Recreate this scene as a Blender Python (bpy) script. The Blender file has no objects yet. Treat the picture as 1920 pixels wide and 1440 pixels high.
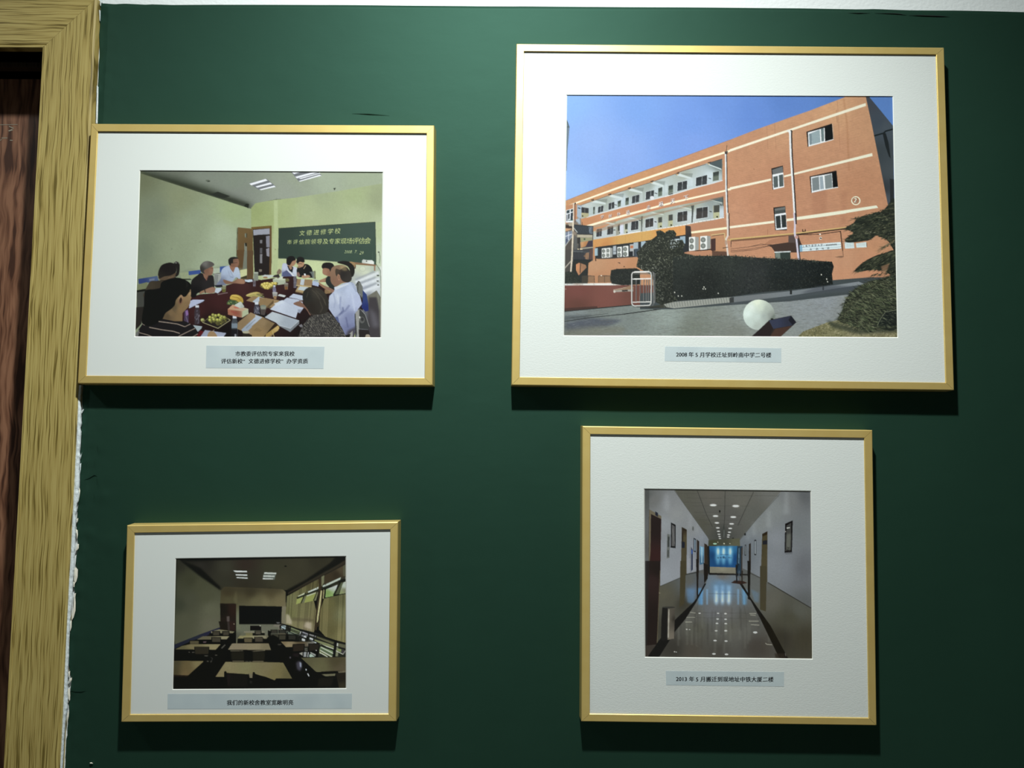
import bpy, bmesh, math, random
import numpy as np
from mathutils import Matrix, Vector
random.seed(4); np.random.seed(4)
sc = bpy.context.scene
COL = sc.collection

# ---------------------------------------------------------------- camera, light, exposure
WORLD = .012
LAMP = (-.02, -1.0, 3.12); LAMP_AIM = (-.02, -1.0, 1.2); LAMP_W = 276; LAMP_ANG = 150; DOOR_W = 22
S = 0.00094            # metres per photo pixel on the plane of the picture frames
FOC = 1440.0           # focal length in photo pixels (1920 x 1440)
D = 0.029              # how far the frames stand off the wall
EYE = 1.5
CY = -(FOC*S + D)      # the wall surface is y = 0, the room is at y < 0
def _rot(p, y, r):
    cp, sp, cy, sy, cr, sr = math.cos(p), math.sin(p), math.cos(y), math.sin(y), math.cos(r), math.sin(r)
    return np.array([[cy, -sy, 0], [sy, cy, 0], [0, 0, 1]]) @ np.array([[1, 0, 0], [0, cp, -sp], [0, sp, cp]]) @ np.array([[cr, 0, sr], [0, 1, 0], [-sr, 0, cr]])
CM = _rot(math.radians(4.1825), math.radians(.2491), math.radians(-.4588))
cam = bpy.data.cameras.new('camera'); cam.lens = 27; cam.sensor_width = 36; cam.clip_start = .02
co = bpy.data.objects.new('camera', cam); COL.objects.link(co)
r_, u_, f_ = CM @ [1, 0, 0], CM @ [0, 0, 1], CM @ [0, 1, 0]
co.matrix_world = Matrix(((r_[0], u_[0], -f_[0], 0), (r_[1], u_[1], -f_[1], CY), (r_[2], u_[2], -f_[2], EYE), (0, 0, 0, 1)))
sc.camera = co
def at(px, py, y=0.0):
    """the point of the plane at depth y that the photo shows at pixel px, py"""
    d = CM @ np.array([px-960., FOC, 720.-py]); t = (y-CY)/d[1]
    return (d[0]*t, y, EYE+d[2]*t)

w = bpy.data.worlds.new('world'); sc.world = w; w.use_nodes = True
w.node_tree.nodes['Background'].inputs[0].default_value = (.75, .85, .9, 1); w.node_tree.nodes['Background'].inputs[1].default_value = WORLD
def spot(name, loc, aim, energy, angle, blend, rad, col=(.95, 1, .985)):
    l = bpy.data.lights.new(name, 'SPOT'); l.energy = energy; l.spot_size = math.radians(angle); l.spot_blend = blend; l.shadow_soft_size = rad; l.color = col
    o = bpy.data.objects.new(name, l); COL.objects.link(o); o.location = loc
    o.rotation_euler = (Vector(aim)-Vector(loc)).to_track_quat('-Z', 'Y').to_euler(); return o
spot('ceiling_downlight', LAMP, LAMP_AIM, LAMP_W, LAMP_ANG, 1.0, .045)
spot('ceiling_downlight', (-2.2, -1.0, 3.12), (-1.3, -.1, 1.0), DOOR_W, 110, 1.0, .05)
vs = sc.view_settings; vs.view_transform = 'Standard'; vs.look = 'None'; vs.gamma = 1; vs.exposure = 0.0; vs.use_curve_mapping = False
sc.display_settings.display_device = 'sRGB'
sc.cycles.max_bounces = 8; sc.cycles.transparent_max_bounces = 12; sc.cycles.caustics_reflective = False

# ---------------------------------------------------------------- helpers
def lin(c): c = np.asarray(c, float)/255.; return np.where(c <= .04045, c/12.92, ((c+.055)/1.055)**2.4)
def mat(name, col=(.5, .5, .5), rough=.5, metal=0., spec=.5):
    m = bpy.data.materials.new(name); m.use_nodes = True; b = m.node_tree.nodes['Principled BSDF']
    b.inputs['Base Color'].default_value = (*col, 1); b.inputs['Roughness'].default_value = rough; b.inputs['Metallic'].default_value = metal; b.inputs['Specular IOR Level'].default_value = spec
    return m
def nd(m, t, **k):
    n = m.node_tree.nodes.new(t)
    for a, v in k.items():
        if a in n.inputs: n.inputs[a].default_value = v
        else: setattr(n, a, v)
    return n
def lk(m, a, b): m.node_tree.links.new(a, b)
def bsdf(m): return m.node_tree.nodes['Principled BSDF']
def coords(m, sx, sy, sz, rot=(0, 0, 0)):
    t = nd(m, 'ShaderNodeTexCoord'); p = nd(m, 'ShaderNodeMapping'); p.inputs['Scale'].default_value = (sx, sy, sz); p.inputs['Rotation'].default_value = rot
    lk(m, t.outputs['Object'], p.inputs['Vector']); return p.outputs['Vector']
def bump(m, hgt, strength, dist):
    b = nd(m, 'ShaderNodeBump'); b.inputs['Strength'].default_value = strength; b.inputs['Distance'].default_value = dist
    lk(m, hgt, b.inputs['Height']); lk(m, b.outputs['Normal'], bsdf(m).inputs['Normal']); return b
def ramp(m, fac, stops):
    r = nd(m, 'ShaderNodeValToRGB'); e = r.color_ramp.elements
    while len(e) < len(stops): e.new(.5)
    for i, (p, c) in enumerate(stops): e[i].position = p; e[i].color = (*c, 1)
    lk(m, fac, r.inputs['Fac']); return r.outputs['Color']
def mesh(name, V, F, m, parent=None, smooth=False):
    me = bpy.data.meshes.new(name); me.from_pydata([tuple(map(float, v)) for v in V], [], F); me.update()
    if smooth: me.polygons.foreach_set('use_smooth', [True]*len(me.polygons))
    o = bpy.data.objects.new(name, me); COL.objects.link(o); me.materials.append(m)
    if parent is not None: o.parent = parent
    return o
def fixn(o):
    b = bmesh.new(); b.from_mesh(o.data); bmesh.ops.recalc_face_normals(b, faces=b.faces); b.to_mesh(o.data); b.free(); return o
def box(name, a, b, m, parent=None, bev=0.):
    bm = bmesh.new(); bmesh.ops.create_cube(bm, size=1)
    for v in bm.verts:
        for i in range(3): v.co[i] = a[i] if v.co[i] < 0 else b[i]
    if bev: bmesh.ops.bevel(bm, geom=bm.edges[:], offset=bev, segments=2, affect='EDGES')
    me = bpy.data.meshes.new(name); bm.to_mesh(me); bm.free(); me.materials.append(m)
    o = bpy.data.objects.new(name, me); COL.objects.link(o)
    if parent is not None: o.parent = parent
    return o
def empty(name, loc, label=None, cat=None, group=None, kind=None):
    o = bpy.data.objects.new(name, None); COL.objects.link(o); o.location = loc; o.empty_display_size = .05
    if label: o['label'] = label
    if cat: o['category'] = cat
    if group: o['group'] = group
    if kind: o['kind'] = kind
    return o
def under(o, par):
    """parent without moving: meshes are written in world coordinates"""
    o.parent = par; o.matrix_parent_inverse = Matrix.Translation(-Vector(par.location)); return o

_G = {}
def glyph_tris(ch):
    k = ch
    if k not in _G:
        cu = bpy.data.curves.new('g', 'FONT'); cu.body = ch; cu.size = 1; cu.resolution_u = 2
        ob = bpy.data.objects.new('g', cu); COL.objects.link(ob)
        dg = bpy.context.evaluated_depsgraph_get(); me = bpy.data.meshes.new_from_object(ob.evaluated_get(dg))
        me.calc_loop_triangles(); P = np.array([v.co[:2] for v in me.vertices])
        _G[k] = [P[list(t.vertices)] for t in me.loop_triangles] if len(P) else []
        bpy.data.objects.remove(ob); bpy.data.curves.remove(cu); bpy.data.meshes.remove(me)
    return _G[k]

# ---------------------------------------------------------------- tuned colours
GCOL = lin((17, 36, 25))
OAK = ((.14, .10, .020), (.34, .255, .075), (.43, .34, .115))
INKGAIN = 1.0
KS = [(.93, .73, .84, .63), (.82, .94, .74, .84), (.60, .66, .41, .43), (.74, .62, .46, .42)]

# ------------------------------------------------------------------ print painter
class Canvas:
    """A small raster painter for the flat photographic prints: polygons, strokes and soft fields
    are drawn in the print's own plane and end up as the ink colours of the paper."""
    SS = 3
    fade = .08; sat = 1.0
    def __init__(s, x0, y0, x1, y1, seed=1):
        s.x0, s.y0, s.x1, s.y1 = x0, y0, x1, y1
        s.w, s.h = int((x1-x0)*s.SS), int((y1-y0)*s.SS)
        s.a = np.zeros((s.h, s.w, 3), np.float32)
        s.rs = np.random.RandomState(seed)
        s.view(0, 0, 1)
        s.clip = None
    def view(s, ox, oy, k): s.ox, s.oy, s.k = ox, oy, k
    def T(s, p):
        p = np.asarray(p, float).reshape(-1, 2)
        return np.stack([((p[:, 0]/s.k+s.ox)-s.x0)*s.SS, ((p[:, 1]/s.k+s.oy)-s.y0)*s.SS], 1)
    @staticmethod
    def smooth(q, n=5):
        N = len(q); o = []
        for i in range(N):
            a, b, c, d = q[i-1], q[i], q[(i+1) % N], q[(i+2) % N]
            for t in np.arange(n)/n:
                o.append(.5*((2*b)+(c-a)*t+(2*a-5*b+4*c-d)*t*t+(3*b-a-3*c+d)*t**3))
        return np.array(o)
    def mask(s, q, pad=0):
        xa = max(int(np.floor(q[:, 0].min()))-pad, 0); xb = min(int(np.ceil(q[:, 0].max()))+pad+1, s.w)
        ya = max(int(np.floor(q[:, 1].min()))-pad, 0); yb = min(int(np.ceil(q[:, 1].max()))+pad+1, s.h)
        if xa >= xb or ya >= yb: return None
        X = (np.arange(xa, xb)+.5)[None, :]; Y = (np.arange(ya, yb)+.5)
        m = np.zeros((yb-ya, xb-xa), bool)
        n = len(q)
        for i in range(n):
            (ax, ay), (bx, by) = q[i], q[(i+1) % n]
            if ay == by: continue
            lo, hi = (ay, by) if ay < by else (by, ay)
            r0 = max(int(np.ceil(lo-.5))-ya, 0); r1 = min(int(np.ceil(hi-.5))-ya, yb-ya)
            if r0 >= r1: continue
            xi = ax+(Y[r0:r1]-ay)*(bx-ax)/(by-ay)
            m[r0:r1] ^= X < xi[:, None]
        return xa, ya, m
    @staticmethod
    def soft(m, r):
        m = m.astype(np.float32); r = max(int(r), 1)
        for ax in (0, 1):
            for _ in range(3):
                c = np.cumsum(np.pad(m, [(r+1, r) if a == ax else (0, 0) for a in (0, 1)], mode='edge'), axis=ax)
                m = (c[2*r+1:]-c[:-2*r-1])/(2*r+1) if ax == 0 else (c[:, 2*r+1:]-c[:, :-2*r-1])/(2*r+1)
        return m
    def put(s, xa, ya, m, c, a, samples=None):
        if m.dtype == bool:
            m = m.astype(np.float32)
        m = m*a
        h, w = m.shape
        if s.clip is not None: m = m*s.clip[ya:ya+h, xa:xa+w]
        R = s.a[ya:ya+h, xa:xa+w]
        if samples is not None:
            S = np.array([(x, y) for x, y, _ in samples], float); C = np.array([k for _, _, k in samples], np.float32)
            S = s.T(S)
            X = np.arange(xa, xa+w)[None, :]+.5; Y = np.arange(ya, ya+h)[:, None]+.5
            W = np.zeros((h, w), np.float32); acc = np.zeros((h, w, 3), np.float32)
            for (px, py), cc in zip(S, C):
                wt = (1/((X-px)**2+(Y-py)**2+60.)**1.25).astype(np.float32)
                W += wt; acc += wt[..., None]*cc
            c = acc/W[..., None]
        else:
            c = np.array(c, np.float32)
        R += (c-R)*m[..., None]
    def P(s, pts, c=None, a=1, sm=0, blur=0, g=None, raw=False):
        q = np.asarray(pts, float) if raw else s.T(pts)
        if sm: q = s.smooth(q)
        r = blur*s.SS/s.k if blur else 0
        t = s.mask(q, int(r*3)+1 if r else 0)
        if t is None: return
        xa, ya, m = t
        if r >= 1: m = s.soft(m, r)
        s.put(xa, ya, m, c, a, g)
    def L(s, pts, w, c, a=1, blur=0):
        q = s.T(pts); w = w*s.SS/s.k/2
        for i in range(len(q)-1):
            d = q[i+1]-q[i]; l = np.hypot(*d)
            if l < 1e-6: continue
            u = d/l; n = np.array([-u[1], u[0]])*w
            A = q[i]-u*w*.3; B = q[i+1]+u*w*.3
            s.P([A+n, B+n, B-n, A-n], c, a, blur=blur, raw=True)
    def E(s, cx, cy, rx, ry, c, a=1, rot=0, blur=0, g=None):
        t = np.linspace(0, 2*np.pi, 28, endpoint=False); r = np.radians(rot)
        x = rx*np.cos(t); y = ry*np.sin(t)
        s.P(np.stack([cx+x*np.cos(r)-y*np.sin(r), cy+x*np.sin(r)+y*np.cos(r)], 1), c, a, blur=blur, g=g)
    def setclip(s, pts=None, sm=0):
        s.clip = None
        if pts is None: return
        q = s.T(pts)
        if sm: q = s.smooth(q)
        t = s.mask(q); s.clip = np.zeros((s.h, s.w), np.float32)
        if t: s.clip[t[1]:t[1]+t[2].shape[0], t[0]:t[0]+t[2].shape[1]] = t[2]
    def noise(s, amp, cell, sx=1, sy=1):
        """paper / film grain and mottling inside the clip"""
        gh, gw = int(s.h/(cell*sy*s.SS))+3, int(s.w/(cell*sx*s.SS))+3
        g = s.rs.randn(gh, gw).astype(np.float32)
        yy = np.linspace(0, gh-1.01, s.h); xx = np.linspace(0, gw-1.01, s.w)
        y0 = yy.astype(int); x0 = xx.astype(int); fy = (yy-y0)[:, None]; fx = (xx-x0)[None, :]
        n = (g[y0][:, x0]*(1-fy)*(1-fx)+g[y0+1][:, x0]*fy*(1-fx)+g[y0][:, x0+1]*(1-fy)*fx+g[y0+1][:, x0+1]*fy*fx)
        m = s.clip if s.clip is not None else 1
        s.a *= (1+amp*n*m)[..., None]
    def scatter(s, pts, n, length, w, cols, ang=None, spread=180, a=.9):
        """n short strokes (leaves, blades) inside a polygon"""
        q = s.T(pts); lo, hi = q.min(0), q.max(0); t = s.mask(q)
        if t is None: return
        xa, ya, m = t; k = 0
        while k < n:
            x, y = lo+(hi-lo)*s.rs.rand(2); k += 1
            iy, ix = int(y)-ya, int(x)-xa
            if not (0 <= iy < m.shape[0] and 0 <= ix < m.shape[1] and m[iy, ix]): continue
            th = np.radians((ang if ang is not None else 0)+spread*(s.rs.rand()-.5)*2)
            l = length*s.SS/s.k*(.5+s.rs.rand())*.5; ww = w*s.SS/s.k*(.5+s.rs.rand())*.5
            u = np.array([np.cos(th), -np.sin(th)]); v = np.array([-u[1], u[0]])
            c0 = np.array([x, y])
            s.P([c0-u*l, c0+v*ww, c0+u*l, c0-v*ww], cols[s.rs.randint(len(cols))], a, raw=True)
    def text(s, st, x, y, size, c, dx=None, ang=0, skew=0, a=1, wx=1, shear=0, bold=.0):
        """characters one by one with their left-baseline at x,y (view units)"""
        adv = dx if dx is not None else size
        ca, sa = np.cos(np.radians(ang)), np.sin(np.radians(ang))
        for i, ch in enumerate(st):
            if ch == ' ': continue
            px, py = x+i*adv*ca, y-i*adv*sa
            for tri in [q+[sh, 0] for q in glyph_tris(ch) for sh in ((0, bold) if bold else (0,))]:
                t = tri*size; X = t[:, 0]*wx+skew*t[:, 1]; Y = t[:, 1]+shear*t[:, 0]
                s.P(np.stack([px+X*ca-Y*sa*0+0, py-(Y*ca+X*sa)], 1), c, a)
    def final(s):
        h, w = s.h//s.SS, s.w//s.SS
        a = np.clip(s.a[:h*s.SS, :w*s.SS].reshape(h, s.SS, w, s.SS, 3).mean((1, 3)), 0, 255)
        g = (a @ np.array([.3, .59, .11], np.float32))[..., None]          # faded print: the warm inks are the palest
        t = np.clip(((a[..., :1]-a[..., 2:])/(a[..., :1]+8)-.10)/.35, 0, 1); k = 1-s.fade*t*t*(3-2*t)
        return g+(a-g)*k*s.sat

LEAF = [(44, 52, 42), (60, 68, 52), (30, 36, 30), (84, 92, 70), (24, 30, 25)]

def paint_meeting():
    c = Canvas(248, 314, 724, 638, 3); A = (250, 310, 8); B = (480, 310, 8); C = (250, 470, 8); D = (480, 470, 8)
    # left wall
    c.view(*A)
    c.P([(40, 60), (1850, 60), (1850, 2700), (0, 2700)], g=[(120, 220, (112, 120, 90)), (700, 480, (136, 146, 112)), (900, 900, (146, 160, 130)),
        (1350, 1050, (166, 182, 152)), (100, 1300, (120, 134, 110)), (1500, 680, (156, 174, 128)), (650, 1300, (142, 156, 126)), (300, 700, (122, 134, 110)), (1200, 1500, (160, 176, 146)), (300, 1700, (130, 142, 112))])
    c.E(575, 1253, 8, 8, (110, 122, 100), .8); c.E(1000, 1150, 22, 6, (130, 142, 118), .9, rot=-20); c.E(935, 1130, 16, 5, (138, 150, 126), .8)
    # ceiling
    c.P([(92, 78), (4000, 60), (4000, 400), (3600, 390), (2870, 480), (2400, 500), (2140, 510), (1840, 570), (1770, 655)],
        g=[(600, 150, (110, 118, 104)), (1100, 200, (128, 138, 124)), (1500, 250, (130, 142, 126)), (1500, 480, (130, 138, 128)), (2300, 420, (150, 160, 144)), (2900, 200, (162, 176, 152)), (3400, 250, (160, 174, 146)), (2500, 150, (148, 160, 138))])
    c.setclip([(92, 70), (1900, 70), (1900, 560), (1770, 655), (110, 120)])
    c.P([(92, 60), (400, 130), (900, 260), (1300, 400), (1780, 590), (1770, 700), (90, 160)], (48, 56, 42), .85, blur=45)
    c.P([(92, 100), (700, 300), (1730, 630), (1720, 570), (600, 230)], (38, 44, 32), .7, blur=18)
    c.setclip()
    c.P([(1130, 425), (1190, 425), (1265, 395), (1450, 462), (1350, 495), (1230, 465)], (40, 46, 38)); c.P([(1690, 575), (1735, 580), (1725, 645), (1660, 610)], (30, 36, 26))
    c.E(1120, 232, 36, 16, (100, 108, 94), 1, rot=8); c.E(1130, 240, 20, 8, (48, 56, 46), .9)
    # back wall
    c.view(*B)
    c.P([(-72, 640), (-8, 568), (270, 518), (560, 490), (1240, 385), (1915, 268), (1915, 1400), (1915, 2700), (-72, 2700)],
        g=[(0, 700, (150, 166, 106)), (150, 800, (156, 172, 112)), (400, 600, (162, 178, 124)), (1000, 500, (158, 172, 132)), (1500, 450, (162, 178, 130)), (800, 700, (168, 182, 138)), (1500, 750, (172, 186, 144)), (1850, 500, (150, 162, 124)),
           (1850, 900, (176, 190, 152)), (400, 1500, (186, 200, 146)), (900, 1600, (196, 212, 158)), (250, 1300, (178, 192, 142))])
    c.P([(268, 522), (325, 514), (330, 940), (322, 1430), (320, 1700), (240, 1700), (262, 1400), (270, 900)], (176, 192, 140), blur=5)
    c.P([(1800, 860), (1898, 850), (1902, 1500), (1880, 1900), (1810, 1700)], g=[(1850, 900, (180, 196, 150)), (1860, 1400, (190, 204, 176))])
    c.L([(1893, 200), (1895, 900), (1885, 1500)], 10, (120, 132, 108), .7)
    c.L([(1845, 1300), (1862, 1380), (1850, 1470)], 7, (90, 104, 84)); c.E(1840, 1302, 14, 8, (40, 44, 38))
    c.P([(1158, 345), (1196, 338), (1180, 372), (1172, 372), (1172, 355)], (30, 36, 26))
    c.E(290, 1262, 14, 8, (150, 140, 100), .8)
    # ceiling lamps
    G = (112, 118, 122); W = (238, 244, 250)
    c.P([(-105, 270), (155, 200), (305, 322), (50, 372)], G)
    for q in ([(-100, 275), (145, 204), (175, 228), (-70, 300)], [(-10, 318), (215, 256), (242, 280), (20, 334)], [(48, 362), (272, 304), (298, 322), (76, 372)]): c.P(q, W)
    c.P([(525, 96), (930, 100), (990, 152), (645, 245)], G)
    for q in ([(530, 96), (680, 97), (570, 132)], [(590, 172), (860, 100), (935, 106), (612, 196)], [(640, 196), (900, 128), (960, 112), (968, 122), (670, 206)], [(640, 236), (955, 140), (985, 154), (662, 244)]): c.P(q, W)
    # door leaf, opening
    c.view(*A)
    c.P([(1548, 2000), (1568, 930), (1790, 952), (1800, 1600), (1790, 2000)], g=[(1600, 1000, (112, 88, 48)), (1750, 1200, (104, 80, 44)), (1640, 1500, (100, 74, 40))])
    c.L([(1560, 940), (1546, 1560)], 12, (62, 62, 44), .8)
    c.P([(1672, 1022), (1706, 1018), (1706, 1085), (1674, 1082)], (120, 128, 110)); c.P([(1690, 1022), (1706, 1018), (1706, 1085), (1692, 1082)], (70, 64, 44))
    c.P([(1664, 1166), (1704, 1164), (1702, 1600), (1660, 1600)], (124, 128, 112)); c.P([(1672, 1166), (1704, 1164), (1703, 1215), (1680, 1212)], (40, 40, 30))
    c.view(*C)
    c.P([(1546, -10), (1670, -10), (1655, 290), (1590, 300)], (96, 70, 38)); c.P([(1664, 0), (1706, 0), (1704, 275), (1640, 280)], (116, 122, 106)); c.P([(1706, 0), (1800, 0), (1792, 430), (1706, 420)], (94, 70, 42))
    c.view(*B)
    c.P([(-50, 940), (0, 925), (235, 905), (235, 1440), (225, 1640), (-20, 1660)], (34, 28, 26))
    c.P([(-75, 928), (232, 903), (236, 912), (236, 942), (-60, 962)], (112, 88, 40)); c.P([(204, 925), (236, 905), (236, 1300), (228, 1640), (198, 1640), (206, 1200)], (100, 72, 36))
    c.P([(-40, 968), (205, 946), (205, 1035), (60, 1040), (-38, 1052)], (152, 156, 168)); c.P([(150, 1062), (205, 1055), (204, 1230), (155, 1230)], (128, 130, 142)); c.P([(152, 1255), (200, 1235), (200, 1370), (160, 1360)], (140, 140, 150))
    for y0, y1, v in ((1120, 1170, 118), (1240, 1320, 88), (1330, 1470, 128)): c.P([(60, y0), (95, y0), (93, y1), (58, y1)], (v, v, v+4))
    c.P([(45, 1560), (90, 1560), (88, 1595), (45, 1598)], (120, 112, 100))
    # board
    c.P([(340, 942), (1785, 846), (1800, 1440), (1800, 1492), (1210, 1448), (600, 1405), (332, 1398)], g=[(400, 1000, (46, 62, 54)), (900, 1000, (58, 76, 66)), (1600, 950, (62, 82, 72)), (1500, 1350, (56, 78, 66)), (500, 1350, (46, 64, 54))])
    c.L([(332, 1400), (600, 1408), (1210, 1450), (1590, 1478)], 9, (168, 180, 140)); c.L([(338, 945), (1785, 850)], 6, (58, 66, 48)); c.L([(1787, 850), (1800, 1450)], 8, (50, 62, 50))
    ch = (206, 220, 136)
    for i, t in enumerate('文德进修学校'): c.text(t, 645+i*106, 1052-i*6, 84+i*1.5, ch, skew=.12, shear=.08)
    for i, t in enumerate('市评估院领导及专家现场评估会'): c.text(t, 462+i*89, 1182-i*.8, 74+i*2.2, ch, skew=.12, shear=.08)
    c.text('2008', 1322, 1318, 62, (200, 214, 150), dx=28, skew=.3, wx=.85); c.text('.7.', 1440, 1318, 62, (200, 214, 150), dx=34, skew=.3, wx=.8); c.text('29', 1548, 1335, 66, (200, 214, 150), dx=30, skew=.3, wx=.9)
    c.L([(1750, 1300), (1752, 1450)], 5, (90, 110, 90), .7)
    # lower right wall, sill light patches
    c.view(*D)
    c.P([(1450, 215), (1800, 230), (1860, 260), (1880, 1300), (1880, 1310), (1500, 1310), (1400, 700)], g=[(1550, 260, (196, 206, 178)), (1650, 350, (206, 216, 190)), (1800, 300, (176, 190, 170)), (1500, 420, (176, 184, 178)), (1700, 480, (172, 182, 190)), (1600, 600, (166, 174, 196)), (1800, 600, (204, 212, 216)), (1700, 1000, (80, 82, 90)), (1700, 750, (96, 98, 104))])
    for (x0, y0, x1, y1) in ((1480, 450, 1840, 300), (1500, 520, 1850, 390), (1560, 600, 1860, 480)):
        c.P([(x0, y0), (x1, y1), (x1+10, y1+60), (x0+20, y0+50)], (226, 234, 240), .8, blur=12); c.P([(x0, y0-25), (x1-60, y1), (x1-50, y1+20), (x0+20, y0)], (140, 148, 160), .7, blur=8)
    c.E(1830, 372, 20, 9, (60, 66, 60)); c.E(1825, 455, 18, 8, (60, 66, 60)); c.E(1833, 515, 18, 8, (70, 76, 70))
    c.P([(1660, 690), (1810, 595), (1870, 700), (1860, 1310), (1690, 1310)], g=[(1750, 680, (112, 112, 100)), (1750, 900, (76, 74, 80)), (1800, 1200, (50, 48, 48))])
    c.P([(1810, 600), (1850, 690), (1890, 1000), (1885, 1300), (1860, 1300)], (120, 122, 108)); c.P([(1690, 700), (1810, 700), (1850, 900), (1855, 1310), (1690, 1310)], (62, 58, 62), blur=10); c.P([(1700, 850), (1800, 950), (1850, 1150), (1740, 1150)], (112, 112, 122), .6, blur=25)
    c.L([(1865, 240), (1900, 480), (1895, 1000)], 26, (208, 218, 210)); c.L([(1800, 200), (1868, 300), (1878, 720)], 7, (90, 98, 88))
    c.P([(1590, 150), (1610, 130), (1660, 140), (1740, 142), (1770, 165), (1772, 205), (1730, 216), (1640, 212), (1590, 190)], g=[(1620, 160, (196, 204, 196)), (1720, 190, (226, 232, 226))]); c.E(1658, 158, 9, 8, (40, 44, 40))
    c.P([(1390, 165), (1500, 175), (1800, 210), (1795, 232), (1500, 208), (1470, 250)], (138, 104, 74)); c.P([(1480, 210), (1500, 215), (1495, 270), (1478, 270)], (100, 76, 60)); c.P([(1770, 225), (1790, 225), (1788, 305), (1770, 300)], (150, 110, 84))
    c.E(1600, 272, 48, 38, (178, 186, 168), 1); c.E(1600, 272, 42, 33, (204, 214, 188), 1)
    # table and chairs on the left
    c.view(*C)
    c.P([(50, 500), (180, 470), (380, 380), (520, 400), (840, 260), (1000, 290), (1290, 230), (1710, 270), (1700, 420), (60, 610)], (128, 140, 116), .5, blur=10)
    c.P([(75, 425), (360, 378), (380, 455), (80, 500)], g=[(120, 460, (48, 66, 122)), (340, 420, (76, 96, 132))]); c.P([(240, 425), (320, 415), (315, 445), (240, 455)], (120, 130, 150), .8)
    c.P([(60, 510), (210, 470), (210, 565), (60, 595)], (118, 126, 92)); c.P([(50, 595), (230, 565), (230, 640), (50, 640)], (18, 20, 16)); c.P([(50, 625), (185, 605), (170, 850), (55, 860)], (68, 70, 64)); c.P([(40, 850), (160, 840), (120, 1100), (25, 1200), (30, 1000)], (40, 36, 32))
    c.P([(826, 310), (1010, 288), (1010, 345), (832, 368)], (56, 82, 148)); c.P([(690, 330), (828, 318), (835, 420), (720, 420)], (148, 160, 124)); c.L([(700, 430), (870, 430)], 16, (40, 44, 34)); c.P([(830, 370), (1000, 350), (950, 400), (860, 430)], (150, 160, 120))
    c.P([(1298, 240), (1440, 225), (1420, 290), (1300, 330)], (58, 86, 150)); c.P([(1190, 265), (1300, 262), (1300, 345), (1200, 350)], (172, 186, 164)); c.L([(1195, 352), (1300, 338)], 8, (60, 66, 50))
    c.P([(1600, 292), (1704, 272), (1704, 368), (1608, 402)], (198, 204, 150)); c.P([(1610, 402), (1704, 372), (1704, 420), (1620, 420)], (60, 56, 34)); c.P([(1210, 350), (1320, 340), (1320, 520), (1215, 520)], (158, 164, 158)); c.P([(1215, 360), (1275, 360), (1265, 510), (1215, 520)], (128, 134, 130))
    c.P([(860, 700), (1000, 655), (1210, 640), (1400, 520), (1700, 430), (1800, 425), (1920, 440), (2400, 370), (2450, 420), (3500, 700), (3300, 1310), (600, 1310), (700, 900)],
        g=[(950, 900, (62, 26, 26)), (1300, 750, (64, 28, 28)), (1100, 1100, (32, 14, 14)), (1650, 500, (68, 34, 34)), (1850, 430, (50, 24, 22)), (1400, 1200, (16, 9, 9)), (2100, 560, (58, 28, 28)), (2400, 800, (36, 14, 16)), (2700, 1300, (12, 8, 8))])
    # left people ---------------------------------------------------------
    c.P([(1300, 500), (1215, 520), (1290, 540), (1400, 520), (1340, 470)], (120, 128, 150))
    c.P([(1250, 500), (1310, 420), (1320, 300), (1380, 240), (1450, 225), (1500, 255), (1560, 245), (1592, 300), (1608, 400), (1590, 430), (1540, 400), (1470, 470), (1360, 440), (1390, 520), (1290, 520)], sm=1,
        g=[(1380, 300, (170, 188, 214)), (1540, 330, (178, 194, 214)), (1340, 480, (110, 118, 140)), (1450, 430, (160, 176, 200))])
    c.P([(1438, 225), (1480, 240), (1530, 250), (1500, 330), (1460, 280)], (150, 104, 78)); c.P([(1430, 190), (1440, 120), (1500, 98), (1560, 108), (1585, 160), (1578, 220), (1552, 248), (1500, 245), (1460, 235)], sm=1, g=[(1480, 150, (110, 84, 66)), (1550, 190, (142, 98, 74)), (1480, 220, (130, 88, 64))])
    c.P([(1428, 180), (1428, 130), (1470, 98), (1540, 96), (1572, 118), (1500, 128), (1496, 185), (1470, 190), (1456, 225), (1436, 205)], (34, 32, 30), sm=1)
    c.L([(1490, 185), (1560, 180)], 5, (50, 44, 36)); c.L([(1440, 380), (1500, 400), (1445, 410)], 5, (120, 134, 160)); c.L([(1455, 300), (1500, 390)], 5, (126, 140, 168)); c.L([(1420, 300), (1440, 360)], 6, (130, 142, 166), .7)
    c.P([(1350, 435), (1480, 465), (1540, 435), (1590, 420), (1660, 440), (1675, 480), (1640, 500), (1520, 490), (1390, 500)], sm=1, g=[(1450, 470, (130, 94, 72)), (1630, 470, (162, 118, 90))])
    c.P([(1665, 435), (1785, 432), (1790, 465), (1690, 478)], (188, 206, 222)); c.L([(1690, 470), (1740, 485)], 12, (20, 16, 16)); c.P([(1835, 330), (1870, 325), (1875, 435), (1840, 440)], (120, 128, 112)); c.P([(1838, 330), (1872, 325), (1872, 350), (1840, 352)], (160, 168, 150))
    # woman in black
    c.P([(850, 680), (860, 540), (880, 440), (960, 370), (1020, 335), (1080, 380), (1150, 370), (1200, 385), (1215, 520), (1200, 600), (1050, 620), (960, 640), (930, 700)], sm=1, g=[(950, 450, (30, 28, 28)), (1100, 500, (38, 36, 36)), (930, 600, (18, 17, 18))])
    c.P([(1035, 320), (1100, 360), (1125, 385), (1100, 450), (1060, 400)], (140, 100, 76)); c.P([(1080, 440), (1110, 420), (1120, 380), (1075, 470)], (90, 20, 28), .8)
    c.P([(1060, 300), (1080, 240), (1160, 225), (1198, 260), (1195, 320), (1170, 365), (1110, 372), (1070, 350)], sm=1, g=[(1100, 300, (126, 88, 66)), (1175, 300, (146, 104, 80))])
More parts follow.
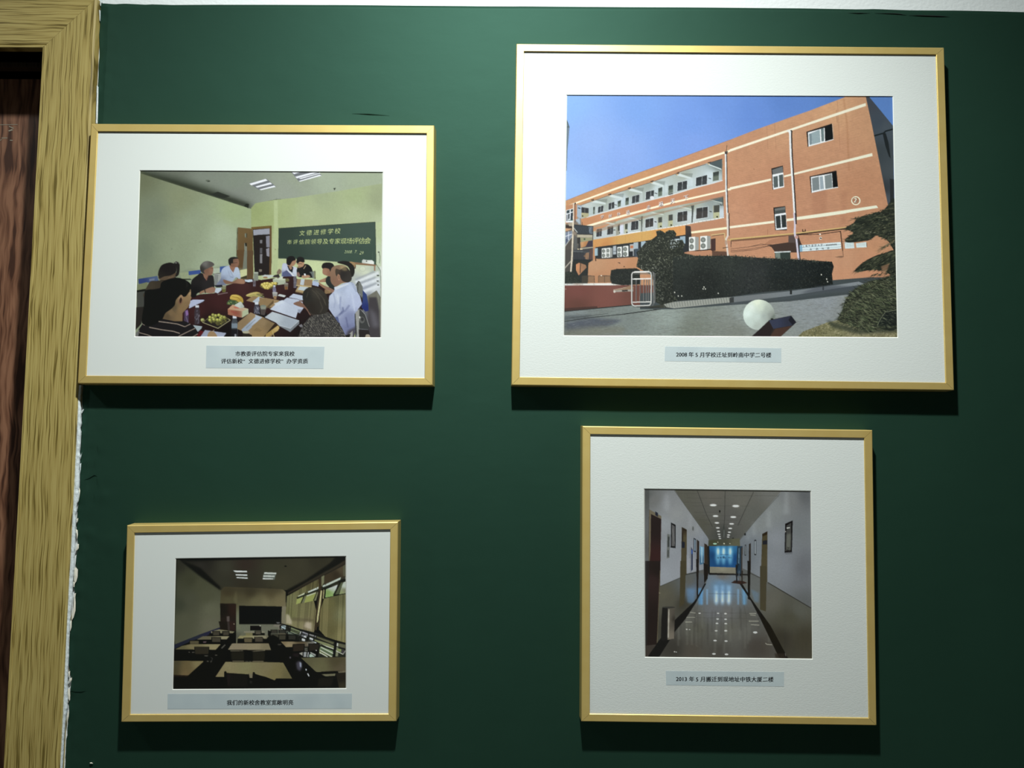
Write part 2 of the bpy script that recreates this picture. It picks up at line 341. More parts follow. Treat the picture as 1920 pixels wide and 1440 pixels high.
    c.P([(1005, 290), (1005, 225), (1060, 165), (1140, 158), (1205, 190), (1205, 225), (1120, 265), (1060, 300), (1070, 345), (1030, 330)], sm=1, g=[(1080, 190, (112, 110, 106)), (1020, 280, (52, 50, 46)), (1160, 200, (86, 82, 78))])
    c.L([(1150, 262), (1198, 268)], 4, (60, 50, 44)); c.L([(1170, 335), (1190, 335)], 4, (90, 50, 44))
    c.P([(1000, 620), (1060, 590), (1180, 545), (1240, 570), (1240, 610), (1190, 635), (1110, 635), (1060, 630), (1000, 650)], sm=1, g=[(1030, 620, (150, 112, 84)), (1200, 590, (150, 110, 88))]); c.L([(1072, 590), (1082, 635)], 12, (14, 12, 12))
    c.P([(1235, 562), (1320, 560), (1325, 590), (1270, 640), (1220, 625)], (186, 200, 214)); c.P([(1322, 525), (1392, 522), (1384, 622), (1335, 625)], (128, 132, 96)); c.P([(1328, 580), (1384, 578), (1380, 620), (1336, 622)], (98, 96, 36)); c.E(1356, 526, 34, 10, (150, 156, 130)); c.L([(1265, 658), (1415, 630)], 14, (120, 100, 100)); c.L([(1250, 548), (1310, 545)], 10, (40, 48, 62))
    c.P([(1210, 520), (1330, 510), (1340, 545), (1240, 548)], (36, 36, 44))
    # man far left
    c.P([(180, 600), (210, 530), (260, 460), (380, 450), (470, 420), (640, 400), (640, 640), (180, 700)], sm=1, g=[(260, 520, (66, 58, 44)), (400, 500, (58, 50, 38)), (600, 430, (40, 36, 28))])
    c.P([(385, 430), (430, 370), (560, 340), (640, 330), (620, 400), (560, 430), (470, 440)], (92, 74, 54), sm=1)
    c.P([(372, 400), (380, 300), (430, 215), (530, 180), (600, 190), (640, 240), (640, 320), (560, 370), (470, 385), (400, 415)], sm=1, g=[(480, 260, (26, 22, 22)), (400, 380, (36, 32, 28))])
    c.P([(610, 200), (640, 160), (688, 190), (696, 260), (680, 360), (630, 390), (650, 300), (640, 240)], (30, 27, 25), sm=1); c.L([(600, 185), (650, 165), (690, 200)], 6, (90, 88, 84)); c.E(640, 182, 14, 10, (150, 154, 146), .7); c.L([(520, 410), (600, 385)], 7, (130, 100, 70)); c.L([(372, 375), (378, 405)], 9, (150, 140, 120), .8)
    # paper in front, bottles, plates
    c.P([(840, 760), (900, 732), (1075, 738), (1050, 760), (835, 868)], (176, 186, 214)); c.L([(1075, 738), (1040, 775), (860, 860)], 8, (52, 60, 60), .8)
    c.P([(895, 1115), (1035, 1135), (1020, 1170), (960, 1225)], (156, 172, 178)); c.P([(1005, 1195), (1060, 1215), (1050, 1240), (975, 1300), (950, 1270)], (96, 16, 22))
    c.P([(1075, 1190), (1395, 1235), (1350, 1300), (1000, 1300)], g=[(1100, 1250, (150, 160, 182)), (1300, 1270, (158, 168, 190))]); c.P([(1120, 1300), (1125, 1235), (1165, 1205), (1220, 1225), (1255, 1300)], (158, 128, 88), sm=1); c.L([(1180, 1215), (1215, 1190)], 7, (190, 180, 160))
    def bottle(x, y0, y1, w, dark=(58, 50, 56), seed=0):
        c.P([(x-w*.55, y0+w*.7), (x+w*.55, y0+w*.7), (x+w, y0+w*2.2), (x+w*.95, y1), (x-w*.95, y1), (x-w, y0+w*2.2)], dark, .92)
        for i in range(16):
            r = c.rs.rand(4); yy = y0+w*1.5+(y1-y0-w*2)*r[0]; xx = x-w*.8+w*1.6*r[1]; v = 90+90*r[2]
            c.L([(xx, yy), (xx+(r[3]-.5)*w, yy+w*.7)], w*.16, (v, v, v+16), .7)
        c.P([(x-w*.62, y0), (x+w*.62, y0), (x+w*.62, y0+w*.85), (x-w*.62, y0+w*.85)], (206, 214, 224))
    bottle(957, 818, 1105, 42); bottle(1520, 975, 1300, 48, (70, 78, 84)); bottle(1815, 395, 540, 22, (96, 88, 96))
    c.P([(1475, 1090), (1560, 1090), (1560, 1160), (1475, 1160)], (118, 134, 146)); c.P([(1470, 1180), (1560, 1180), (1555, 1300), (1465, 1300)], (20, 18, 22)); c.P([(1518, 1250), (1545, 1250), (1545, 1300), (1518, 1300)], (190, 196, 204), .7)
    c.P([(765, 900), (815, 880), (830, 940), (830, 1080), (760, 1075)], (72, 58, 84)); c.P([(780, 905), (818, 890), (826, 960), (790, 985)], (138, 104, 160)); c.L([(790, 990), (820, 1080)], 8, (150, 150, 170), .6)
    # fruit tray
    c.P([(1040, 1080), (1120, 1010), (1380, 990), (1460, 1035), (1275, 1168)], (34, 28, 26)); c.L([(1035, 1075), (1270, 1165), (1455, 1042), (1395, 1005)], 10, (168, 164, 118)); c.L([(1050, 1075), (1120, 1010)], 7, (120, 116, 84))
    for i in range(70):
        r = c.rs.rand(3); x = 1120+290*r[0]; y = 1010+110*r[1]
        if y > 1010+110*(1-abs(x-1265)/170)+20: continue
        v = r[2]; c.E(x, y, 16, 17, (60+40*v, 58+40*v, 30+14*v)); c.E(x-3, y-5, 7, 7, (110+50*v, 104+44*v, 60), .8)
    for x, y, q in ((1150, 1000, 1), (1196, 1010, .7), (1235, 975, .9), (1283, 968, 1), (1325, 990, .6), (1365, 1000, .5), (1150, 1042, 1), (1210, 1035, .8), (1262, 1038, 1), (1310, 1015, .9), (1195, 965, .5), (1300, 1040, .6)):
        c.E(x, y, 26, 26, (110+20*q, 106+30*q, 52)); c.E(x-5, y-5, 15, 14, (150+50*q, 150+50*q, 80)); c.E(x-8, y-8, 6, 5, (215, 215, 150), q)
    c.E(1038, 1040, 30, 28, (146, 150, 80)); c.E(1030, 1034, 14, 12, (190, 196, 120)); c.E(1045, 1055, 9, 6, (90, 80, 50))
    # bananas + green
    c.P([(1400, 790), (1440, 740), (1500, 730), (1560, 760), (1660, 770), (1600, 810), (1440, 815)], (66, 88, 50), sm=1); c.scatter([(1400, 790), (1440, 740), (1560, 750), (1620, 790), (1440, 815)], 60, 22, 12, [(120, 140, 70), (40, 70, 44), (170, 180, 90), (60, 96, 80)])
    c.P([(1450, 720), (1475, 665), (1560, 662), (1630, 700), (1650, 760), (1620, 790), (1590, 760), (1520, 735)], sm=1, g=[(1500, 690, (204, 172, 66)), (1620, 740, (182, 150, 50))]); c.L([(1480, 690), (1570, 705), (1620, 755)], 8, (140, 108, 30), .8); c.L([(1470, 672), (1550, 678), (1600, 700)], 6, (236, 214, 110), .8)
    c.L([(1455, 720), (1530, 735), (1590, 770)], 16, (196, 160, 60)); c.L([(1470, 735), (1560, 750)], 5, (120, 90, 30))
    c.P([(1690, 680), (1740, 640), (1850, 618), (1890, 640), (1930, 680), (1830, 700)], (172, 160, 84), sm=1); c.L([(1700, 668), (1850, 625)], 14, (208, 190, 110)); c.L([(1850, 655), (1960, 690)], 16, (110, 120, 70))
    # tissue box
    c.P([(1415, 880), (1490, 810), (1720, 870), (1725, 950), (1620, 1005), (1420, 960)], g=[(1450, 900, (170, 104, 76)), (1560, 940, (150, 84, 62)), (1690, 930, (186, 192, 150))])
    c.P([(1415, 878), (1490, 808), (1722, 872), (1640, 910)], g=[(1480, 850, (196, 150, 112)), (1600, 850, (190, 160, 130)), (1700, 870, (190, 176, 140))]); c.P([(1640, 910), (1724, 872), (1728, 948), (1630, 1006)], (176, 188, 152)); c.P([(1500, 840), (1600, 840), (1580, 870), (1520, 865)], (196, 90, 70), .7)
    c.P([(1520, 820), (1560, 790), (1610, 765), (1640, 800), (1662, 845), (1600, 860)], sm=1, g=[(1580, 800, (196, 206, 196)), (1640, 840, (170, 182, 172))]); c.P([(1470, 895), (1560, 925), (1550, 960), (1460, 925)], (160, 70, 56), .6)
    # folders left/bottom
    c.P([(1690, 750), (1790, 680), (1930, 700), (2190, 745), (2100, 860), (1900, 800)], g=[(1750, 740, (148, 120, 78)), (2100, 780, (158, 130, 88))]); c.P([(1785, 765), (1880, 690), (1950, 705), (1850, 790)], (176, 190, 204)); c.P([(2190, 745), (2100, 855), (2000, 840), (2090, 900), (2190, 790)], (110, 90, 56)); c.P([(1830, 1000), (1900, 860), (2020, 960), (1960, 1060)], (20, 14, 16))
    c.P([(1560, 1175), (1565, 1080), (1760, 925), (1840, 960), (1930, 990), (2200, 1130), (2060, 1300), (1860, 1300)], g=[(1650, 1080, (140, 116, 80)), (1850, 1200, (150, 122, 82)), (2050, 1200, (138, 112, 74)), (1780, 960, (156, 130, 90))])
    c.P([(1620, 1185), (1850, 975), (1925, 1000), (1700, 1225), (1640, 1225)], g=[(1700, 1150, (150, 164, 180)), (1850, 1010, (180, 192, 210))]); c.L([(1690, 1165), (1830, 1035)], 9, (110, 120, 130), .7); c.P([(1640, 1210), (1720, 1200), (1750, 1225), (1700, 1248), (1640, 1235)], (170, 168, 140))
    c.P([(1640, 1240), (1720, 1245), (1830, 1300), (1640, 1300)], (40, 34, 24)); c.scatter([(1790, 1190), (1900, 1180), (1880, 1240), (1790, 1240)], 60, 30, 5, [(90, 74, 50)], 60, 20)
    # right side (view D) papers and folders
    c.view(*D)
    c.P([(80, 385), (130, 360), (285, 372), (200, 412)], (190, 200, 196)); c.E(140, 402, 34, 14, (160, 120, 80)); c.P([(270, 370), (340, 350), (360, 400), (250, 400)], (50, 44, 44)); c.P([(310, 330), (345, 275), (380, 300), (370, 345), (330, 352)], (130, 112, 92), sm=1)
    c.L([(0, 330), (0, 440)], 70, (128, 136, 122)); c.E(0, 332, 36, 10, (176, 184, 168))
    c.P([(250, 430), (300, 410), (445, 420), (445, 500), (330, 515), (255, 470)], (168, 180, 156)); c.P([(250, 430), (300, 408), (446, 425), (410, 445)], (196, 206, 180)); c.P([(330, 420), (385, 370), (400, 310), (402, 420)], (206, 216, 196)); c.L([(340, 425), (395, 370)], 14, (196, 208, 190))
    c.P([(60, 540), (90, 490), (160, 470), (310, 475), (325, 500), (260, 560), (150, 580)], (96, 88, 44), sm=1)
    for x, y in ((95, 510), (130, 495), (170, 490), (210, 505), (250, 490), (290, 490), (120, 535), (160, 530), (200, 535), (230, 520), (175, 560), (140, 555)): c.E(x, y, 24, 22, (196, 176, 74)); c.E(x-5, y-6, 12, 10, (232, 220, 120))
    bottle(275, 520, 640, 26, (120, 120, 150)); c.P([(245, 625), (325, 628), (312, 700), (255, 700)], (150, 150, 146)); c.E(285, 632, 40, 12, (178, 180, 176)); c.P([(262, 680), (310, 680), (305, 730), (268, 728)], (150, 116, 76)); c.P([(420, 490), (485, 492), (478, 585), (430, 585)], (112, 100, 84)); c.E(452, 494, 32, 12, (140, 138, 128)); c.P([(432, 540), (476, 540), (470, 585), (436, 585)], (128, 84, 44)); bottle(585, 345, 560, 24, (100, 98, 110)); c.E(470, 440, 30, 26, (110, 104, 60), .9)
    c.P([(320, 675), (355, 650), (450, 672), (425, 700)], (196, 206, 204)); c.E(20, 640, 50, 18, (196, 176, 90), .8); c.E(60, 652, 55, 14, (130, 120, 70), .8)
    c.P([(615, 425), (850, 435), (835, 535), (605, 515)], (150, 122, 84)); c.P([(675, 425), (730, 430), (715, 520), (660, 512)], (186, 198, 208)); c.P([(605, 515), (835, 535), (835, 550), (600, 530)], (196, 176, 120)); c.P([(850, 450), (950, 480), (935, 538), (842, 515)], (170, 186, 214)); c.P([(860, 435), (930, 440), (940, 465), (870, 455)], (140, 152, 166))
    c.P([(630, 535), (590, 610), (740, 640), (800, 600), (780, 540)], (172, 148, 100)); c.P([(660, 535), (790, 550), (740, 605), (625, 585)], (186, 200, 206)); c.P([(590, 612), (740, 640), (740, 655), (585, 625)], (110, 88, 56))
    c.P([(1035, 500), (1060, 480), (1090, 490), (1085, 555), (1035, 540)], (180, 186, 150))
    c.P([(490, 700), (560, 645), (730, 680), (720, 745)], (186, 200, 220)); c.P([(405, 750), (465, 705), (690, 740), (720, 850), (660, 935), (600, 900)], (182, 194, 214)); c.P([(210, 880), (350, 755), (400, 740), (620, 880), (635, 890), (598, 1010), (560, 1000)], g=[(350, 830, (196, 208, 226)), (500, 920, (184, 196, 214))])
    c.P([(628, 880), (690, 880), (660, 940), (625, 925)], (150, 160, 180)); c.P([(270, 790), (395, 752), (430, 780), (300, 830)], (206, 218, 230), .8)
    c.P([(130, 1000), (245, 915), (330, 940), (600, 1030), (645, 1045), (645, 1090), (510, 1220), (350, 1130), (300, 1080)], g=[(250, 1000, (184, 196, 204)), (500, 1080, (160, 172, 184))]); c.P([(350, 1125), (515, 1170), (648, 1045), (648, 1095), (512, 1222)], (120, 128, 134)); c.L([(355, 1118), (515, 1168), (645, 1050)], 5, (206, 214, 220))
    c.P([(-10, 960), (95, 1000), (-10, 1085)], (176, 190, 206)); c.P([(95, 1005), (280, 1085), (115, 1300), (-60, 1300), (-60, 1130), (0, 1080)], g=[(100, 1080, (146, 122, 84)), (50, 1230, (150, 122, 76)), (200, 1120, (126, 104, 68))]); c.L([(120, 1020), (275, 1088)], 6, (90, 76, 56))
    for k in range(4): c.L([(-30+k*25, 1200+k*5), (20+k*22, 1160+k*10)], 5, (90, 74, 48), .8)
    c.P([(280, 1090), (350, 1125), (150, 1300), (110, 1300)], (44, 28, 16)); c.P([(150, 1250), (330, 1120), (352, 1160), (330, 1200), (170, 1300), (140, 1300)], g=[(200, 1240, (168, 136, 66)), (330, 1160, (196, 166, 96))]); c.L([(245, 1205), (275, 1300)], 9, (190, 176, 110))
    c.P([(60, 830), (90, 810), (150, 815), (160, 850), (130, 970), (70, 960)], (78, 70, 66)); c.E(108, 832, 46, 18, (120, 130, 116)); c.E(108, 838, 34, 11, (70, 80, 60)); bottle(10, 770, 950, 44, (70, 72, 84)); c.P([(50, 700), (265, 735), (260, 770), (150, 850), (50, 820)], (146, 118, 76)); c.P([(265, 740), (262, 790), (160, 870), (160, 845)], (100, 80, 50)); c.E(108, 832, 46, 18, (120, 130, 116)); c.P([(62, 840), (155, 840), (145, 880), (75, 880)], (150, 158, 140), .8)
    # far people
    c.P([(385, 380), (395, 210), (450, 190), (520, 230), (600, 250), (625, 300), (600, 380), (560, 385), (400, 385)], sm=1, g=[(430, 260, (190, 200, 220)), (580, 300, (196, 206, 220)), (440, 360, (96, 104, 140))])
    c.P([(400, 330), (470, 285), (560, 385), (400, 390)], (84, 92, 130)); c.P([(460, 290), (480, 280), (575, 375), (555, 388)], (206, 212, 220))
    c.P([(470, 230), (500, 215), (560, 250), (545, 330), (500, 300)], (26, 26, 28)); c.P([(490, 250), (520, 230), (545, 260), (520, 290)], (160, 120, 90)); c.P([(470, 200), (590, 140), (595, 190), (550, 235), (500, 240)], (166, 124, 92), sm=1)
    c.P([(458, 190), (460, 120), (500, 85), (560, 85), (595, 130), (585, 145), (545, 160), (510, 215), (480, 215)], (24, 22, 22), sm=1)
    c.P([(610, 300), (640, 230), (700, 210), (760, 200), (820, 240), (850, 310), (860, 400), (800, 405), (700, 400), (640, 390)], sm=1, g=[(700, 300, (26, 26, 26)), (800, 300, (20, 20, 22))]); c.P([(710, 270), (745, 215), (752, 225), (720, 275)], (170, 150, 110)); c.P([(610, 195), (640, 150), (715, 165), (720, 215), (690, 245), (650, 235)], (176, 134, 98), sm=1); c.P([(605, 170), (620, 110), (660, 92), (710, 105), (730, 160), (705, 175), (660, 165), (625, 190)], (26, 24, 24), sm=1)
    c.P([(610, 240), (660, 232), (680, 250), (640, 262)], (150, 116, 84)); c.L([(618, 190), (690, 200)], 5, (40, 34, 30)); c.P([(690, 375), (780, 365), (815, 390), (760, 410), (700, 410)], (176, 134, 102), sm=1); c.P([(610, 330), (640, 320), (665, 370), (640, 400), (615, 380)], (130, 100, 90)); c.P([(720, 345), (745, 345), (750, 375), (722, 375)], (214, 218, 222)); c.P([(855, 310), (888, 300), (892, 425), (870, 425)], (132, 136, 104)); c.P([(800, 320), (870, 310), (870, 420), (850, 420), (830, 350)], (120, 132, 128), .8); c.L([(886, 302), (890, 425)], 6, (60, 56, 40))
    # three men on the right
    c.P([(940, 450), (1060, 400), (1100, 370), (1180, 380), (1200, 560), (1100, 555), (1060, 470), (960, 475)], g=[(1000, 440, (170, 128, 96)), (1120, 450, (36, 44, 42))]); c.P([(1060, 400), (1110, 375), (1190, 400), (1210, 560), (1120, 560), (1050, 480)], (34, 42, 40), sm=1); c.P([(1000, 340), (1010, 260), (1080, 240), (1140, 290), (1130, 380), (1060, 375)], sm=1, g=[(1030, 330, (160, 116, 88)), (1110, 340, (140, 98, 72))])
    c.P([(985, 235), (1010, 190), (1080, 175), (1150, 195), (1175, 250), (1140, 300), (1110, 310), (1095, 275), (1030, 260), (1000, 270)], (28, 26, 26), sm=1)
    c.P([(1220, 180), (1300, 155), (1390, 165), (1450, 210), (1480, 270), (1470, 360), (1430, 390), (1380, 240)], (30, 28, 26), sm=1); c.P([(1400, 170), (1440, 165), (1490, 190), (1480, 240), (1440, 200)], (160, 128, 84), sm=1)
    c.P([(945, 470), (1000, 510), (1170, 590), (1160, 640), (1060, 590), (960, 520)], sm=1, g=[(1000, 520, (150, 112, 84)), (1120, 600, (140, 104, 84))]); c.P([(1030, 580), (1120, 600), (1120, 640), (1030, 650)], (160, 130, 84), .8)
    c.P([(1090, 750), (1100, 680), (1170, 610), (1180, 560), (1290, 500), (1400, 460), (1470, 490), (1560, 680), (1590, 800), (1530, 880), (1500, 1000), (1520, 1150), (1440, 1310), (1330, 1310), (1250, 1080), (1150, 960), (1090, 870)],
        g=[(1200, 700, (190, 202, 222)), (1400, 600, (186, 200, 226)), (1500, 780, (180, 192, 222)), (1200, 880, (170, 182, 208)), (1400, 1000, (128, 138, 176)), (1400, 1180, (112, 120, 160)), (1300, 560, (170, 184, 210))])
    for q, v, w in (([(1270, 690), (1260, 850), (1300, 950)], (140, 152, 186), 22), ([(1400, 820), (1340, 900), (1200, 1000)], (120, 130, 168), 26), ([(1160, 640), (1190, 760), (1170, 860)], (150, 162, 192), 16), ([(1300, 850), (1310, 900), (1250, 960)], (90, 100, 140), 20), ([(1220, 650), (1240, 800)], (206, 216, 232), 14), ([(1440, 650), (1480, 900)], (196, 208, 232), 20), ([(1350, 1000), (1380, 1150)], (92, 100, 140), 20)): c.L(q, w, v, .8, blur=7)
    for k in range(9): c.L([(1420+k*9, 480+k*17), (1450+k*9, 470+k*17)], 6, (110, 120, 140), .8)
    c.P([(1170, 560), (1180, 545), (1380, 490), (1400, 500), (1200, 590)], (204, 214, 226)); c.P([(1180, 1000), (1230, 990), (1250, 1080), (1220, 1080)], (84, 96, 140)); c.P([(1380, 1200), (1520, 1130), (1460, 1310), (1330, 1310)], (60, 54, 60), .8, blur=14)
    c.P([(1120, 460), (1115, 360), (1130, 270), (1190, 225), (1300, 215), (1380, 260), (1410, 350), (1420, 440), (1380, 475), (1290, 490), (1200, 540), (1160, 520)], sm=1, g=[(1150, 300, (140, 106, 80)), (1300, 240, (150, 130, 96)), (1160, 450, (134, 98, 74)), (1250, 450, (140, 100, 78)), (1230, 260, (132, 106, 80))])
    c.P([(1190, 330), (1200, 270), (1260, 285), (1320, 250), (1370, 260), (1420, 330), (1435, 430), (1390, 475), (1320, 465), (1285, 440), (1250, 370), (1230, 350), (1210, 385)], sm=1, g=[(1300, 350, (40, 36, 34)), (1400, 420, (52, 48, 44)), (1230, 310, (70, 58, 46))]); c.P([(1260, 240), (1330, 235), (1370, 290), (1310, 300)], (168, 146, 96), .55, sm=1, blur=10); c.P([(1222, 372), (1240, 355), (1262, 380), (1255, 440), (1235, 440)], (168, 122, 92), sm=1); c.L([(1238, 375), (1248, 425)], 7, (90, 58, 44))
    c.P([(1500, 510), (1530, 455), (1560, 470), (1600, 540), (1605, 620), (1590, 740), (1560, 650), (1520, 620)], (110, 114, 108)); c.L([(1500, 520), (1535, 460), (1560, 472)], 9, (20, 20, 18)); c.L([(1530, 480), (1525, 620), (1590, 720)], 7, (28, 28, 28)); c.P([(1600, 590), (1660, 660), (1685, 800), (1690, 900), (1640, 915), (1580, 850), (1600, 740)], g=[(1640, 720, (44, 62, 120)), (1650, 870, (30, 44, 112))])
    c.P([(1480, 950), (1560, 860), (1640, 960), (1700, 1130), (1690, 1180), (1540, 1170), (1490, 1310)], (56, 58, 58)); c.P([(1490, 930), (1550, 870), (1545, 1310), (1520, 1310)], (152, 154, 150)); c.L([(1570, 880), (1640, 960), (1700, 1140)], 8, (150, 152, 150)); c.E(1590, 1040, 40, 50, (96, 98, 96), .9); c.E(1595, 1030, 22, 30, (48, 48, 50), .9); c.E(1556, 1000, 9, 16, (214, 216, 212))
    c.P([(1540, 1180), (1690, 1190), (1720, 1310), (1545, 1310)], (34, 28, 26)); c.P([(1640, 1300), (1650, 1260), (1700, 1260), (1710, 1310), (1640, 1310)], (160, 150, 130), sm=1); c.P([(1400, 1250), (1450, 1200), (1450, 1310), (1400, 1310)], (150, 150, 146)); c.P([(1340, 1270), (1420, 1250), (1400, 1310), (1340, 1310)], (24, 20, 20))
    # woman in patterned jacket
    c.P([(560, 795), (640, 760), (700, 790), (760, 860), (820, 930), (810, 970), (740, 870), (640, 835)], sm=1, g=[(640, 800, (132, 96, 76)), (760, 880, (124, 88, 72))]); c.P([(640, 745), (700, 745), (705, 770), (650, 760)], (110, 90, 80))
    c.P([(630, 1310), (660, 1220), (700, 1120), (800, 1000), (860, 960), (1000, 940), (1090, 920), (1180, 1000), (1290, 1160), (1360, 1310)], (60, 58, 56)); c.setclip([(630, 1310), (660, 1220), (700, 1120), (800, 1000), (860, 960), (1000, 940), (1090, 920), (1180, 1000), (1290, 1160), (1360, 1310)])
    c.scatter([(630, 1310), (700, 1120), (860, 960), (1090, 920), (1290, 1160), (1360, 1310)], 2600, 20, 7, [(126, 124, 114), (30, 30, 30), (96, 94, 88), (150, 146, 132), (22, 22, 24)], -55, 12)
    for k in range(14): c.L([(690+k*26, 1130-k*13), (860+k*34, 1330)], 4, (24, 24, 26), .7)
    c.setclip()
    c.P([(640, 1120), (690, 1100), (700, 1140), (670, 1150)], (120, 120, 126)); c.P([(780, 900), (820, 960), (860, 970), (940, 950), (900, 860)], (60, 50, 42))
    c.P([(700, 720), (710, 620), (770, 560), (860, 545), (960, 570), (1040, 640), (1090, 750), (1080, 870), (1040, 940), (900, 960), (820, 930), (740, 830)], sm=1, g=[(760, 680, (36, 36, 32)), (900, 640, (58, 54, 46)), (1000, 800, (46, 42, 36)), (820, 860, (40, 34, 28))])
    for q in ([(840, 590), (900, 640), (960, 740)], [(900, 600), (1000, 700), (1040, 800)], [(960, 760), (1000, 860), (960, 930)], [(780, 620), (760, 700)], [(1020, 720), (1050, 820)]): c.L(q, 9, (92, 86, 72), .7, blur=5)
    # foreground woman (left)
    c.view(*C)
    c.P([(60, 1300), (80, 1180), (130, 1110), (160, 950), (160, 700), (200, 600), (400, 560), (700, 800), (730, 1040), (860, 1095), (930, 1160), (980, 1240), (900, 1310), (60, 1310)], (24, 22, 24))
    c.P([(430, 1020), (480, 940), (560, 850), (680, 800), (740, 940), (735, 1060), (620, 1060)], g=[(560, 950, (124, 100, 66)), (690, 1000, (130, 104, 66)), (520, 980, (90, 74, 50))])
    c.P([(560, 850), (620, 740), (700, 640), (800, 580), (850, 545), (865, 600), (862, 680), (872, 700), (862, 730), (850, 790), (820, 850), (740, 935), (640, 960)], g=[(800, 700, (144, 116, 76)), (850, 620, (170, 140, 96)), (700, 880, (136, 108, 68)), (620, 860, (98, 82, 56)), (820, 800, (134, 106, 68))])
    c.P([(170, 760), (180, 600), (340, 580), (400, 560), (420, 480), (520, 430), (660, 405), (780, 440), (850, 490), (868, 540), (840, 610), (780, 690), (700, 680), (640, 740), (620, 820), (560, 880), (480, 940), (430, 1030), (300, 1120), (150, 1110), (130, 1000)], (13, 14, 12), sm=1)
    c.P([(675, 780), (680, 700), (715, 662), (745, 690), (742, 760), (705, 808)], sm=1, g=[(700, 700, (160, 128, 92)), (700, 790, (120, 84, 60))]); c.P([(690, 740), (715, 700), (730, 740), (705, 790)], (54, 36, 26), sm=1); c.L([(770, 680), (860, 600)], 10, (20, 18, 14), .6); c.L([(790, 450), (810, 500), (800, 560)], 16, (50, 48, 46), .5, blur=8)
    for q, w in (([(380, 1062), (520, 1080), (660, 1100), (770, 1140)], 15), ([(775, 1140), (855, 1100)], 12), ([(240, 1150), (420, 1185), (600, 1210), (695, 1240)], 15), ([(680, 1285), (800, 1225), (925, 1165)], 13), ([(90, 1230), (220, 1265), (280, 1290)], 12), ([(890, 1295), (965, 1248)], 13), ([(130, 1095), (170, 1120)], 9)): c.L(q, w, (150, 136, 122), .95)
    c.P([(20, 1300), (40, 1230), (95, 1185), (70, 1300)], (110, 112, 110)); c.noise(.015, 1.1); c.noise(.006, 5); c.sat = .90
    c.view(248, 314, 1); c.P([(0, 318.6), (476, 320), (476, 324), (0, 324)], (24, 18, 18)); c.P([(0, 0), (3.5, 0), (3.5, 324), (0, 324)], (24, 18, 18))
    return c

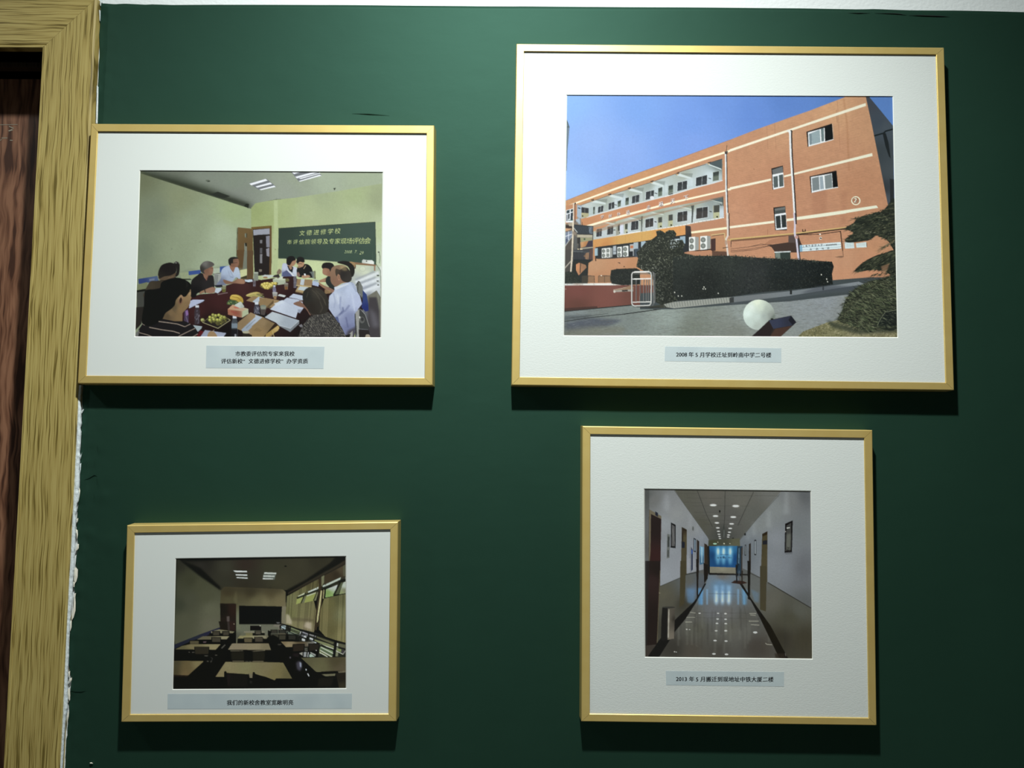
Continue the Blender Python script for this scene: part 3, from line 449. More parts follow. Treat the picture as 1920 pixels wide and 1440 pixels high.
def paint_school():
    c = Canvas(1052, 174, 1688, 638, 5); A = (1050, 170, 6); B = (1370, 170, 6); C = (1050, 400, 6); D = (1370, 400, 6); H1 = (1040, 370, 12); H2 = (1160, 300, 9.6); H3 = (1480, 430, 12)
    OR = (184, 130, 100)
    c.view(1050, 170, 1)
    c.P([(0, 0), (640, 0), (640, 470), (0, 470)], g=[(15, 20, (134, 176, 234)), (60, 100, (140, 172, 228)), (150, 30, (118, 158, 222)), (250, 60, (112, 150, 218)), (120, 120, (134, 166, 226)), (20, 190, (150, 186, 238)), (300, 20, (106, 144, 212)), (366, 40, (99, 137, 206)), (420, 15, (92, 130, 197)), (600, 40, (88, 128, 190)), (560, 15, (84, 124, 186)), (250, 100, (120, 154, 220))])
    # neighbour edge left
    c.view(*A)
    c.P([(66, 310), (88, 350), (106, 410), (98, 520), (84, 680), (76, 900), (62, 900)], (104, 120, 134)); c.L([(70, 320), (104, 412), (78, 405)], 8, (64, 80, 80))
    # right dark end wall
    c.view(*B)
    c.P([(1508, 60), (1550, 60), (1700, 240), (1830, 400), (1840, 1500), (1650, 1500)], g=[(1560, 150, (62, 68, 76)), (1650, 350, (62, 72, 82)), (1750, 420, (70, 80, 88)), (1650, 700, (58, 66, 70)), (1720, 1100, (50, 56, 60)), (1800, 900, (66, 74, 78)), (1700, 1200, (74, 84, 92))])
    c.L([(1575, 520), (1720, 478), (1745, 455), (1840, 430)], 16, (22, 30, 32)); c.P([(1710, 480), (1745, 478), (1775, 580), (1800, 760), (1780, 740), (1740, 620)], (28, 34, 36)); c.P([(1790, 990), (1840, 1000), (1842, 1500), (1800, 1500)], (40, 44, 46)); c.P([(1680, 1232), (1708, 1236), (1706, 1262), (1682, 1256)], (120, 128, 124)); c.L([(1680, 1235), (1712, 1250)], 5, (200, 206, 196))
    # main facade
    c.view(1050, 170, 1)
    lt = lambda g, k: [(x, y, tuple(min(v*k*e, 250) for v, e in zip(q, (.87, .90, .90)))) for x, y, q in g]
    fac = [(0, 210.5), (10, 206.7), (106.7, 168.3), (208, 132.5), (320, 91.5), (366.7, 73.3), (436.7, 48.3), (468, 37.5), (533, 12.5), (543, 5), (572, 5), (584, 60), (596, 120), (612, 200), (632, 300), (640, 380), (0, 380)]
    c.P(fac, g=lt([(40, 210, (188, 134, 92)), (150, 160, (186, 132, 92)), (260, 118, (184, 130, 96)), (350, 100, (180, 128, 96)), (420, 80, (186, 136, 102)), (520, 40, (196, 146, 108)), (420, 160, (176, 122, 92)), (520, 120, (182, 130, 98)), (380, 220, (180, 124, 94)), (480, 220, (180, 126, 96)), (560, 180, (178, 124, 92)), (340, 240, (184, 130, 100)), (500, 330, (192, 136, 104)), (590, 320, (184, 130, 96)), (400, 320, (188, 132, 100)), (570, 60, (184, 134, 100))], 1.19))
    c.setclip(fac)
    for k in range(150):   # tile courses: they fan with the facade's perspective
        t = k/150; y0 = 12+360*t; y1 = 195+185*t
        c.L([(572, y0-6+t*8), (300, 110+t*262)], .5, (150, 100, 74) if k % 2 else (206, 156, 118), .16)
    c.noise(.018, 1.2, 3, 1); c.noise(.012, 7)
    for x in (505, 520, 640): c.L([(x-370+250, 20), (x-370+255, 110)], 1.5, (150, 106, 80), .3)
    c.L([(148+370-0, 36), (150+370, 60)], 1, (140, 100, 76), .6); c.L([(212+320, 16), (218+320, 60), (222+320, 150)], 2.5, (150, 100, 66), .4, blur=1)
    c.P([(472, 170), (500, 168), (500, 240), (474, 240)], (150, 100, 76), .25, blur=2); c.P([(528, 188), (538, 188), (536, 250), (526, 250)], (150, 100, 76), .2, blur=2)
    c.setclip()
    # corner lit edge
    c.view(*A)
    c.L([(60, 1240), (640, 1010), (1250, 795), (1920, 552)], 5, (150, 110, 84), .7)
    # recessed galleries --------------------------------------------------
    c.view(1050, 170, 1)
    wh = [(190/6, 1330/6, (150, 168, 172)), (100, 200, (168, 180, 178)), (200, 170, (176, 184, 176)), (300, 140, (160, 168, 158)), (300, 165, (196, 208, 208)), (200, 190, (198, 210, 210)), (100, 225, (190, 202, 204)), (200, 255, (196, 208, 208)), (300, 225, (196, 206, 208)), (250, 215, (160, 166, 152)), (100, 245, (170, 176, 160))]
    c.view(*A)
    c.P([(195, 1300), (520, 1185), (1000, 1035), (1640, 820), (1825, 765), (1825, 1012), (1500, 1100), (900, 1270), (240, 1440), (195, 1440)], g=[(220, 1350, (160, 178, 190)), (500, 1220, (160, 170, 160)), (800, 1130, (158, 168, 158)), (1400, 950, (156, 164, 152)), (1780, 830, (112, 124, 120)), (1450, 1030, (190, 204, 208)), (1100, 1120, (190, 204, 206)), (700, 1250, (192, 206, 212)), (1700, 970, (196, 210, 214)), (1000, 1050, (150, 160, 152)), (300, 1300, (186, 196, 192))])
    # beams and windows, upper gallery (view A)
    for x0, y0, x1, y1 in ((350, 1245, 515, 1275), (545, 1182, 700, 1215), (765, 1112, 925, 1150), (1020, 1035, 1165, 1078), (1310, 945, 1475, 990), (1665, 825, 1815, 885)):
        c.P([(x0, y0), (x0+30, y0-14), (x1, y1-12), (x1, y1+6), (x0+10, y0+12)], (200, 212, 210)); c.P([(x0+40, y0-16), (x1+20, y1-60), (x1+10, y1-14)], (104, 112, 106), .45); c.P([(x0-6, y0+2), (x0-2, y0-18), (x0+34, y0-26), (x0+30, y0-10)], (70, 54, 44)); c.E(x0+8, y0-2, 14, 8, (196, 170, 130))
    c.P([(1680, 818), (1822, 770), (1822, 880), (1690, 830)], (74, 86, 88)); c.L([(200, 1300), (560, 1175), (1010, 1035), (1300, 935), (1310, 950)], 5, (92, 66, 52), .8); c.L([(1320, 920), (1640, 828)], 5, (70, 56, 48), .9); c.L([(1670, 815), (1825, 768)], 7, (60, 60, 58), .9)
    def win(q, mull=None, col=(56, 60, 62), fr=(206, 216, 220)):
        q = np.array(q, float); m = q.mean(0); c.P(m+(q-m)*1.10, fr, .75); c.P(q, col)
        c.P([q[0], q[1], q[1]*.65+q[2]*.35, q[0]*.65+q[3]*.35], (40, 44, 46), .5)
        if mull:
            for t in mull: c.L([q[0]*(1-t)+q[1]*t, q[3]*(1-t)+q[2]*t], 5, (168, 176, 178))
    for q, mu in (([(245, 1310), (322, 1322), (322, 1378), (245, 1368)], (.5,)), ([(430, 1310), (488, 1290), (486, 1358), (424, 1378)], (.5,)), ([(548, 1268), (612, 1250), (612, 1320), (546, 1342)], (.5,)), ([(812, 1190), (892, 1168), (890, 1250), (808, 1270)], (.5,)), ([(968, 1140), (1058, 1118), (1056, 1205), (964, 1230)], (.6,)), ([(1325, 1035), (1430, 1012), (1428, 1105), (1320, 1132)], (.5,)), ([(1532, 980), (1655, 948), (1652, 1050), (1528, 1075)], (.54,))): win(q, mu)
    for q in ([(375, 1310), (392, 1305), (390, 1385), (372, 1390)], [(650, 1245), (686, 1232), (682, 1300), (650, 1310)], [(738, 1210), (775, 1200), (772, 1280), (735, 1290)], [(1106, 1100), (1150, 1085), (1148, 1180), (1104, 1192)], [(1222, 1072), (1272, 1060), (1270, 1160), (1218, 1172)], [(1722, 920), (1788, 905), (1785, 1005), (1720, 1018)]):
        win(q, None, (70, 80, 72), (168, 178, 168)); c.P([(q[0][0]*.5+q[3][0]*.5, q[0][1]*.5+q[3][1]*.5), (q[1][0]*.5+q[2][0]*.5, q[1][1]*.5+q[2][1]*.5), q[2], q[3]], (120, 130, 116), .6)
    for x, y in ((216, 1322), (625, 1285), (1080, 1155), (1685, 988)): c.L([(x-12, y-3), (x+13, y+3)], 8, (20, 22, 22))
    for x, y in ((405, 1310), (610, 1230), (905, 1165), (1185, 1060), (1470, 985)): c.P([(x, y), (x+26, y-8), (x+24, y+80), (x, y+88)], (206, 218, 222), .35)
    c.P([(245, 1385), (322, 1380), (322, 1420), (245, 1430)], (150, 152, 128)); c.E(1035, 1205, 24, 20, (214, 218, 222)); c.P([(1225, 1160), (1270, 1150), (1270, 1175), (1225, 1185)], (30, 32, 30), .8); c.L([(1226, 1160), (1270, 1148)], 5, (180, 190, 190))
    c.L([(300, 1425), (700, 1310), (900, 1262), (1300, 1160), (1500, 1098), (1720, 1042), (1828, 1010)], 9, (214, 220, 222)); c.L([(1180, 1195), (1300, 1160)], 5, (236, 240, 240))
    # parapet band upper with stripe & letters
    c.P([(232, 1450), (300, 1434), (700, 1318), (1300, 1168), (1720, 1050), (1828, 1018), (1850, 1195), (1500, 1270), (1000, 1398), (400, 1560), (200, 1640)], g=lt([(300, 1480, (190, 128, 88)), (800, 1330, (190, 128, 90)), (1400, 1190, (188, 128, 94)), (1750, 1100, (184, 128, 98)), (1000, 1340, (190, 124, 90)), (600, 1480, (196, 134, 96))], 1.17))
    c.L([(1708, 1080), (1708, 1120)], 4, (206, 156, 120), .7)
    # lower gallery
    c.view(*H2)
    c.P([(-700, 1380), (-300, 1230), (0, 1085), (300, 1000), (800, 870), (1200, 790), (1600, 720), (1885, 655), (1895, 1040), (1690, 1085), (800, 1225), (200, 1330), (-300, 1420), (-700, 1500)],
        g=[(-400, 1250, (176, 182, 166)), (0, 1100, (170, 176, 160)), (400, 1000, (164, 172, 156)), (700, 920, (160, 168, 152)), (1300, 830, (158, 166, 150)), (1800, 700, (90, 102, 102)), (1750, 780, (150, 160, 156)), (1300, 1000, (196, 206, 208)), (600, 1150, (190, 200, 204)), (100, 1250, (190, 200, 204)), (-300, 1330, (188, 198, 202)), (1850, 950, (194, 206, 214))])
    for x0, y0, x1, y1 in ((1070, 845, 1310, 890), (560, 950, 810, 985), (150, 1045, 380, 1080), (1640, 715, 1870, 775), (-260, 1130, -60, 1160)):
        c.P([(x0, y0), (x0+60, y0-10), (x1, y1-10), (x1, y1+8)], (198, 208, 200)); c.P([(x0+60, y0-12), (x1+10, y1-70), (x1+10, y1-12)], (130, 138, 124), .5)
    c.P([(1640, 710), (1885, 655), (1885, 770), (1860, 765)], (84, 98, 100)); c.P([(1300, 820), (1360, 815), (1350, 880), (1330, 1145), (1312, 1145), (1315, 880)], (72, 78, 74)); c.P([(1860, 660), (1885, 655), (1885, 830), (1870, 820)], (74, 84, 80))
    c.P([(400, 1015), (440, 1010), (432, 1050), (420, 1290), (408, 1290)], (84, 90, 84))
    for q, mu in (([(1062, 945), (1235, 915), (1232, 1090), (1055, 1118)], (.56,)), ([(1400, 870), (1605, 840), (1600, 1030), (1395, 1062)], (.54,)), ([(485, 1070), (625, 1042), (622, 1195), (478, 1222)], (.52,)), ([(228, 1120), (355, 1098), (352, 1245), (222, 1268)], (.58,))): win(q, mu, (64, 62, 60))
    for x0, y0, x1, y1, m in ((715, 1035, 782, 1225, .5), (900, 990, 972, 1200, .5), (1712, 820, 1815, 1050, .55), (115, 1155, 160, 1330, .5), (0, 1160, 20, 1340, .4)):
        s_ = (y1-y0)*.02; c.P([(x0-16, y0+s_), (x1, y0-10), (x1, y1-8), (x0-16, y1+8)], (168, 172, 150), .8); c.P([(x0, y0), (x1, y0-12), (x1, y0+(y1-y0)*m-8), (x0, y0+(y1-y0)*m)], (70, 72, 66)); c.P([(x0, y0+(y1-y0)*m), (x1, y0+(y1-y0)*m-10), (x1, y1-8), (x0, y1)], (176, 178, 142))
        c.E((x0+x1)/2+10, y1-28, 16, 14, (20, 22, 20))
    for x, y in ((1655, 928), (662, 1112), (380, 1088), (1840, 810)): c.L([(x-16, y-4), (x+16, y+4)], 13, (20, 22, 24))
    c.L([(0, 1360), (200, 1328), (700, 1245), (1200, 1165), (1500, 1100), (1690, 1070), (1890, 1038)], 15, (230, 234, 230))
    for k in range(26): c.L([(60+k*72+6*(k % 3), 1345-k*12.3), (68+k*72+6*(k % 3), 1362-k*12.3)], 8, (120, 120, 110), .6)
    c.view(*H1)
    for q in ([(948, 715), (1065, 702), (1055, 875), (935, 890)], [(1190, 665), (1320, 645), (1312, 825), (1180, 845)], [(1728, 545), (1885, 525), (1880, 720), (1715, 745)]): win(q, (.6,), (58, 60, 62))
    c.P([(1385, 655), (1462, 600), (1462, 760), (1440, 860), (1378, 865)], (150, 152, 140)); c.P([(1425, 620), (1468, 605), (1462, 745), (1425, 760)], (64, 66, 60)); c.P([(1470, 610), (1540, 600), (1540, 820), (1466, 830)], (206, 212, 226)); c.P([(1590, 600), (1645, 590), (1640, 715), (1590, 725)], (70, 76, 66)); c.P([(1590, 725), (1640, 715), (1635, 820), (1590, 825)], (180, 184, 160)); c.E(1622, 795, 12, 26, (26, 26, 24)); c.L([(1325, 738), (1362, 734)], 16, (26, 28, 26))
    c.P([(870, 690), (1000, 660), (1200, 610), (1300, 600), (1000, 560), (870, 640)], (156, 160, 146), .5, blur=10)
    c.L([(1040, 935), (1380, 870), (1700, 800), (1920, 765)], 16, (232, 236, 236))
    # lower edge of letter band under stripe
    c.view(*A)
    c.P([(400, 1560), (1000, 1398), (1500, 1270), (1850, 1190), (1845, 1200), (1500, 1290), (1000, 1420), (400, 1600)], (150, 120, 96), .5)
    # stripes
    S = (250, 238, 208)
    c.P([(66, 1298), (170, 1258), (170, 1276), (66, 1314)], S); c.P([(160, 1262), (700, 1065), (1250, 880), (1850, 684), (1855, 706), (1250, 905), (700, 1088), (160, 1280)], S); c.P([(1870, 680), (1925, 658), (1925, 682), (1870, 706)], S)
    c.P([(280, 1520), (600, 1425), (1000, 1318), (1300, 1240), (1860, 1115), (1862, 1134), (1300, 1262), (1000, 1340), (600, 1450), (280, 1545)], S); c.P([(1880, 1105), (1925, 1095), (1925, 1118), (1880, 1128)], S)
    c.view(*B)
    S2 = (236, 232, 208)
    c.P([(-10, 660), (600, 452), (640, 440), (1520, 138), (1522, 172), (640, 465), (-10, 688)], S2); c.P([(690, 428), (700, 440), (660, 460)], S2)
    c.P([(-10, 1088), (455, 988), (455, 1012), (-10, 1116)], S2); c.P([(600, 955), (1592, 702), (1596, 735), (600, 975)], S2)
    c.P([(700, 1428), (1250, 1350), (1640, 1290), (1660, 1318), (1250, 1385), (720, 1455)], S2)
    c.view(*D)
    c.P([(-10, 145), (490, 82), (490, 108), (-10, 170)], S2); c.P([(630, 62), (1000, 20), (1300, -20), (1300, 0), (1000, 44), (630, 90)], S2)
    c.view(*C)
    c.P([(1470, 205), (1880, 152), (1880, 178), (1475, 228)], (244, 236, 200))
    # Chinese letters on the parapet
    c.view(*A)
    for i, (t, x, y, z) in enumerate((('学', 455, 1440, 42), ('好', 545, 1432, 44), ('外', 640, 1412, 46), ('语', 740, 1395, 52), ('走', 972, 1338, 52), ('遍', 1108, 1302, 58), ('天', 1238, 1272, 62), ('下', 1385, 1238, 66))):
        c.text(t, x+3, y+4, z, (70, 50, 44), wx=.9, shear=.25, bold=.03); c.text(t, x, y, z, (240, 242, 244), wx=.9, shear=.25, bold=.03)
    # rain pipes
    for q, w in (([(1862, 700), (1868, 1100), (1882, 1500)], 15),): c.L(q, w, (222, 230, 232)); c.L([(x+12, y) for x, y in q], 9, (40, 38, 40))
    c.L([(1878, 615), (1870, 700), (1886, 690)], 5, (60, 54, 40)); c.P([(1852, 684), (1888, 680), (1884, 716), (1856, 712)], (70, 64, 60)); c.L([(168, 1265), (160, 1440)], 14, (214, 214, 204)); c.L([(178, 1270), (172, 1440)], 6, (60, 50, 50)); c.E(172, 1266, 7, 6, (30, 30, 30))
    c.view(*B)
    c.P([(625, 445), (680, 440), (676, 466), (650, 470)], (226, 228, 222)); c.E(682, 462, 12, 18, (30, 32, 30))
    q = [(668, 460), (676, 700), (692, 950), (708, 1200), (722, 1440)]; c.L(q, 24, (226, 230, 230)); c.L([(x+16, y+12) for x, y in q], 14, (44, 38, 36))
    # annex windows
    def bigwin(o, panes, dark=None):
        c.P(o, (34, 32, 30)); q = [(x+10, y+14) if i in (0,) else (x, y) for i, (x, y) in enumerate(o)]
        for p, col in panes: c.P(p, col)
    c.P([(852, 462), (1138, 370), (1155, 545), (866, 632)], (36, 32, 30)); c.P([(870, 470), (1058, 418), (1062, 578), (876, 628)], (228, 234, 236)); c.P([(882, 486), (910, 478), (916, 604), (888, 612)], (120, 136, 142)); c.P([(908, 476), (1002, 438), (1010, 580), (918, 604)], (146, 164, 168)); c.P([(1014, 428), (1048, 420), (1050, 566), (1022, 574)], (104, 122, 124)); c.P([(1058, 412), (1140, 374), (1152, 542), (1062, 566)], (14, 18, 20)); c.L([(1052, 420), (1058, 572)], 8, (236, 240, 240)); c.L([(876, 626), (1060, 576), (1156, 548)], 8, (226, 232, 232)); c.L([(1145, 374), (1156, 545)], 5, (190, 180, 166)); c.L([(1010, 436), (1018, 578)], 8, (236, 240, 240))
    c.P([(888, 965), (1190, 898), (1208, 1085), (906, 1152)], (34, 30, 30)); c.P([(902, 972), (1140, 930), (1150, 1098), (912, 1148)], (226, 232, 234)); c.P([(914, 985), (992, 966), (1000, 1112), (922, 1130)], (120, 130, 132)); c.P([(1000, 968), (1036, 962), (1050, 1104), (1008, 1112)], (150, 164, 172)); c.P([(1056, 958), (1136, 936), (1144, 1092), (1066, 1106)], (122, 132, 132)); c.P([(1146, 926), (1190, 905), (1204, 1080), (1156, 1092)], (12, 14, 16)); c.L([(910, 1146), (1060, 1112), (1208, 1086)], 9, (228, 234, 234)); c.L([(1042, 955), (1056, 1108)], 9, (238, 242, 242))
    c.P([(458, 875), (588, 842), (600, 1085), (472, 1116)], (40, 36, 34)); c.P([(468, 890), (584, 852), (590, 920), (474, 944)], (104, 108, 108)); c.P([(470, 945), (592, 920), (602, 1085), (478, 1114)], (230, 236, 238)); c.P([(480, 968), (530, 958), (534, 1084), (486, 1094)], (82, 92, 92)); c.P([(542, 950), (590, 940), (594, 1074), (548, 1082)], (78, 88, 88))
    c.P([(482, 1315), (614, 1298), (632, 1570), (500, 1570)], (40, 36, 34)); c.P([(494, 1328), (612, 1306), (618, 1368), (498, 1385)], (106, 110, 108)); c.P([(500, 1352), (618, 1336), (618, 1368), (500, 1385)], (70, 76, 74)); c.P([(496, 1390), (622, 1372), (634, 1556), (508, 1568)], (228, 234, 236)); c.P([(505, 1412), (558, 1404), (566, 1544), (516, 1550)], (46, 52, 52)); c.P([(568, 1402), (620, 1394), (628, 1534), (578, 1542)], (44, 50, 50)); c.L([(484, 1320), (504, 1565)], 7, (26, 24, 24))
    c.E(262, 882, 5, 5, (130, 90, 66)); c.E(1408, 1238, 52, 50, (238, 236, 208)); c.E(1408, 1238, 40, 39, (170, 118, 86)); c.E(1402, 1234, 36, 35, (96, 66, 52), .5); c.E(1408, 1240, 38, 37, (172, 122, 92), .85)
    c.text('2', 1384, 1262, 72, (70, 52, 44), bold=.06, skew=.1); c.text('2', 1380, 1258, 72, (240, 238, 214), bold=.06, skew=.1)
    # yellow gas pipe, wires, porch, door, signs
    c.view(*D)
    c.P([(0, 290), (700, 228), (1350, 148), (1340, 168), (700, 250), (300, 296), (0, 318)], (92, 66, 48), .7); c.P([(-5, 284), (700, 222), (1350, 146), (1350, 158), (700, 236), (-5, 300)], (206, 176, 112)); c.L([(740, 236), (900, 222), (1350, 166)], 9, (30, 24, 22)); c.L([(760, 240), (1000, 236), (1240, 202)], 7, (36, 28, 26)); c.L([(810, 180), (808, 205), (842, 200), (838, 180)], 8, (40, 30, 24)); c.E(1006, 236, 10, 10, (226, 220, 206))
    c.P([(410, 360), (650, 325), (650, 255), (760, 245), (800, 360), (780, 440), (680, 440), (495, 430), (460, 380)], (66, 52, 46)); c.P([(440, 300), (648, 252), (648, 322), (400, 352), (380, 345)], (172, 122, 92)); c.P([(760, 300), (815, 365), (770, 365)], (60, 46, 42)); c.P([(650, 255), (720, 250), (725, 330), (652, 330)], (84, 72, 68))
    c.P([(496, 440), (672, 432), (674, 520), (500, 512)], (48, 58, 54)); c.P([(502, 442), (556, 440), (560, 512), (504, 512)], (112, 124, 116)); c.L([(494, 438), (674, 430)], 13, (206, 216, 216))
    for q in ([(0, 402), (200, 378), (400, 350), (460, 352)], [(0, 420), (180, 408), (380, 372), (440, 360)], [(0, 436), (250, 412), (430, 368)], [(200, 380), (340, 345), (400, 352)]): c.L(q, 4, (60, 44, 38), .85)
    c.L([(415, 180), (415, 235)], 4, (150, 100, 74)); c.P([(0, 318), (8, 318), (6, 380), (0, 380)], (60, 50, 46))
    c.P([(775, 358), (1238, 322), (1245, 398), (778, 434)], (214, 230, 234)); c.P([(775, 362), (806, 360), (806, 430), (778, 432)], (132, 176, 200)); c.L([(778, 388), (1240, 350)], 4, (120, 140, 150), .8); c.L([(778, 412), (1243, 376)], 4, (120, 140, 150), .8); c.L([(775, 434), (1245, 400)], 4, (110, 70, 50))
    c.view(*H3)
    for i, t in enumerate('上海外国语大学'): c.text(t, 290+i*68, 400-i*4.4, 50, (52, 60, 62), bold=.03, shear=.07)
    for i in range(7): c.E(835+i*36, 356-i*2.6, 15, 16, (60, 58, 56), .85); c.L([(822+i*36, 350), (848+i*36, 350)], 4, (150, 160, 160), .7)
    c.L([(765, 354), (795, 351)], 6, (90, 96, 100)); c.L([(1085, 335), (1105, 350)], 5, (130, 140, 146))
    for t, x, y in (('东', 455, 470), ('昌', 600, 462), ('分', 725, 454), ('校', 850, 446)): c.text(t, x, y, 50, (48, 54, 56), bold=.03, shear=.07)
    c.view(*D)
    c.P([(1280, 322), (1385, 325), (1392, 392), (1286, 398)], (206, 222, 222)); c.P([(1410, 338), (1525, 322), (1530, 382), (1415, 386)], (210, 226, 224)); c.L([(1530, 330), (1532, 380)], 5, (80, 60, 46))
    for k in range(3): c.L([(1300, 345+k*14), (1375, 340+k*14)], 3, (140, 156, 160), .7); c.L([(1425, 345+k*12), (1515, 335+k*12)], 3, (140, 156, 160), .7)
    c.L([(1236, 200), (1250, 330), (1268, 490)], 9, (40, 28, 20)); c.P([(1172, 492), (1230, 480), (1250, 478), (1275, 488), (1250, 500), (1200, 498)], (30, 26, 22)); c.E(1012, 280, 15, 17, (226, 222, 210)); c.P([(1000, 280), (1012, 272), (1028, 284), (1012, 288)], (24, 20, 18))
    c.setclip([(780, 440), (1500, 400), (1860, 500), (1860, 830), (1150, 815), (1150, 540), (790, 520)])
    c.P([(780, 440), (1860, 400), (1860, 830), (1150, 815)], g=[(1300, 500, (192, 146, 112)), (1300, 750, (198, 144, 108)), (1000, 480, (190, 142, 108)), (1600, 650, (200, 140, 104))], a=.6)
    for k in range(60): y = 430+k*7; c.L([(780, y+8), (1300, y), (1860, y-4)], 3, (166, 112, 84) if k % 2 else (214, 160, 124), .35)
    c.setclip()
    # pipe lower part
    q = [(715, 0), (724, 120), (720, 215), (726, 255), (740, 290), (752, 400), (765, 525)]; c.L(q, 22, (204, 200, 214)); c.L([(x+14, y) for x, y in q[:2]], 14, (40, 34, 32)); c.L([(x+16, y) for x, y in q[4:]], 12, (50, 50, 52)); c.E(742, 268, 18, 20, (190, 150, 140))
    # left block below: yellow band, AC recess, stair tower
    c.view(*C)
    c.P([(1475, 130), (1845, 62), (1870, 150), (1475, 205)], (184, 132, 100)); c.P([(1475, 230), (1880, 180), (1890, 480), (1400, 480)], g=lt([(1500, 240, (178, 126, 92)), (1800, 300, (186, 132, 96)), (1600, 440, (186, 130, 92))], 1.15))
    c.P([(1410, 135), (1470, 145), (1478, 235), (1475, 460), (1410, 420)], g=[(1430, 160, (60, 52, 50)), (1440, 300, (44, 44, 46))]); c.P([(370, 380), (900, 310), (1410, 240), (1440, 280), (1440, 440), (850, 500), (380, 510)], (44, 48, 50))
    c.P([(370, 298), (900, 210), (1410, 135), (1412, 240), (900, 318), (560, 360), (365, 385)], g=[(450, 320, (206, 150, 88)), (700, 290, (204, 160, 92)), (950, 250, (206, 162, 92)), (1150, 200, (214, 152, 84)), (1380, 180, (214, 150, 88)), (500, 360, (196, 136, 78))])
    for x, y in ((920, 225), (1118, 190), (1350, 150), (735, 250), (640, 270)): c.L([(x, y), (x+2, y+75)], 4, (180, 140, 76), .6)
    c.P([(365, 385), (400, 380), (395, 510), (362, 520)], (186, 132, 92))
    for x0, y0, x1, y1, col in ((390, 395, 425, 475, (156, 182, 192)), (595, 370, 632, 460, (170, 180, 186)), (828, 330, 880, 400, (164, 180, 188)), (912, 318, 962, 380, (160, 180, 190)), (1350, 262, 1410, 340, (150, 172, 186)), (1285, 290, 1345, 380, (190, 206, 214)), (785, 350, 830, 480, (170, 176, 178))): c.P([(x0, y0), (x1, y0-6), (x1, y1), (x0, y1+4)], col)
    c.P([(840, 400), (900, 395), (880, 490), (835, 490)], (66, 76, 86)); c.P([(780, 430), (820, 425), (820, 480), (782, 485)], (34, 36, 40)); c.P([(790, 365), (825, 360), (825, 392), (790, 396)], (190, 130, 90)); c.L([(795, 380), (822, 376)], 6, (190, 80, 50)); c.L([(600, 430), (632, 426)], 5, (60, 64, 68))
    def ac(x0, y0, x1, y1, side):
        w = x1-x0; c.P([(x1, y0), (x1+side, y0+6), (x1+side, y1-10), (x1, y1)], (150, 154, 150)); c.P([(x0, y0+6), (x1, y0), (x1, y1), (x0, y1+6)], (228, 232, 228))
        for t in (.28, .72): cy = y0+(y1-y0)*t+3; c.E((x0+x1)/2-w*.08, cy, w*.36, (y1-y0)*.19, (90, 98, 94)); c.E((x0+x1)/2-w*.08, cy, w*.28, (y1-y0)*.15, (124, 130, 124)); c.E((x0+x1)/2-w*.08, cy, w*.1, (y1-y0)*.05, (150, 156, 150))
    ac(470, 390, 518, 503, 6); ac(523, 385, 562, 500, 28); ac(645, 374, 694, 496, 6); ac(709, 364, 768, 490, 4); ac(1452, 262, 1520, 418, 42); ac(1578, 252, 1655, 406, 40); c.P([(1695, 290), (1750, 280), (1750, 420), (1700, 430)], (70, 50, 46)); c.P([(1455, 425), (1700, 400), (1700, 412), (1460, 432)], (34, 30, 30))
    c.P([(1400, 440), (1460, 425), (1710, 420), (1712, 470), (1400, 478)], (184, 132, 100)); c.P([(1710, 425), (1890, 430), (1890, 480), (1712, 478)], (96, 70, 56)); c.L([(1700, 245), (1850, 225), (1858, 300), (1880, 330)], 9, (206, 184, 130)); c.L([(1710, 255), (1845, 238)], 5, (70, 54, 46)); c.L([(1884, 0), (1888, 250), (1868, 290), (1890, 480)], 20, (214, 206, 196)); c.L([(1902, 0), (1904, 250)], 9, (44, 38, 40)); c.E(1868, 330, 14, 30, (176, 150, 130)); c.L([(1830, 392), (1890, 380)], 6, (40, 36, 34)); c.L([(1890, 300), (1925, 300)], 10, (206, 176, 110))
    c.P([(325, 545), (400, 520), (870, 490), (870, 620), (575, 635), (575, 790), (310, 790)], g=lt([(400, 580, (190, 140, 104)), (700, 540, (192, 136, 100)), (450, 740, (184, 128, 92)), (800, 600, (186, 130, 92))], 1.15)); c.L([(400, 505), (402, 535)], 10, (40, 30, 28)); c.L([(652, 555), (675, 558), (672, 566)], 6, (40, 36, 36)); c.E(722, 600, 7, 7, (50, 40, 34)); c.P([(420, 515), (560, 512), (840, 490), (840, 478), (420, 505)], (60, 58, 56), .8)
    # stair tower (H1)
    c.view(*H1)
    c.P([(225, 200), (430, 140), (600, 180), (590, 460), (600, 620), (870, 650), (860, 1420), (200, 1800), (190, 600)], g=[(300, 220, (190, 134, 92)), (540, 300, (150, 166, 176)), (400, 700, (120, 106, 90)), (300, 1100, (72, 68, 64)), (600, 900, (110, 108, 100)), (500, 1300, (70, 72, 72))])
    c.P([(240, 215), (430, 150), (500, 150), (510, 500), (440, 540), (235, 600)], (188, 134, 96)); c.P([(255, 290), (425, 245), (420, 560), (250, 570)], (226, 232, 236)); c.P([(268, 300), (340, 280), (335, 350), (266, 368)], (50, 66, 70)); c.P([(360, 276), (420, 260), (418, 318), (360, 332)], (46, 62, 66)); c.P([(270, 392), (290, 385), (288, 530), (268, 536)], (60, 66, 80)); c.P([(300, 380), (340, 368), (334, 480), (300, 500)], (48, 58, 66)); c.P([(360, 352), (412, 338), (408, 500), (355, 510)], (48, 58, 66)); c.L([(310, 520), (410, 510)], 18, (24, 70, 60)); c.L([(350, 270), (340, 540)], 10, (230, 236, 240))
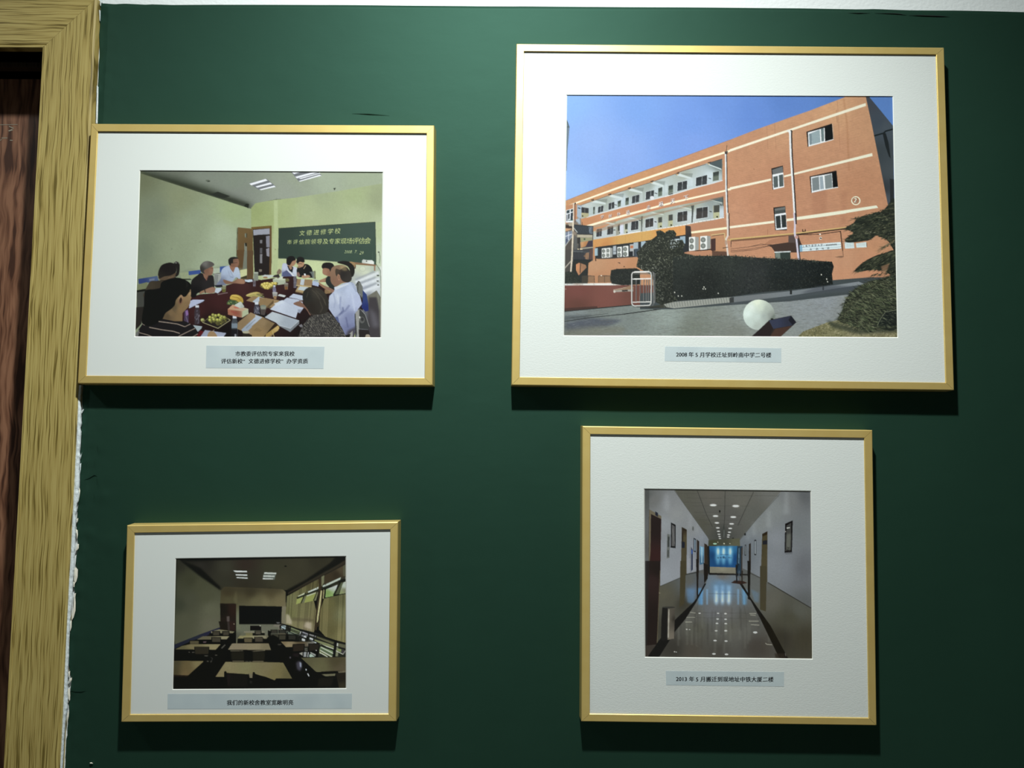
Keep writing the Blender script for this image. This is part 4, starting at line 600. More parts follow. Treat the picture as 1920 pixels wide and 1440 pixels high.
    c.P([(512, 190), (600, 200), (598, 450), (560, 470), (500, 430)], (160, 178, 192)); c.L([(528, 238), (575, 250)], 20, (24, 26, 28)); c.P([(600, 235), (765, 240), (760, 360), (605, 345)], (52, 54, 56)); c.L([(680, 245), (678, 350)], 8, (130, 134, 130)); c.P([(600, 345), (765, 358), (755, 440), (600, 455)], (170, 166, 130)); c.E(628, 420, 16, 16, (40, 44, 40)); c.P([(770, 250), (860, 200), (850, 400), (765, 430)], (176, 190, 188)); c.P([(470, 500), (560, 470), (580, 600), (540, 610)], (166, 180, 190)); c.L([(440, 500), (570, 610)], 12, (130, 138, 140))
    c.P([(240, 620), (400, 640), (395, 700), (235, 690)], (54, 44, 40)); c.P([(235, 700), (390, 705), (300, 750), (232, 760)], (204, 156, 116)); c.P([(232, 790), (395, 750), (390, 880), (300, 1000), (232, 1080)], (120, 132, 150)); c.L([(240, 880), (380, 830)], 14, (226, 232, 240)); c.L([(315, 770), (308, 960)], 14, (226, 232, 240)); c.P([(250, 940), (300, 920), (300, 980), (250, 1060)], (80, 90, 110)); c.L([(225, 1110), (400, 880)], 18, (180, 184, 176)); c.P([(300, 590), (400, 560), (420, 640), (330, 650)], (170, 160, 140))
    c.P([(410, 620), (870, 650), (860, 840), (520, 830), (430, 720)], (58, 64, 70)); c.P([(770, 660), (862, 655), (858, 820), (775, 815)], (150, 166, 180))
    for k in range(20): c.L([(430+k*22, 640), (470+k*20, 830)], 7, (30, 36, 40)); c.L([(430+k*22+11, 650), (470+k*20+11, 820)], 5, (96, 106, 112), .7)
    c.L([(400, 615), (600, 635), (870, 655)], 14, (28, 36, 40)); c.L([(540, 828), (862, 838)], 12, (40, 40, 40)); c.L([(390, 640), (510, 790)], 22, (168, 172, 168)); c.L([(862, 650), (858, 960)], 14, (50, 54, 58)); c.L([(620, 555), (622, 640)], 10, (40, 44, 46))
    c.P([(510, 840), (850, 845), (850, 910), (505, 900)], (178, 172, 150)); c.P([(440, 860), (505, 900), (500, 1190), (430, 1180)], (92, 94, 92)); c.P([(505, 905), (575, 905), (560, 1040), (505, 1040)], (60, 58, 54)); c.P([(575, 910), (850, 915), (850, 960), (590, 1010)], (150, 150, 116)); c.E(672, 940, 20, 20, (60, 80, 64)); c.P([(580, 1010), (760, 980), (700, 1100), (590, 1140)], g=[(620, 1040, (196, 150, 104)), (700, 1060, (176, 122, 76))]); c.P([(760, 985), (855, 975), (850, 1110), (690, 1120)], (62, 56, 66)); c.L([(560, 1160), (640, 1150), (860, 1125)], 16, (186, 182, 160)); c.L([(520, 1165), (620, 1165)], 20, (230, 214, 176)); c.L([(558, 905), (548, 1400)], 20, (26, 28, 32))
    c.P([(430, 1180), (640, 1180), (850, 1140), (850, 1420), (430, 1420)], (62, 64, 68)); c.P([(690, 1260), (775, 1225), (760, 1400), (690, 1390)], (168, 128, 96)); c.P([(790, 1170), (850, 1160), (845, 1420), (780, 1420)], (86, 66, 62)); c.P([(230, 1120), (385, 900), (385, 1420), (220, 1560)], (84, 78, 72)); c.P([(230, 1250), (370, 1260), (360, 1420), (225, 1420)], (104, 88, 74))
    for k in range(11): c.L([(440+k*26, 1235), (445+k*26, 1420)], 8, (38, 40, 46), .8)
    c.L([(430, 1210), (640, 1215)], 8, (110, 116, 118)); c.L([(425, 130), (424, 560)], 26, (214, 206, 190)); c.L([(458, 150), (455, 560)], 16, (60, 40, 40), .8); c.L([(415, 560), (410, 800), (385, 1440)], 34, (216, 206, 184)); c.E(462, 140, 14, 16, (30, 30, 30)); c.P([(395, 760), (500, 790), (480, 850), (400, 830)], (140, 130, 116), .8)
    c.view(*C)
    c.P([(50, 420), (130, 400), (120, 660), (50, 660)], (74, 72, 68)); c.P([(150, 520), (370, 520), (320, 560), (310, 790), (50, 790), (50, 660), (130, 650)], (40, 44, 42)); c.P([(180, 575), (215, 555), (290, 580), (300, 610), (230, 680), (210, 700), (180, 640)], g=[(195, 600, (204, 140, 96)), (270, 600, (150, 112, 84))]); c.L([(232, 560), (226, 670)], 10, (70, 60, 50)); c.L([(50, 620), (130, 530)], 12, (170, 166, 152)); c.L([(136, 470), (122, 655)], 17, (212, 202, 182)); c.P([(262, 480), (330, 440), (320, 520), (290, 500)], (150, 116, 88), .8)
    for k in range(12): c.L([(150+k*16, 430), (148+k*16, 520)], 3, (46, 50, 54), .8)
    c.L([(150, 525), (340, 525)], 10, (28, 36, 42)); c.L([(145, 430), (340, 440)], 5, (90, 98, 98))
    c.P([(50, 660), (140, 660), (200, 700), (240, 790), (50, 795)], (38, 44, 40)); c.scatter([(50, 660), (140, 660), (200, 700), (240, 790), (50, 795)], 260, 12, 7, [(56, 64, 56), (28, 34, 30), (72, 78, 66)])
    c.P([(245, 705), (385, 703), (388, 778), (245, 780)], (96, 84, 66), .45); c.P([(430, 700), (565, 698), (568, 778), (432, 778)], (96, 84, 66), .45)
    for x0, x1 in ((248, 385), (432, 566)): c.L([(x0, 780), (x0, 710), (x0+8, 702), (x1, 704), (x1+4, 780)], 5, (66, 60, 54)); c.L([((x0+x1)/2, 704), ((x0+x1)/2, 780)], 4, (70, 62, 54))
    c.E(465, 700, 8, 7, (236, 230, 214)); c.P([(45, 790), (820, 782), (820, 808), (45, 812)], g=[(100, 800, (206, 210, 206)), (300, 798, (226, 228, 222)), (480, 798, (232, 232, 226)), (200, 800, (190, 180, 170)), (750, 800, (190, 190, 180))])
    for x in (80, 190, 250, 380, 600): c.L([(x, 785), (x+4, 806)], 6, (140, 130, 120), .6)
    # red court
    c.P([(10, 812), (1250, 806), (1250, 1060), (800, 1050), (400, 1075), (10, 1125)], g=[(200, 860, (118, 70, 62)), (500, 950, (124, 76, 66)), (800, 900, (108, 68, 58)), (200, 1060, (100, 62, 52)), (600, 840, (124, 78, 68))]); c.P([(600, 860), (740, 830), (800, 810), (830, 830), (820, 878), (610, 888)], (148, 122, 96)); c.L([(600, 862), (745, 832)], 5, (190, 180, 160)); c.L([(605, 878), (680, 872), (820, 868)], 22, (160, 156, 146)); c.L([(700, 872), (760, 868)], 18, (60, 56, 52)); c.E(612, 880, 12, 14, (206, 202, 190)); c.E(60, 852, 14, 6, (150, 120, 110))
    # asphalt
    c.view(1050, 400, 1)
    c.P([(0, 185), (130, 172), (200, 172), (320, 165), (420, 158), (560, 134), (640, 136), (640, 240), (0, 240)],
        g=[(30, 190, (128, 138, 138)), (60, 215, (116, 124, 120)), (120, 200, (124, 134, 130)), (200, 190, (146, 158, 152)), (250, 220, (120, 128, 118)), (350, 190, (144, 154, 150)), (450, 180, (138, 146, 148)), (500, 160, (140, 148, 152)), (560, 150, (142, 150, 152)), (420, 220, (136, 144, 140)), (20, 225, (104, 112, 108)), (330, 225, (124, 130, 122)), (540, 180, (134, 140, 138))])
    c.P([(10, 205), (60, 196), (118, 200), (90, 212), (10, 222)], (78, 84, 96), .8, blur=2); c.P([(5, 218), (60, 212), (120, 212), (120, 226), (5, 236)], (120, 122, 108), .6, blur=3); c.P([(8, 192), (60, 190), (50, 198), (8, 202)], (70, 76, 80), .6, blur=1.5)
    c.setclip([(6, 184), (130, 172), (320, 165), (560, 134), (640, 136), (640, 240), (5, 240)]); c.scatter([(6, 180), (640, 130), (640, 240), (5, 240)], 2600, 12, .8, [(84, 90, 88), (150, 158, 160), (110, 116, 114), (96, 92, 82)], 4, 5, .35); c.noise(.035, 1, 2.5, .8); c.setclip()
    c.L([(6, 184), (70, 178), (135, 172)], 1.8, (40, 44, 42)); c.L([(8, 203), (60, 195), (120, 189), (200, 178)], 1.1, (40, 44, 44)); c.L([(20, 196), (90, 188)], .8, (70, 76, 74)); c.L([(120, 189), (200, 178)], 1.5, (24, 26, 26)); c.P([(7, 178), (70, 174), (70, 178), (7, 184)], (60, 44, 40), .7)
    # kerbs
    c.P([(150, 150), (320, 140), (580, 120), (640, 120), (640, 148), (560, 150), (430, 165), (320, 172), (210, 180), (150, 180)], (66, 74, 76))
    c.P([(160, 176), (190, 171), (215, 167), (215, 177), (170, 178)], (60, 62, 54)); c.P([(192, 168), (214, 166), (320, 157), (320, 167), (214, 178), (200, 176)], (152, 156, 148))
    for k in range(26): c.L([(194+k*4.9, 168-k*.42), (196+k*4.9, 177-k*.4)], .9, (94, 100, 96), .8)
    c.P([(320, 157), (430, 146), (500, 137), (560, 128), (572, 133), (510, 142), (430, 155), (320, 168)], g=[(340, 162, (112, 118, 120)), (450, 150, (118, 126, 130)), (550, 133, (128, 136, 140))]); c.P([(320, 168), (430, 156), (560, 136), (640, 138), (600, 146), (500, 150), (420, 162), (322, 171)], (72, 80, 84), .8, blur=1); c.P([(318, 158), (326, 157), (326, 167), (318, 168)], (56, 60, 60)); c.P([(431, 144), (435, 144), (435, 152), (431, 152)], (36, 40, 40)); c.P([(492, 138), (495, 137), (495, 144), (492, 144)], (40, 44, 44))
    # grass bottom right
    c.P([(438, 240), (455, 222), (500, 205), (540, 196), (640, 215), (640, 240)], g=[(470, 228, (110, 108, 76)), (520, 212, (122, 122, 88)), (600, 228, (116, 112, 84)), (560, 232, (134, 130, 100))]); c.scatter([(438, 240), (455, 222), (500, 205), (540, 196), (640, 215), (640, 240)], 1800, 5, 1.4, [(150, 146, 112), (92, 92, 62), (130, 128, 90), (74, 76, 54), (166, 162, 130)], 20, 60, .7)
    c.P([(500, 200), (560, 218), (640, 210), (640, 222), (560, 226), (510, 214)], (44, 52, 44), .7, blur=2)
    # hedges and tree
    c.view(*C)
    h2 = [(575, 640), (640, 625), (860, 618), (900, 640), (900, 800), (700, 808), (580, 790), (565, 720)]
    c.P(h2, (36, 40, 38)); c.scatter(h2, 500, 12, 8, [(24, 28, 26), (52, 58, 52), (70, 76, 66), (40, 44, 38)])
    tree = [(860, 440), (900, 400), (960, 330), (1040, 290), (1090, 250), (1080, 200), (1130, 190), (1180, 220), (1220, 190), (1280, 190), (1310, 230), (1300, 260), (1250, 280), (1310, 300), (1380, 300), (1400, 350), (1380, 400), (1400, 450), (1500, 470), (1380, 620), (1340, 980), (1140, 1030), (1060, 990), (1040, 700), (930, 640), (860, 600), (880, 500)]
    c.P(tree, (42, 46, 40)); c.scatter(tree, 3000, 16, 8, [(62, 68, 56), (30, 34, 30), (96, 100, 84), (24, 28, 24), (48, 54, 44), (120, 124, 108)])
    c.scatter([(860, 600), (1380, 470), (1330, 980), (1100, 1010), (1050, 700)], 700, 22, 8, [(120, 126, 110), (150, 154, 140), (90, 96, 80), (30, 34, 30)], 60, 60)
    c.scatter([(1240, 300), (1340, 290), (1340, 400), (1240, 400)], 40, 18, 9, [(190, 200, 204), (150, 160, 160)])
    c.P([(1050, 600), (1280, 560), (1290, 990), (1140, 1010), (1070, 960)], (20, 24, 22), .35, blur=10)
    hd = [(1270, 490), (1400, 478), (1900, 478), (2250, 500), (2700, 520), (3060, 545), (3080, 600), (3060, 680), (3070, 800), (2900, 830), (2600, 860), (2300, 885), (1920, 940), (1330, 985), (1270, 900)]
    c.P(hd, g=[(1400, 500, (44, 50, 46)), (1900, 500, (48, 54, 50)), (1600, 800, (32, 36, 34)), (2200, 700, (46, 50, 50)), (2500, 700, (30, 36, 36)), (3000, 700, (22, 28, 28))]); c.scatter(hd, 5200, 13, 7, [(20, 24, 22), (56, 62, 58), (38, 44, 42), (74, 80, 72), (14, 18, 18), (30, 34, 32)], a=.75)
    c.scatter([(1270, 470), (1900, 465), (2700, 508), (3060, 540), (3060, 560), (2700, 545), (1900, 500), (1270, 520)], 900, 14, 8, [(78, 84, 72), (36, 42, 38), (96, 102, 88), (26, 30, 28)])
    for x, y in ((1620, 830), (1635, 850), (1610, 850), (1780, 900), (2940, 690), (3000, 740), (3010, 770), (1330, 930), (1370, 930), (1290, 890)): c.E(x, y, 7, 9, (200, 202, 190))
    c.P([(2900, 820), (3100, 810), (3350, 830), (3300, 850), (3050, 880), (2700, 900)], (70, 76, 84), .6, blur=8)
    # steel barrier
    for q, w, col in (([(1040, 655), (1065, 680), (1068, 990), (1040, 1040)], 12, (96, 98, 98)), ([(830, 1048), (1040, 1060), (1120, 1055)], 10, (44, 46, 44))): c.L(q, w, col)
    for x in (860, 905, 945, 975, 1000): c.L([(x, 745), (x-4, 990)], 9, (70, 70, 68)); c.L([(x-3, 745), (x-7, 990)], 4, (150, 152, 150))
    c.L([(840, 668), (1010, 668)], 40, (110, 112, 108), .55); c.L([(818, 740), (1022, 734)], 13, (232, 234, 230)); c.L([(812, 1000), (1020, 996)], 12, (214, 216, 210))
    ou = [(808, 1000), (808, 690), (820, 668), (850, 658), (1000, 655), (1022, 668), (1030, 700), (1026, 1010), (1010, 1036), (840, 1044), (815, 1030), (808, 1000)]
    c.L(ou, 17, (120, 122, 118)); c.L([(x-3, y-2) for x, y in ou], 8, (224, 226, 222)); c.L([(1050, 670), (1056, 1010)], 7, (150, 152, 150)); c.L([(830, 665), (1000, 660)], 8, (240, 240, 236))
    # globe and dark box
    c.view(*D)
    gl = [(-0, 0)]; c.E(318, 1142, 178, 172, None, g=[(230, 1060, (224, 238, 228)), (300, 1000, (228, 240, 218)), (190, 1130, (222, 240, 232)), (340, 1060, (206, 220, 204)), (300, 1270, (176, 188, 180)), (220, 1220, (196, 212, 204)), (410, 1080, (172, 184, 174)), (450, 1140, (146, 154, 148)), (300, 1160, (200, 216, 208)), (380, 1160, (166, 178, 172)), (480, 1160, (128, 136, 128))])
    c.P([(420, 1210), (500, 1130), (500, 1180), (450, 1200)], (96, 108, 100), .6, blur=8)
    c.P([(230, 1390), (330, 1300), (435, 1200), (680, 1150), (738, 1228), (560, 1390)], (44, 38, 36)); c.P([(430, 1205), (680, 1150), (738, 1225), (690, 1262), (480, 1300)], g=[(500, 1240, (52, 58, 78)), (680, 1200, (44, 48, 62))]); c.P([(680, 1150), (738, 1225), (700, 1262), (650, 1200)], (26, 28, 36)); c.P([(500, 1300), (690, 1265), (560, 1390), (440, 1390)], (70, 50, 42)); c.P([(235, 1390), (430, 1210), (475, 1295), (440, 1390)], (36, 30, 32)); c.E(465, 1190, 16, 10, (30, 34, 34))
    # palm
    c.P([(1830, 380), (1930, 380), (1930, 1300), (1850, 1300)], (26, 32, 28)); c.P([(1840, -20), (1930, -20), (1930, 400), (1840, 400)], (44, 50, 50))
    pc = [(34, 38, 32), (22, 26, 22), (60, 66, 50), (88, 92, 70), (46, 52, 40)]
    body1 = [(1430, 60), (1600, 0), (1700, -20), (1760, -80), (1850, -150), (1860, 400), (1760, 300), (1640, 250), (1560, 300), (1330, 330), (1290, 290), (1380, 220), (1290, 170), (1380, 110)]
    body2 = [(1400, 640), (1480, 560), (1600, 490), (1720, 450), (1860, 430), (1860, 700), (1700, 640), (1560, 640), (1440, 660)]
    body3 = [(1580, 760), (1720, 740), (1860, 720), (1870, 1280), (1640, 1290), (1560, 1340), (1400, 1280), (1330, 1250), (1210, 1200), (1260, 1080), (1300, 960), (1400, 850)]
    for b, n in ((body1, 1), (body2, 1), (body3, 1)): c.P(b, (34, 40, 34), sm=1)
    c.scatter(body1, 1300, 70, 7, pc, 12, 22); c.scatter(body2, 900, 80, 7, pc, 28, 16); c.scatter(body3, 2800, 80, 7, pc+[(72, 84, 60), (104, 112, 84)], -20, 30)
    def frond(x0, y0, x1, y1, n, ln, a0, cols=pc):
        for i in range(n):
            t = i/n; x = x0+(x1-x0)*t; y = y0+(y1-y0)*t+c.rs.randn()*8; a = np.radians(a0+c.rs.randn()*12); l = ln*(.6+.6*c.rs.rand())
            c.P([(x, y-4), (x+l*np.cos(a)*.5, y-l*np.sin(a)*.5+5), (x+l*np.cos(a), y-l*np.sin(a)), (x, y+5)], cols[c.rs.randint(len(cols))])
    frond(1850, -60, 1400, 60, 60, 110, 200); frond(1800, 120, 1330, 290, 70, 100, 205); frond(1700, 60, 1340, 160, 60, 110, 195); frond(1800, 500, 1420, 640, 60, 90, 215); frond(1850, 640, 1580, 700, 50, 90, 225); frond(1700, 760, 1300, 1000, 60, 120, 215); frond(1500, 850, 1230, 1200, 80, 120, 210); frond(1600, 1200, 1400, 1300, 60, 100, 230); frond(1850, 300, 1700, 400, 40, 90, 210, [(60, 60, 44), (120, 110, 84)]); frond(1860, 680, 1700, 760, 30, 120, 190); frond(1860, 800, 1560, 770, 40, 120, 180)
    frond(1400, 1290, 1230, 1210, 30, 60, 200, [(80, 86, 64), (40, 46, 38)])
    c.P([(1690, 600), (1790, 560), (1760, 640), (1720, 700)], (190, 136, 100), .5, blur=5); c.P([(1730, 420), (1600, 560), (1560, 520), (1700, 380)], (186, 134, 100), .0)
    c.P([(1660, 1200), (1740, 1100), (1870, 1080), (1870, 1270), (1660, 1270)], (20, 26, 26), .8, blur=6); c.L([(1870, 1085), (1740, 1110), (1690, 1180), (1650, 1260)], 5, (130, 136, 110))
    c.scatter(body3, 700, 34, 5, [(140, 146, 118), (110, 118, 92)], -25, 30, .6); c.scatter(body1, 150, 30, 5, [(150, 150, 124)], 20, 30, .6)
    c.view(1050, 170, 1); c.noise(.015, 1)
    return c

def paint_classroom():
    c = Canvas(320, 1040, 656, 1296, 7); G4 = (320, 1040, 32/3); G5 = (480, 1040, 32/3); G6 = (320, 1165, 32/3); G7 = (480, 1165, 32/3); Z = (310, 1030, 4.6444)
    c.view(*G4)
    c.P([(50, 50), (3600, 20), (3600, 2800), (20, 2800)], (4, 4, 2))
    c.P([(90, 60), (3600, 20), (3600, 600), (2200, 720), (1000, 720)], g=[(600, 200, (42, 40, 34)), (1100, 250, (56, 56, 44)), (1100, 600, (50, 50, 38)), (1500, 200, (50, 40, 32)), (1500, 600, (46, 42, 30)), (2000, 300, (56, 56, 40)), (2200, 550, (62, 60, 42)), (2600, 200, (60, 58, 42)), (1500, 450, (50, 48, 36)), (2900, 100, (50, 48, 34)), (600, 60, (20, 20, 14))])
    c.P([(85, 60), (1860, 40), (3600, 20), (3600, 50), (1860, 90), (300, 130), (85, 90)], (8, 10, 6), .8, blur=10)
    # left wall
    c.P([(90, 70), (160, 90), (1010, 715), (990, 975), (1000, 1460), (80, 1800), (60, 1460)], g=[(150, 200, (44, 44, 34)), (400, 500, (60, 62, 44)), (700, 800, (76, 78, 58)), (800, 1100, (94, 96, 76)), (400, 900, (72, 74, 58)), (150, 1000, (58, 62, 48)), (300, 1300, (78, 80, 62)), (800, 1400, (96, 96, 78)), (600, 600, (72, 74, 54))])
    c.P([(88, 60), (130, 80), (100, 900), (64, 1460), (60, 1000)], (14, 16, 8), .7, blur=14)
    c.P([(150, 85), (300, 150), (600, 270), (900, 560), (1000, 650), (1000, 715), (600, 440)], (8, 9, 5), .95, blur=16)
    # back wall
    c.P([(1005, 715), (1070, 640), (2230, 690), (2300, 740), (2310, 1700), (1310, 1800), (1300, 980), (990, 975)], g=[(1150, 780, (66, 58, 36)), (1150, 900, (80, 76, 50)), (1600, 750, (60, 54, 34)), (1700, 950, (100, 96, 66)), (2000, 780, (84, 76, 50)), (2150, 950, (112, 104, 72)), (2260, 1200, (130, 124, 96)), (1340, 1300, (110, 114, 92)), (1900, 970, (112, 106, 74)), (1500, 1400, (96, 100, 84)), (2200, 1400, (126, 120, 100))])
    c.P([(1000, 640), (2230, 640), (2230, 760), (1000, 760)], (52, 48, 32), .5, blur=40); c.P([(1310, 700), (1340, 940), (1300, 980), (1250, 900)], (110, 108, 76), .35, blur=12)
    c.P([(988, 975), (1308, 982), (1310, 1500), (1000, 1460)], g=[(1050, 1100, (20, 16, 8)), (1250, 1100, (40, 24, 16)), (1200, 1400, (34, 24, 18))]); c.P([(1120, 1235), (1175, 1230), (1180, 1460), (1130, 1460)], (84, 76, 72), blur=6); c.P([(1250, 1385), (1275, 1380), (1275, 1400), (1250, 1400)], (150, 140, 120))
    c.P([(1370, 1020), (2225, 1035), (2210, 1395), (1370, 1392)], (3, 4, 3)); c.P([(2228, 1035), (2310, 1040), (2300, 1440), (2212, 1390)], (124, 120, 98)); c.L([(1370, 1392), (2200, 1396)], 7, (70, 72, 60))
    # lamps
    for q in ([(1250, 316), (1525, 325), (1530, 352), (1290, 350)], [(1298, 392), (1532, 398), (1534, 424), (1305, 416)], [(1318, 450), (1538, 458), (1540, 482), (1318, 468)]): c.P([(x-8, y) for x, y in q], (70, 84, 84), 1, blur=6)
    for q in ([(1250, 316), (1525, 325), (1530, 352), (1290, 350)], [(1298, 390), (1532, 396), (1534, 424), (1305, 416)], [(1318, 448), (1538, 456), (1540, 482), (1318, 468)]): c.P(q, (214, 226, 222))
    c.view(*G5)
    c.P([(150, 385), (400, 390), (370, 500), (130, 495)], (100, 108, 100)); c.P([(168, 352), (410, 360), (400, 390), (160, 384)], (206, 214, 206)); c.P([(150, 414), (378, 420), (366, 446), (142, 440)], (206, 214, 206)); c.P([(140, 470), (346, 476), (336, 496), (130, 496)], (214, 220, 214)); c.E(590, 232, 26, 14, (10, 12, 6)); c.E(290, 660, 18, 10, (36, 34, 22), .8)
    # right cornice and curtains/window
    c.P([(620, 705), (1000, 500), (1480, 170), (1600, 40), (1810, 40), (1810, 130), (1400, 330), (1000, 560), (640, 780)], (12, 12, 6), blur=14)
    c.P([(640, 760), (1000, 570), (1400, 350), (1810, 90), (1810, 200), (1370, 400), (1000, 620), (640, 800)], (50, 44, 32), blur=6); c.L([(650, 790), (1000, 600), (1360, 410), (1810, 170)], 10, (24, 20, 12)); c.P([(1370, 420), (1810, 190), (1810, 430), (1700, 450), (1370, 590)], g=[(1450, 440, (62, 52, 34)), (1700, 300, (80, 70, 50)), (1600, 400, (52, 44, 28))]); c.P([(1740, 230), (1805, 180), (1805, 430), (1745, 430)], (92, 94, 72), .8)
    cur = [(620, 830), (1000, 620), (1290, 470), (1300, 640), (1200, 760), (1160, 930), (1250, 1300), (1150, 1560), (780, 1480), (600, 1400), (590, 1200)]
    c.P(cur, g=[(700, 880, (112, 112, 76)), (900, 800, (100, 98, 62)), (1150, 600, (84, 78, 48)), (700, 1200, (106, 106, 66)), (1000, 1100, (114, 110, 74)), (1200, 1300, (112, 104, 70)), (800, 1400, (124, 118, 84)), (1050, 1450, (138, 126, 100))])
    c.setclip(cur)
    for x in range(630, 1260, 26): v = c.rs.rand(); c.L([(x+60+(x-630)*.10, 500), (x+(x-630)*.02, 1560)], 12, (70, 72, 40) if v < .45 else (150, 152, 96), .4, blur=3)
    c.P([(600, 1190), (660, 1200), (720, 1330), (720, 1400), (600, 1380)], (188, 180, 156), .8, blur=14); c.P([(1000, 1340), (1110, 1360), (1100, 1500), (960, 1440)], (196, 186, 166), .7, blur=16); c.P([(720, 1250), (1150, 1290), (1150, 1340), (720, 1330)], (78, 70, 52), .4, blur=12)
    c.setclip()
    lit = (206, 218, 206)
    c.P([(835, 830), (990, 750), (985, 790), (850, 840)], (206, 212, 180)); c.P([(820, 880), (955, 840), (900, 960), (800, 995)], (158, 168, 92)); c.P([(1035, 740), (1255, 640), (1240, 690), (1050, 770)], lit); c.P([(1005, 820), (1205, 755), (1150, 920), (965, 965)], (150, 158, 84)); c.P([(1010, 815), (1205, 752), (1190, 775), (1020, 835)], (190, 200, 170))
    c.P([(1330, 620), (1700, 450), (1685, 500), (1340, 660)], (190, 204, 192)); c.P([(1400, 690), (1635, 600), (1560, 800), (1540, 830), (1385, 860)], g=[(1500, 660, (186, 196, 190)), (1600, 640, (200, 210, 206)), (1450, 760, (128, 156, 84)), (1480, 820, (136, 172, 96))]); c.P([(1740, 560), (1805, 530), (1805, 770), (1660, 795)], g=[(1770, 620, (190, 202, 190)), (1720, 770, (140, 152, 104)), (1770, 720, (128, 130, 104))]); c.P([(1780, 480), (1805, 440), (1805, 480)], lit)
    c.L([(820, 870), (1000, 800), (1250, 700), (1650, 555), (1805, 495)], 34, (36, 40, 28)); c.L([(1660, 540), (1805, 500)], 56, (20, 22, 14)); c.L([(1690, 560), (1560, 810)], 40, (26, 28, 18)); c.P([(1700, 560), (1745, 560), (1650, 790), (1580, 800)], (84, 92, 66)); c.L([(990, 760), (900, 970)], 22, (44, 46, 30)); c.P([(975, 850), (1005, 845), (955, 965), (915, 965)], (112, 116, 88)); c.L([(1225, 740), (1150, 915)], 18, (40, 42, 28)); c.P([(1230, 740), (1250, 740), (1200, 920), (1160, 920)], (120, 122, 90)); c.E(1215, 672, 7, 12, (90, 92, 80)); c.E(1395, 602, 10, 12, (110, 112, 100))
    c.P([(1310, 440), (1365, 410), (1360, 560), (1310, 640)], (120, 122, 92)); c.L([(1275, 480), (1285, 700), (1230, 1100), (1190, 1500)], 52, (54, 44, 26)); c.L([(1255, 700), (1240, 900)], 20, (40, 36, 20)); c.P([(1295, 720), (1325, 715), (1290, 1000), (1240, 1330), (1215, 1370), (1220, 1250)], (196, 192, 140)); c.L([(1360, 700), (1345, 880)], 20, (176, 170, 120)); c.L([(1330, 730), (1290, 1100), (1240, 1440)], 20, (66, 54, 30))
    cur2 = [(1360, 880), (1560, 830), (1805, 780), (1805, 2100), (1260, 1500), (1290, 1100)]
    c.P(cur2, g=[(1450, 1000, (112, 108, 66)), (1700, 900, (92, 92, 60)), (1400, 1200, (114, 106, 66)), (1700, 1200, (120, 122, 88)), (1500, 1500, (104, 98, 60)), (1700, 1600, (128, 122, 80))]); c.setclip(cur2)
    for x in range(1300, 1820, 34): v = c.rs.rand(); c.L([(x+40, 800), (x-10, 2000)], 18, (74, 74, 40) if v < .5 else (146, 142, 96), .4, blur=4)
    c.setclip()
    # right side: rail, street below
    c.view(*G7)
    c.P([(500, 60), (800, 130), (1200, 230), (1600, 390), (1800, 440), (1800, 720), (900, 740), (800, 420), (560, 220)], (34, 36, 28))
    c.P([(505, 75), (600, 90), (590, 170), (500, 150)], (176, 196, 200)); 
    def bl(q, col, a=1): c.P(q, col, a, blur=2)
    bl([(700, 120), (880, 190), (870, 280), (690, 210)], (120, 130, 96)); bl([(640, 190), (860, 260), (840, 290), (640, 260)], (110, 122, 108)); bl([(930, 200), (1050, 250), (1040, 300), (920, 250)], (140, 142, 150)); bl([(915, 260), (1010, 300), (1000, 340), (905, 310)], (206, 212, 224)); bl([(920, 335), (985, 360), (975, 400), (915, 385)], (206, 212, 224)); bl([(1065, 250), (1200, 290), (1190, 330), (1060, 290)], (130, 130, 130)); bl([(1075, 320), (1160, 350), (1140, 400), (1065, 370)], (200, 208, 214)); bl([(1130, 400), (1210, 420), (1200, 440), (1120, 430)], (190, 204, 204))
    bl([(1210, 300), (1560, 420), (1540, 460), (1220, 340)], (92, 92, 66)); bl([(1170, 360), (1560, 480), (1550, 560), (1280, 450), (1170, 400)], (124, 130, 92)); bl([(1290, 500), (1540, 590), (1530, 690), (1270, 560)], (110, 130, 96)); bl([(1270, 560), (1530, 700), (1500, 715), (1270, 640)], (150, 160, 120))
    for q in ([(1280, 455), (1550, 550)], [(1300, 515), (1540, 640)], [(1290, 580), (1520, 705)], [(1275, 625), (1430, 710)]): c.L(q, 16, (206, 210, 190))
    for q in ([(1280, 480), (1550, 585)], [(1290, 550), (1530, 670)], [(1280, 600), (1470, 705)]): c.L(q, 8, (26, 30, 22))
    bl([(1600, 430), (1650, 440), (1640, 700), (1590, 700)], (120, 124, 100)); bl([(1650, 440), (1790, 470), (1790, 540), (1640, 500)], (92, 92, 70)); bl([(1615, 430), (1642, 440), (1638, 500), (1612, 490)], (196, 200, 190)); bl([(1630, 540), (1710, 560), (1700, 620), (1620, 590)], (128, 140, 90)); c.L([(1600, 590), (1740, 660)], 14, (206, 208, 190)); c.L([(1740, 660), (1785, 590)], 16, (150, 150, 146)); bl([(1720, 560), (1760, 570), (1740, 650), (1700, 620)], (60, 56, 60))
    c.P([(505, 40), (700, 90), (900, 165), (1240, 260), (1590, 375), (1800, 432), (1800, 455), (1590, 410), (1240, 290), (900, 195), (700, 115), (505, 65)], (8, 8, 6))
    for q in ([(500, 80), (780, 190), (1200, 330), (1570, 490), (1790, 560)], [(500, 130), (800, 270), (1180, 400), (1560, 590)], [(640, 160), (900, 260)]): c.L(q, 12, (10, 10, 8))
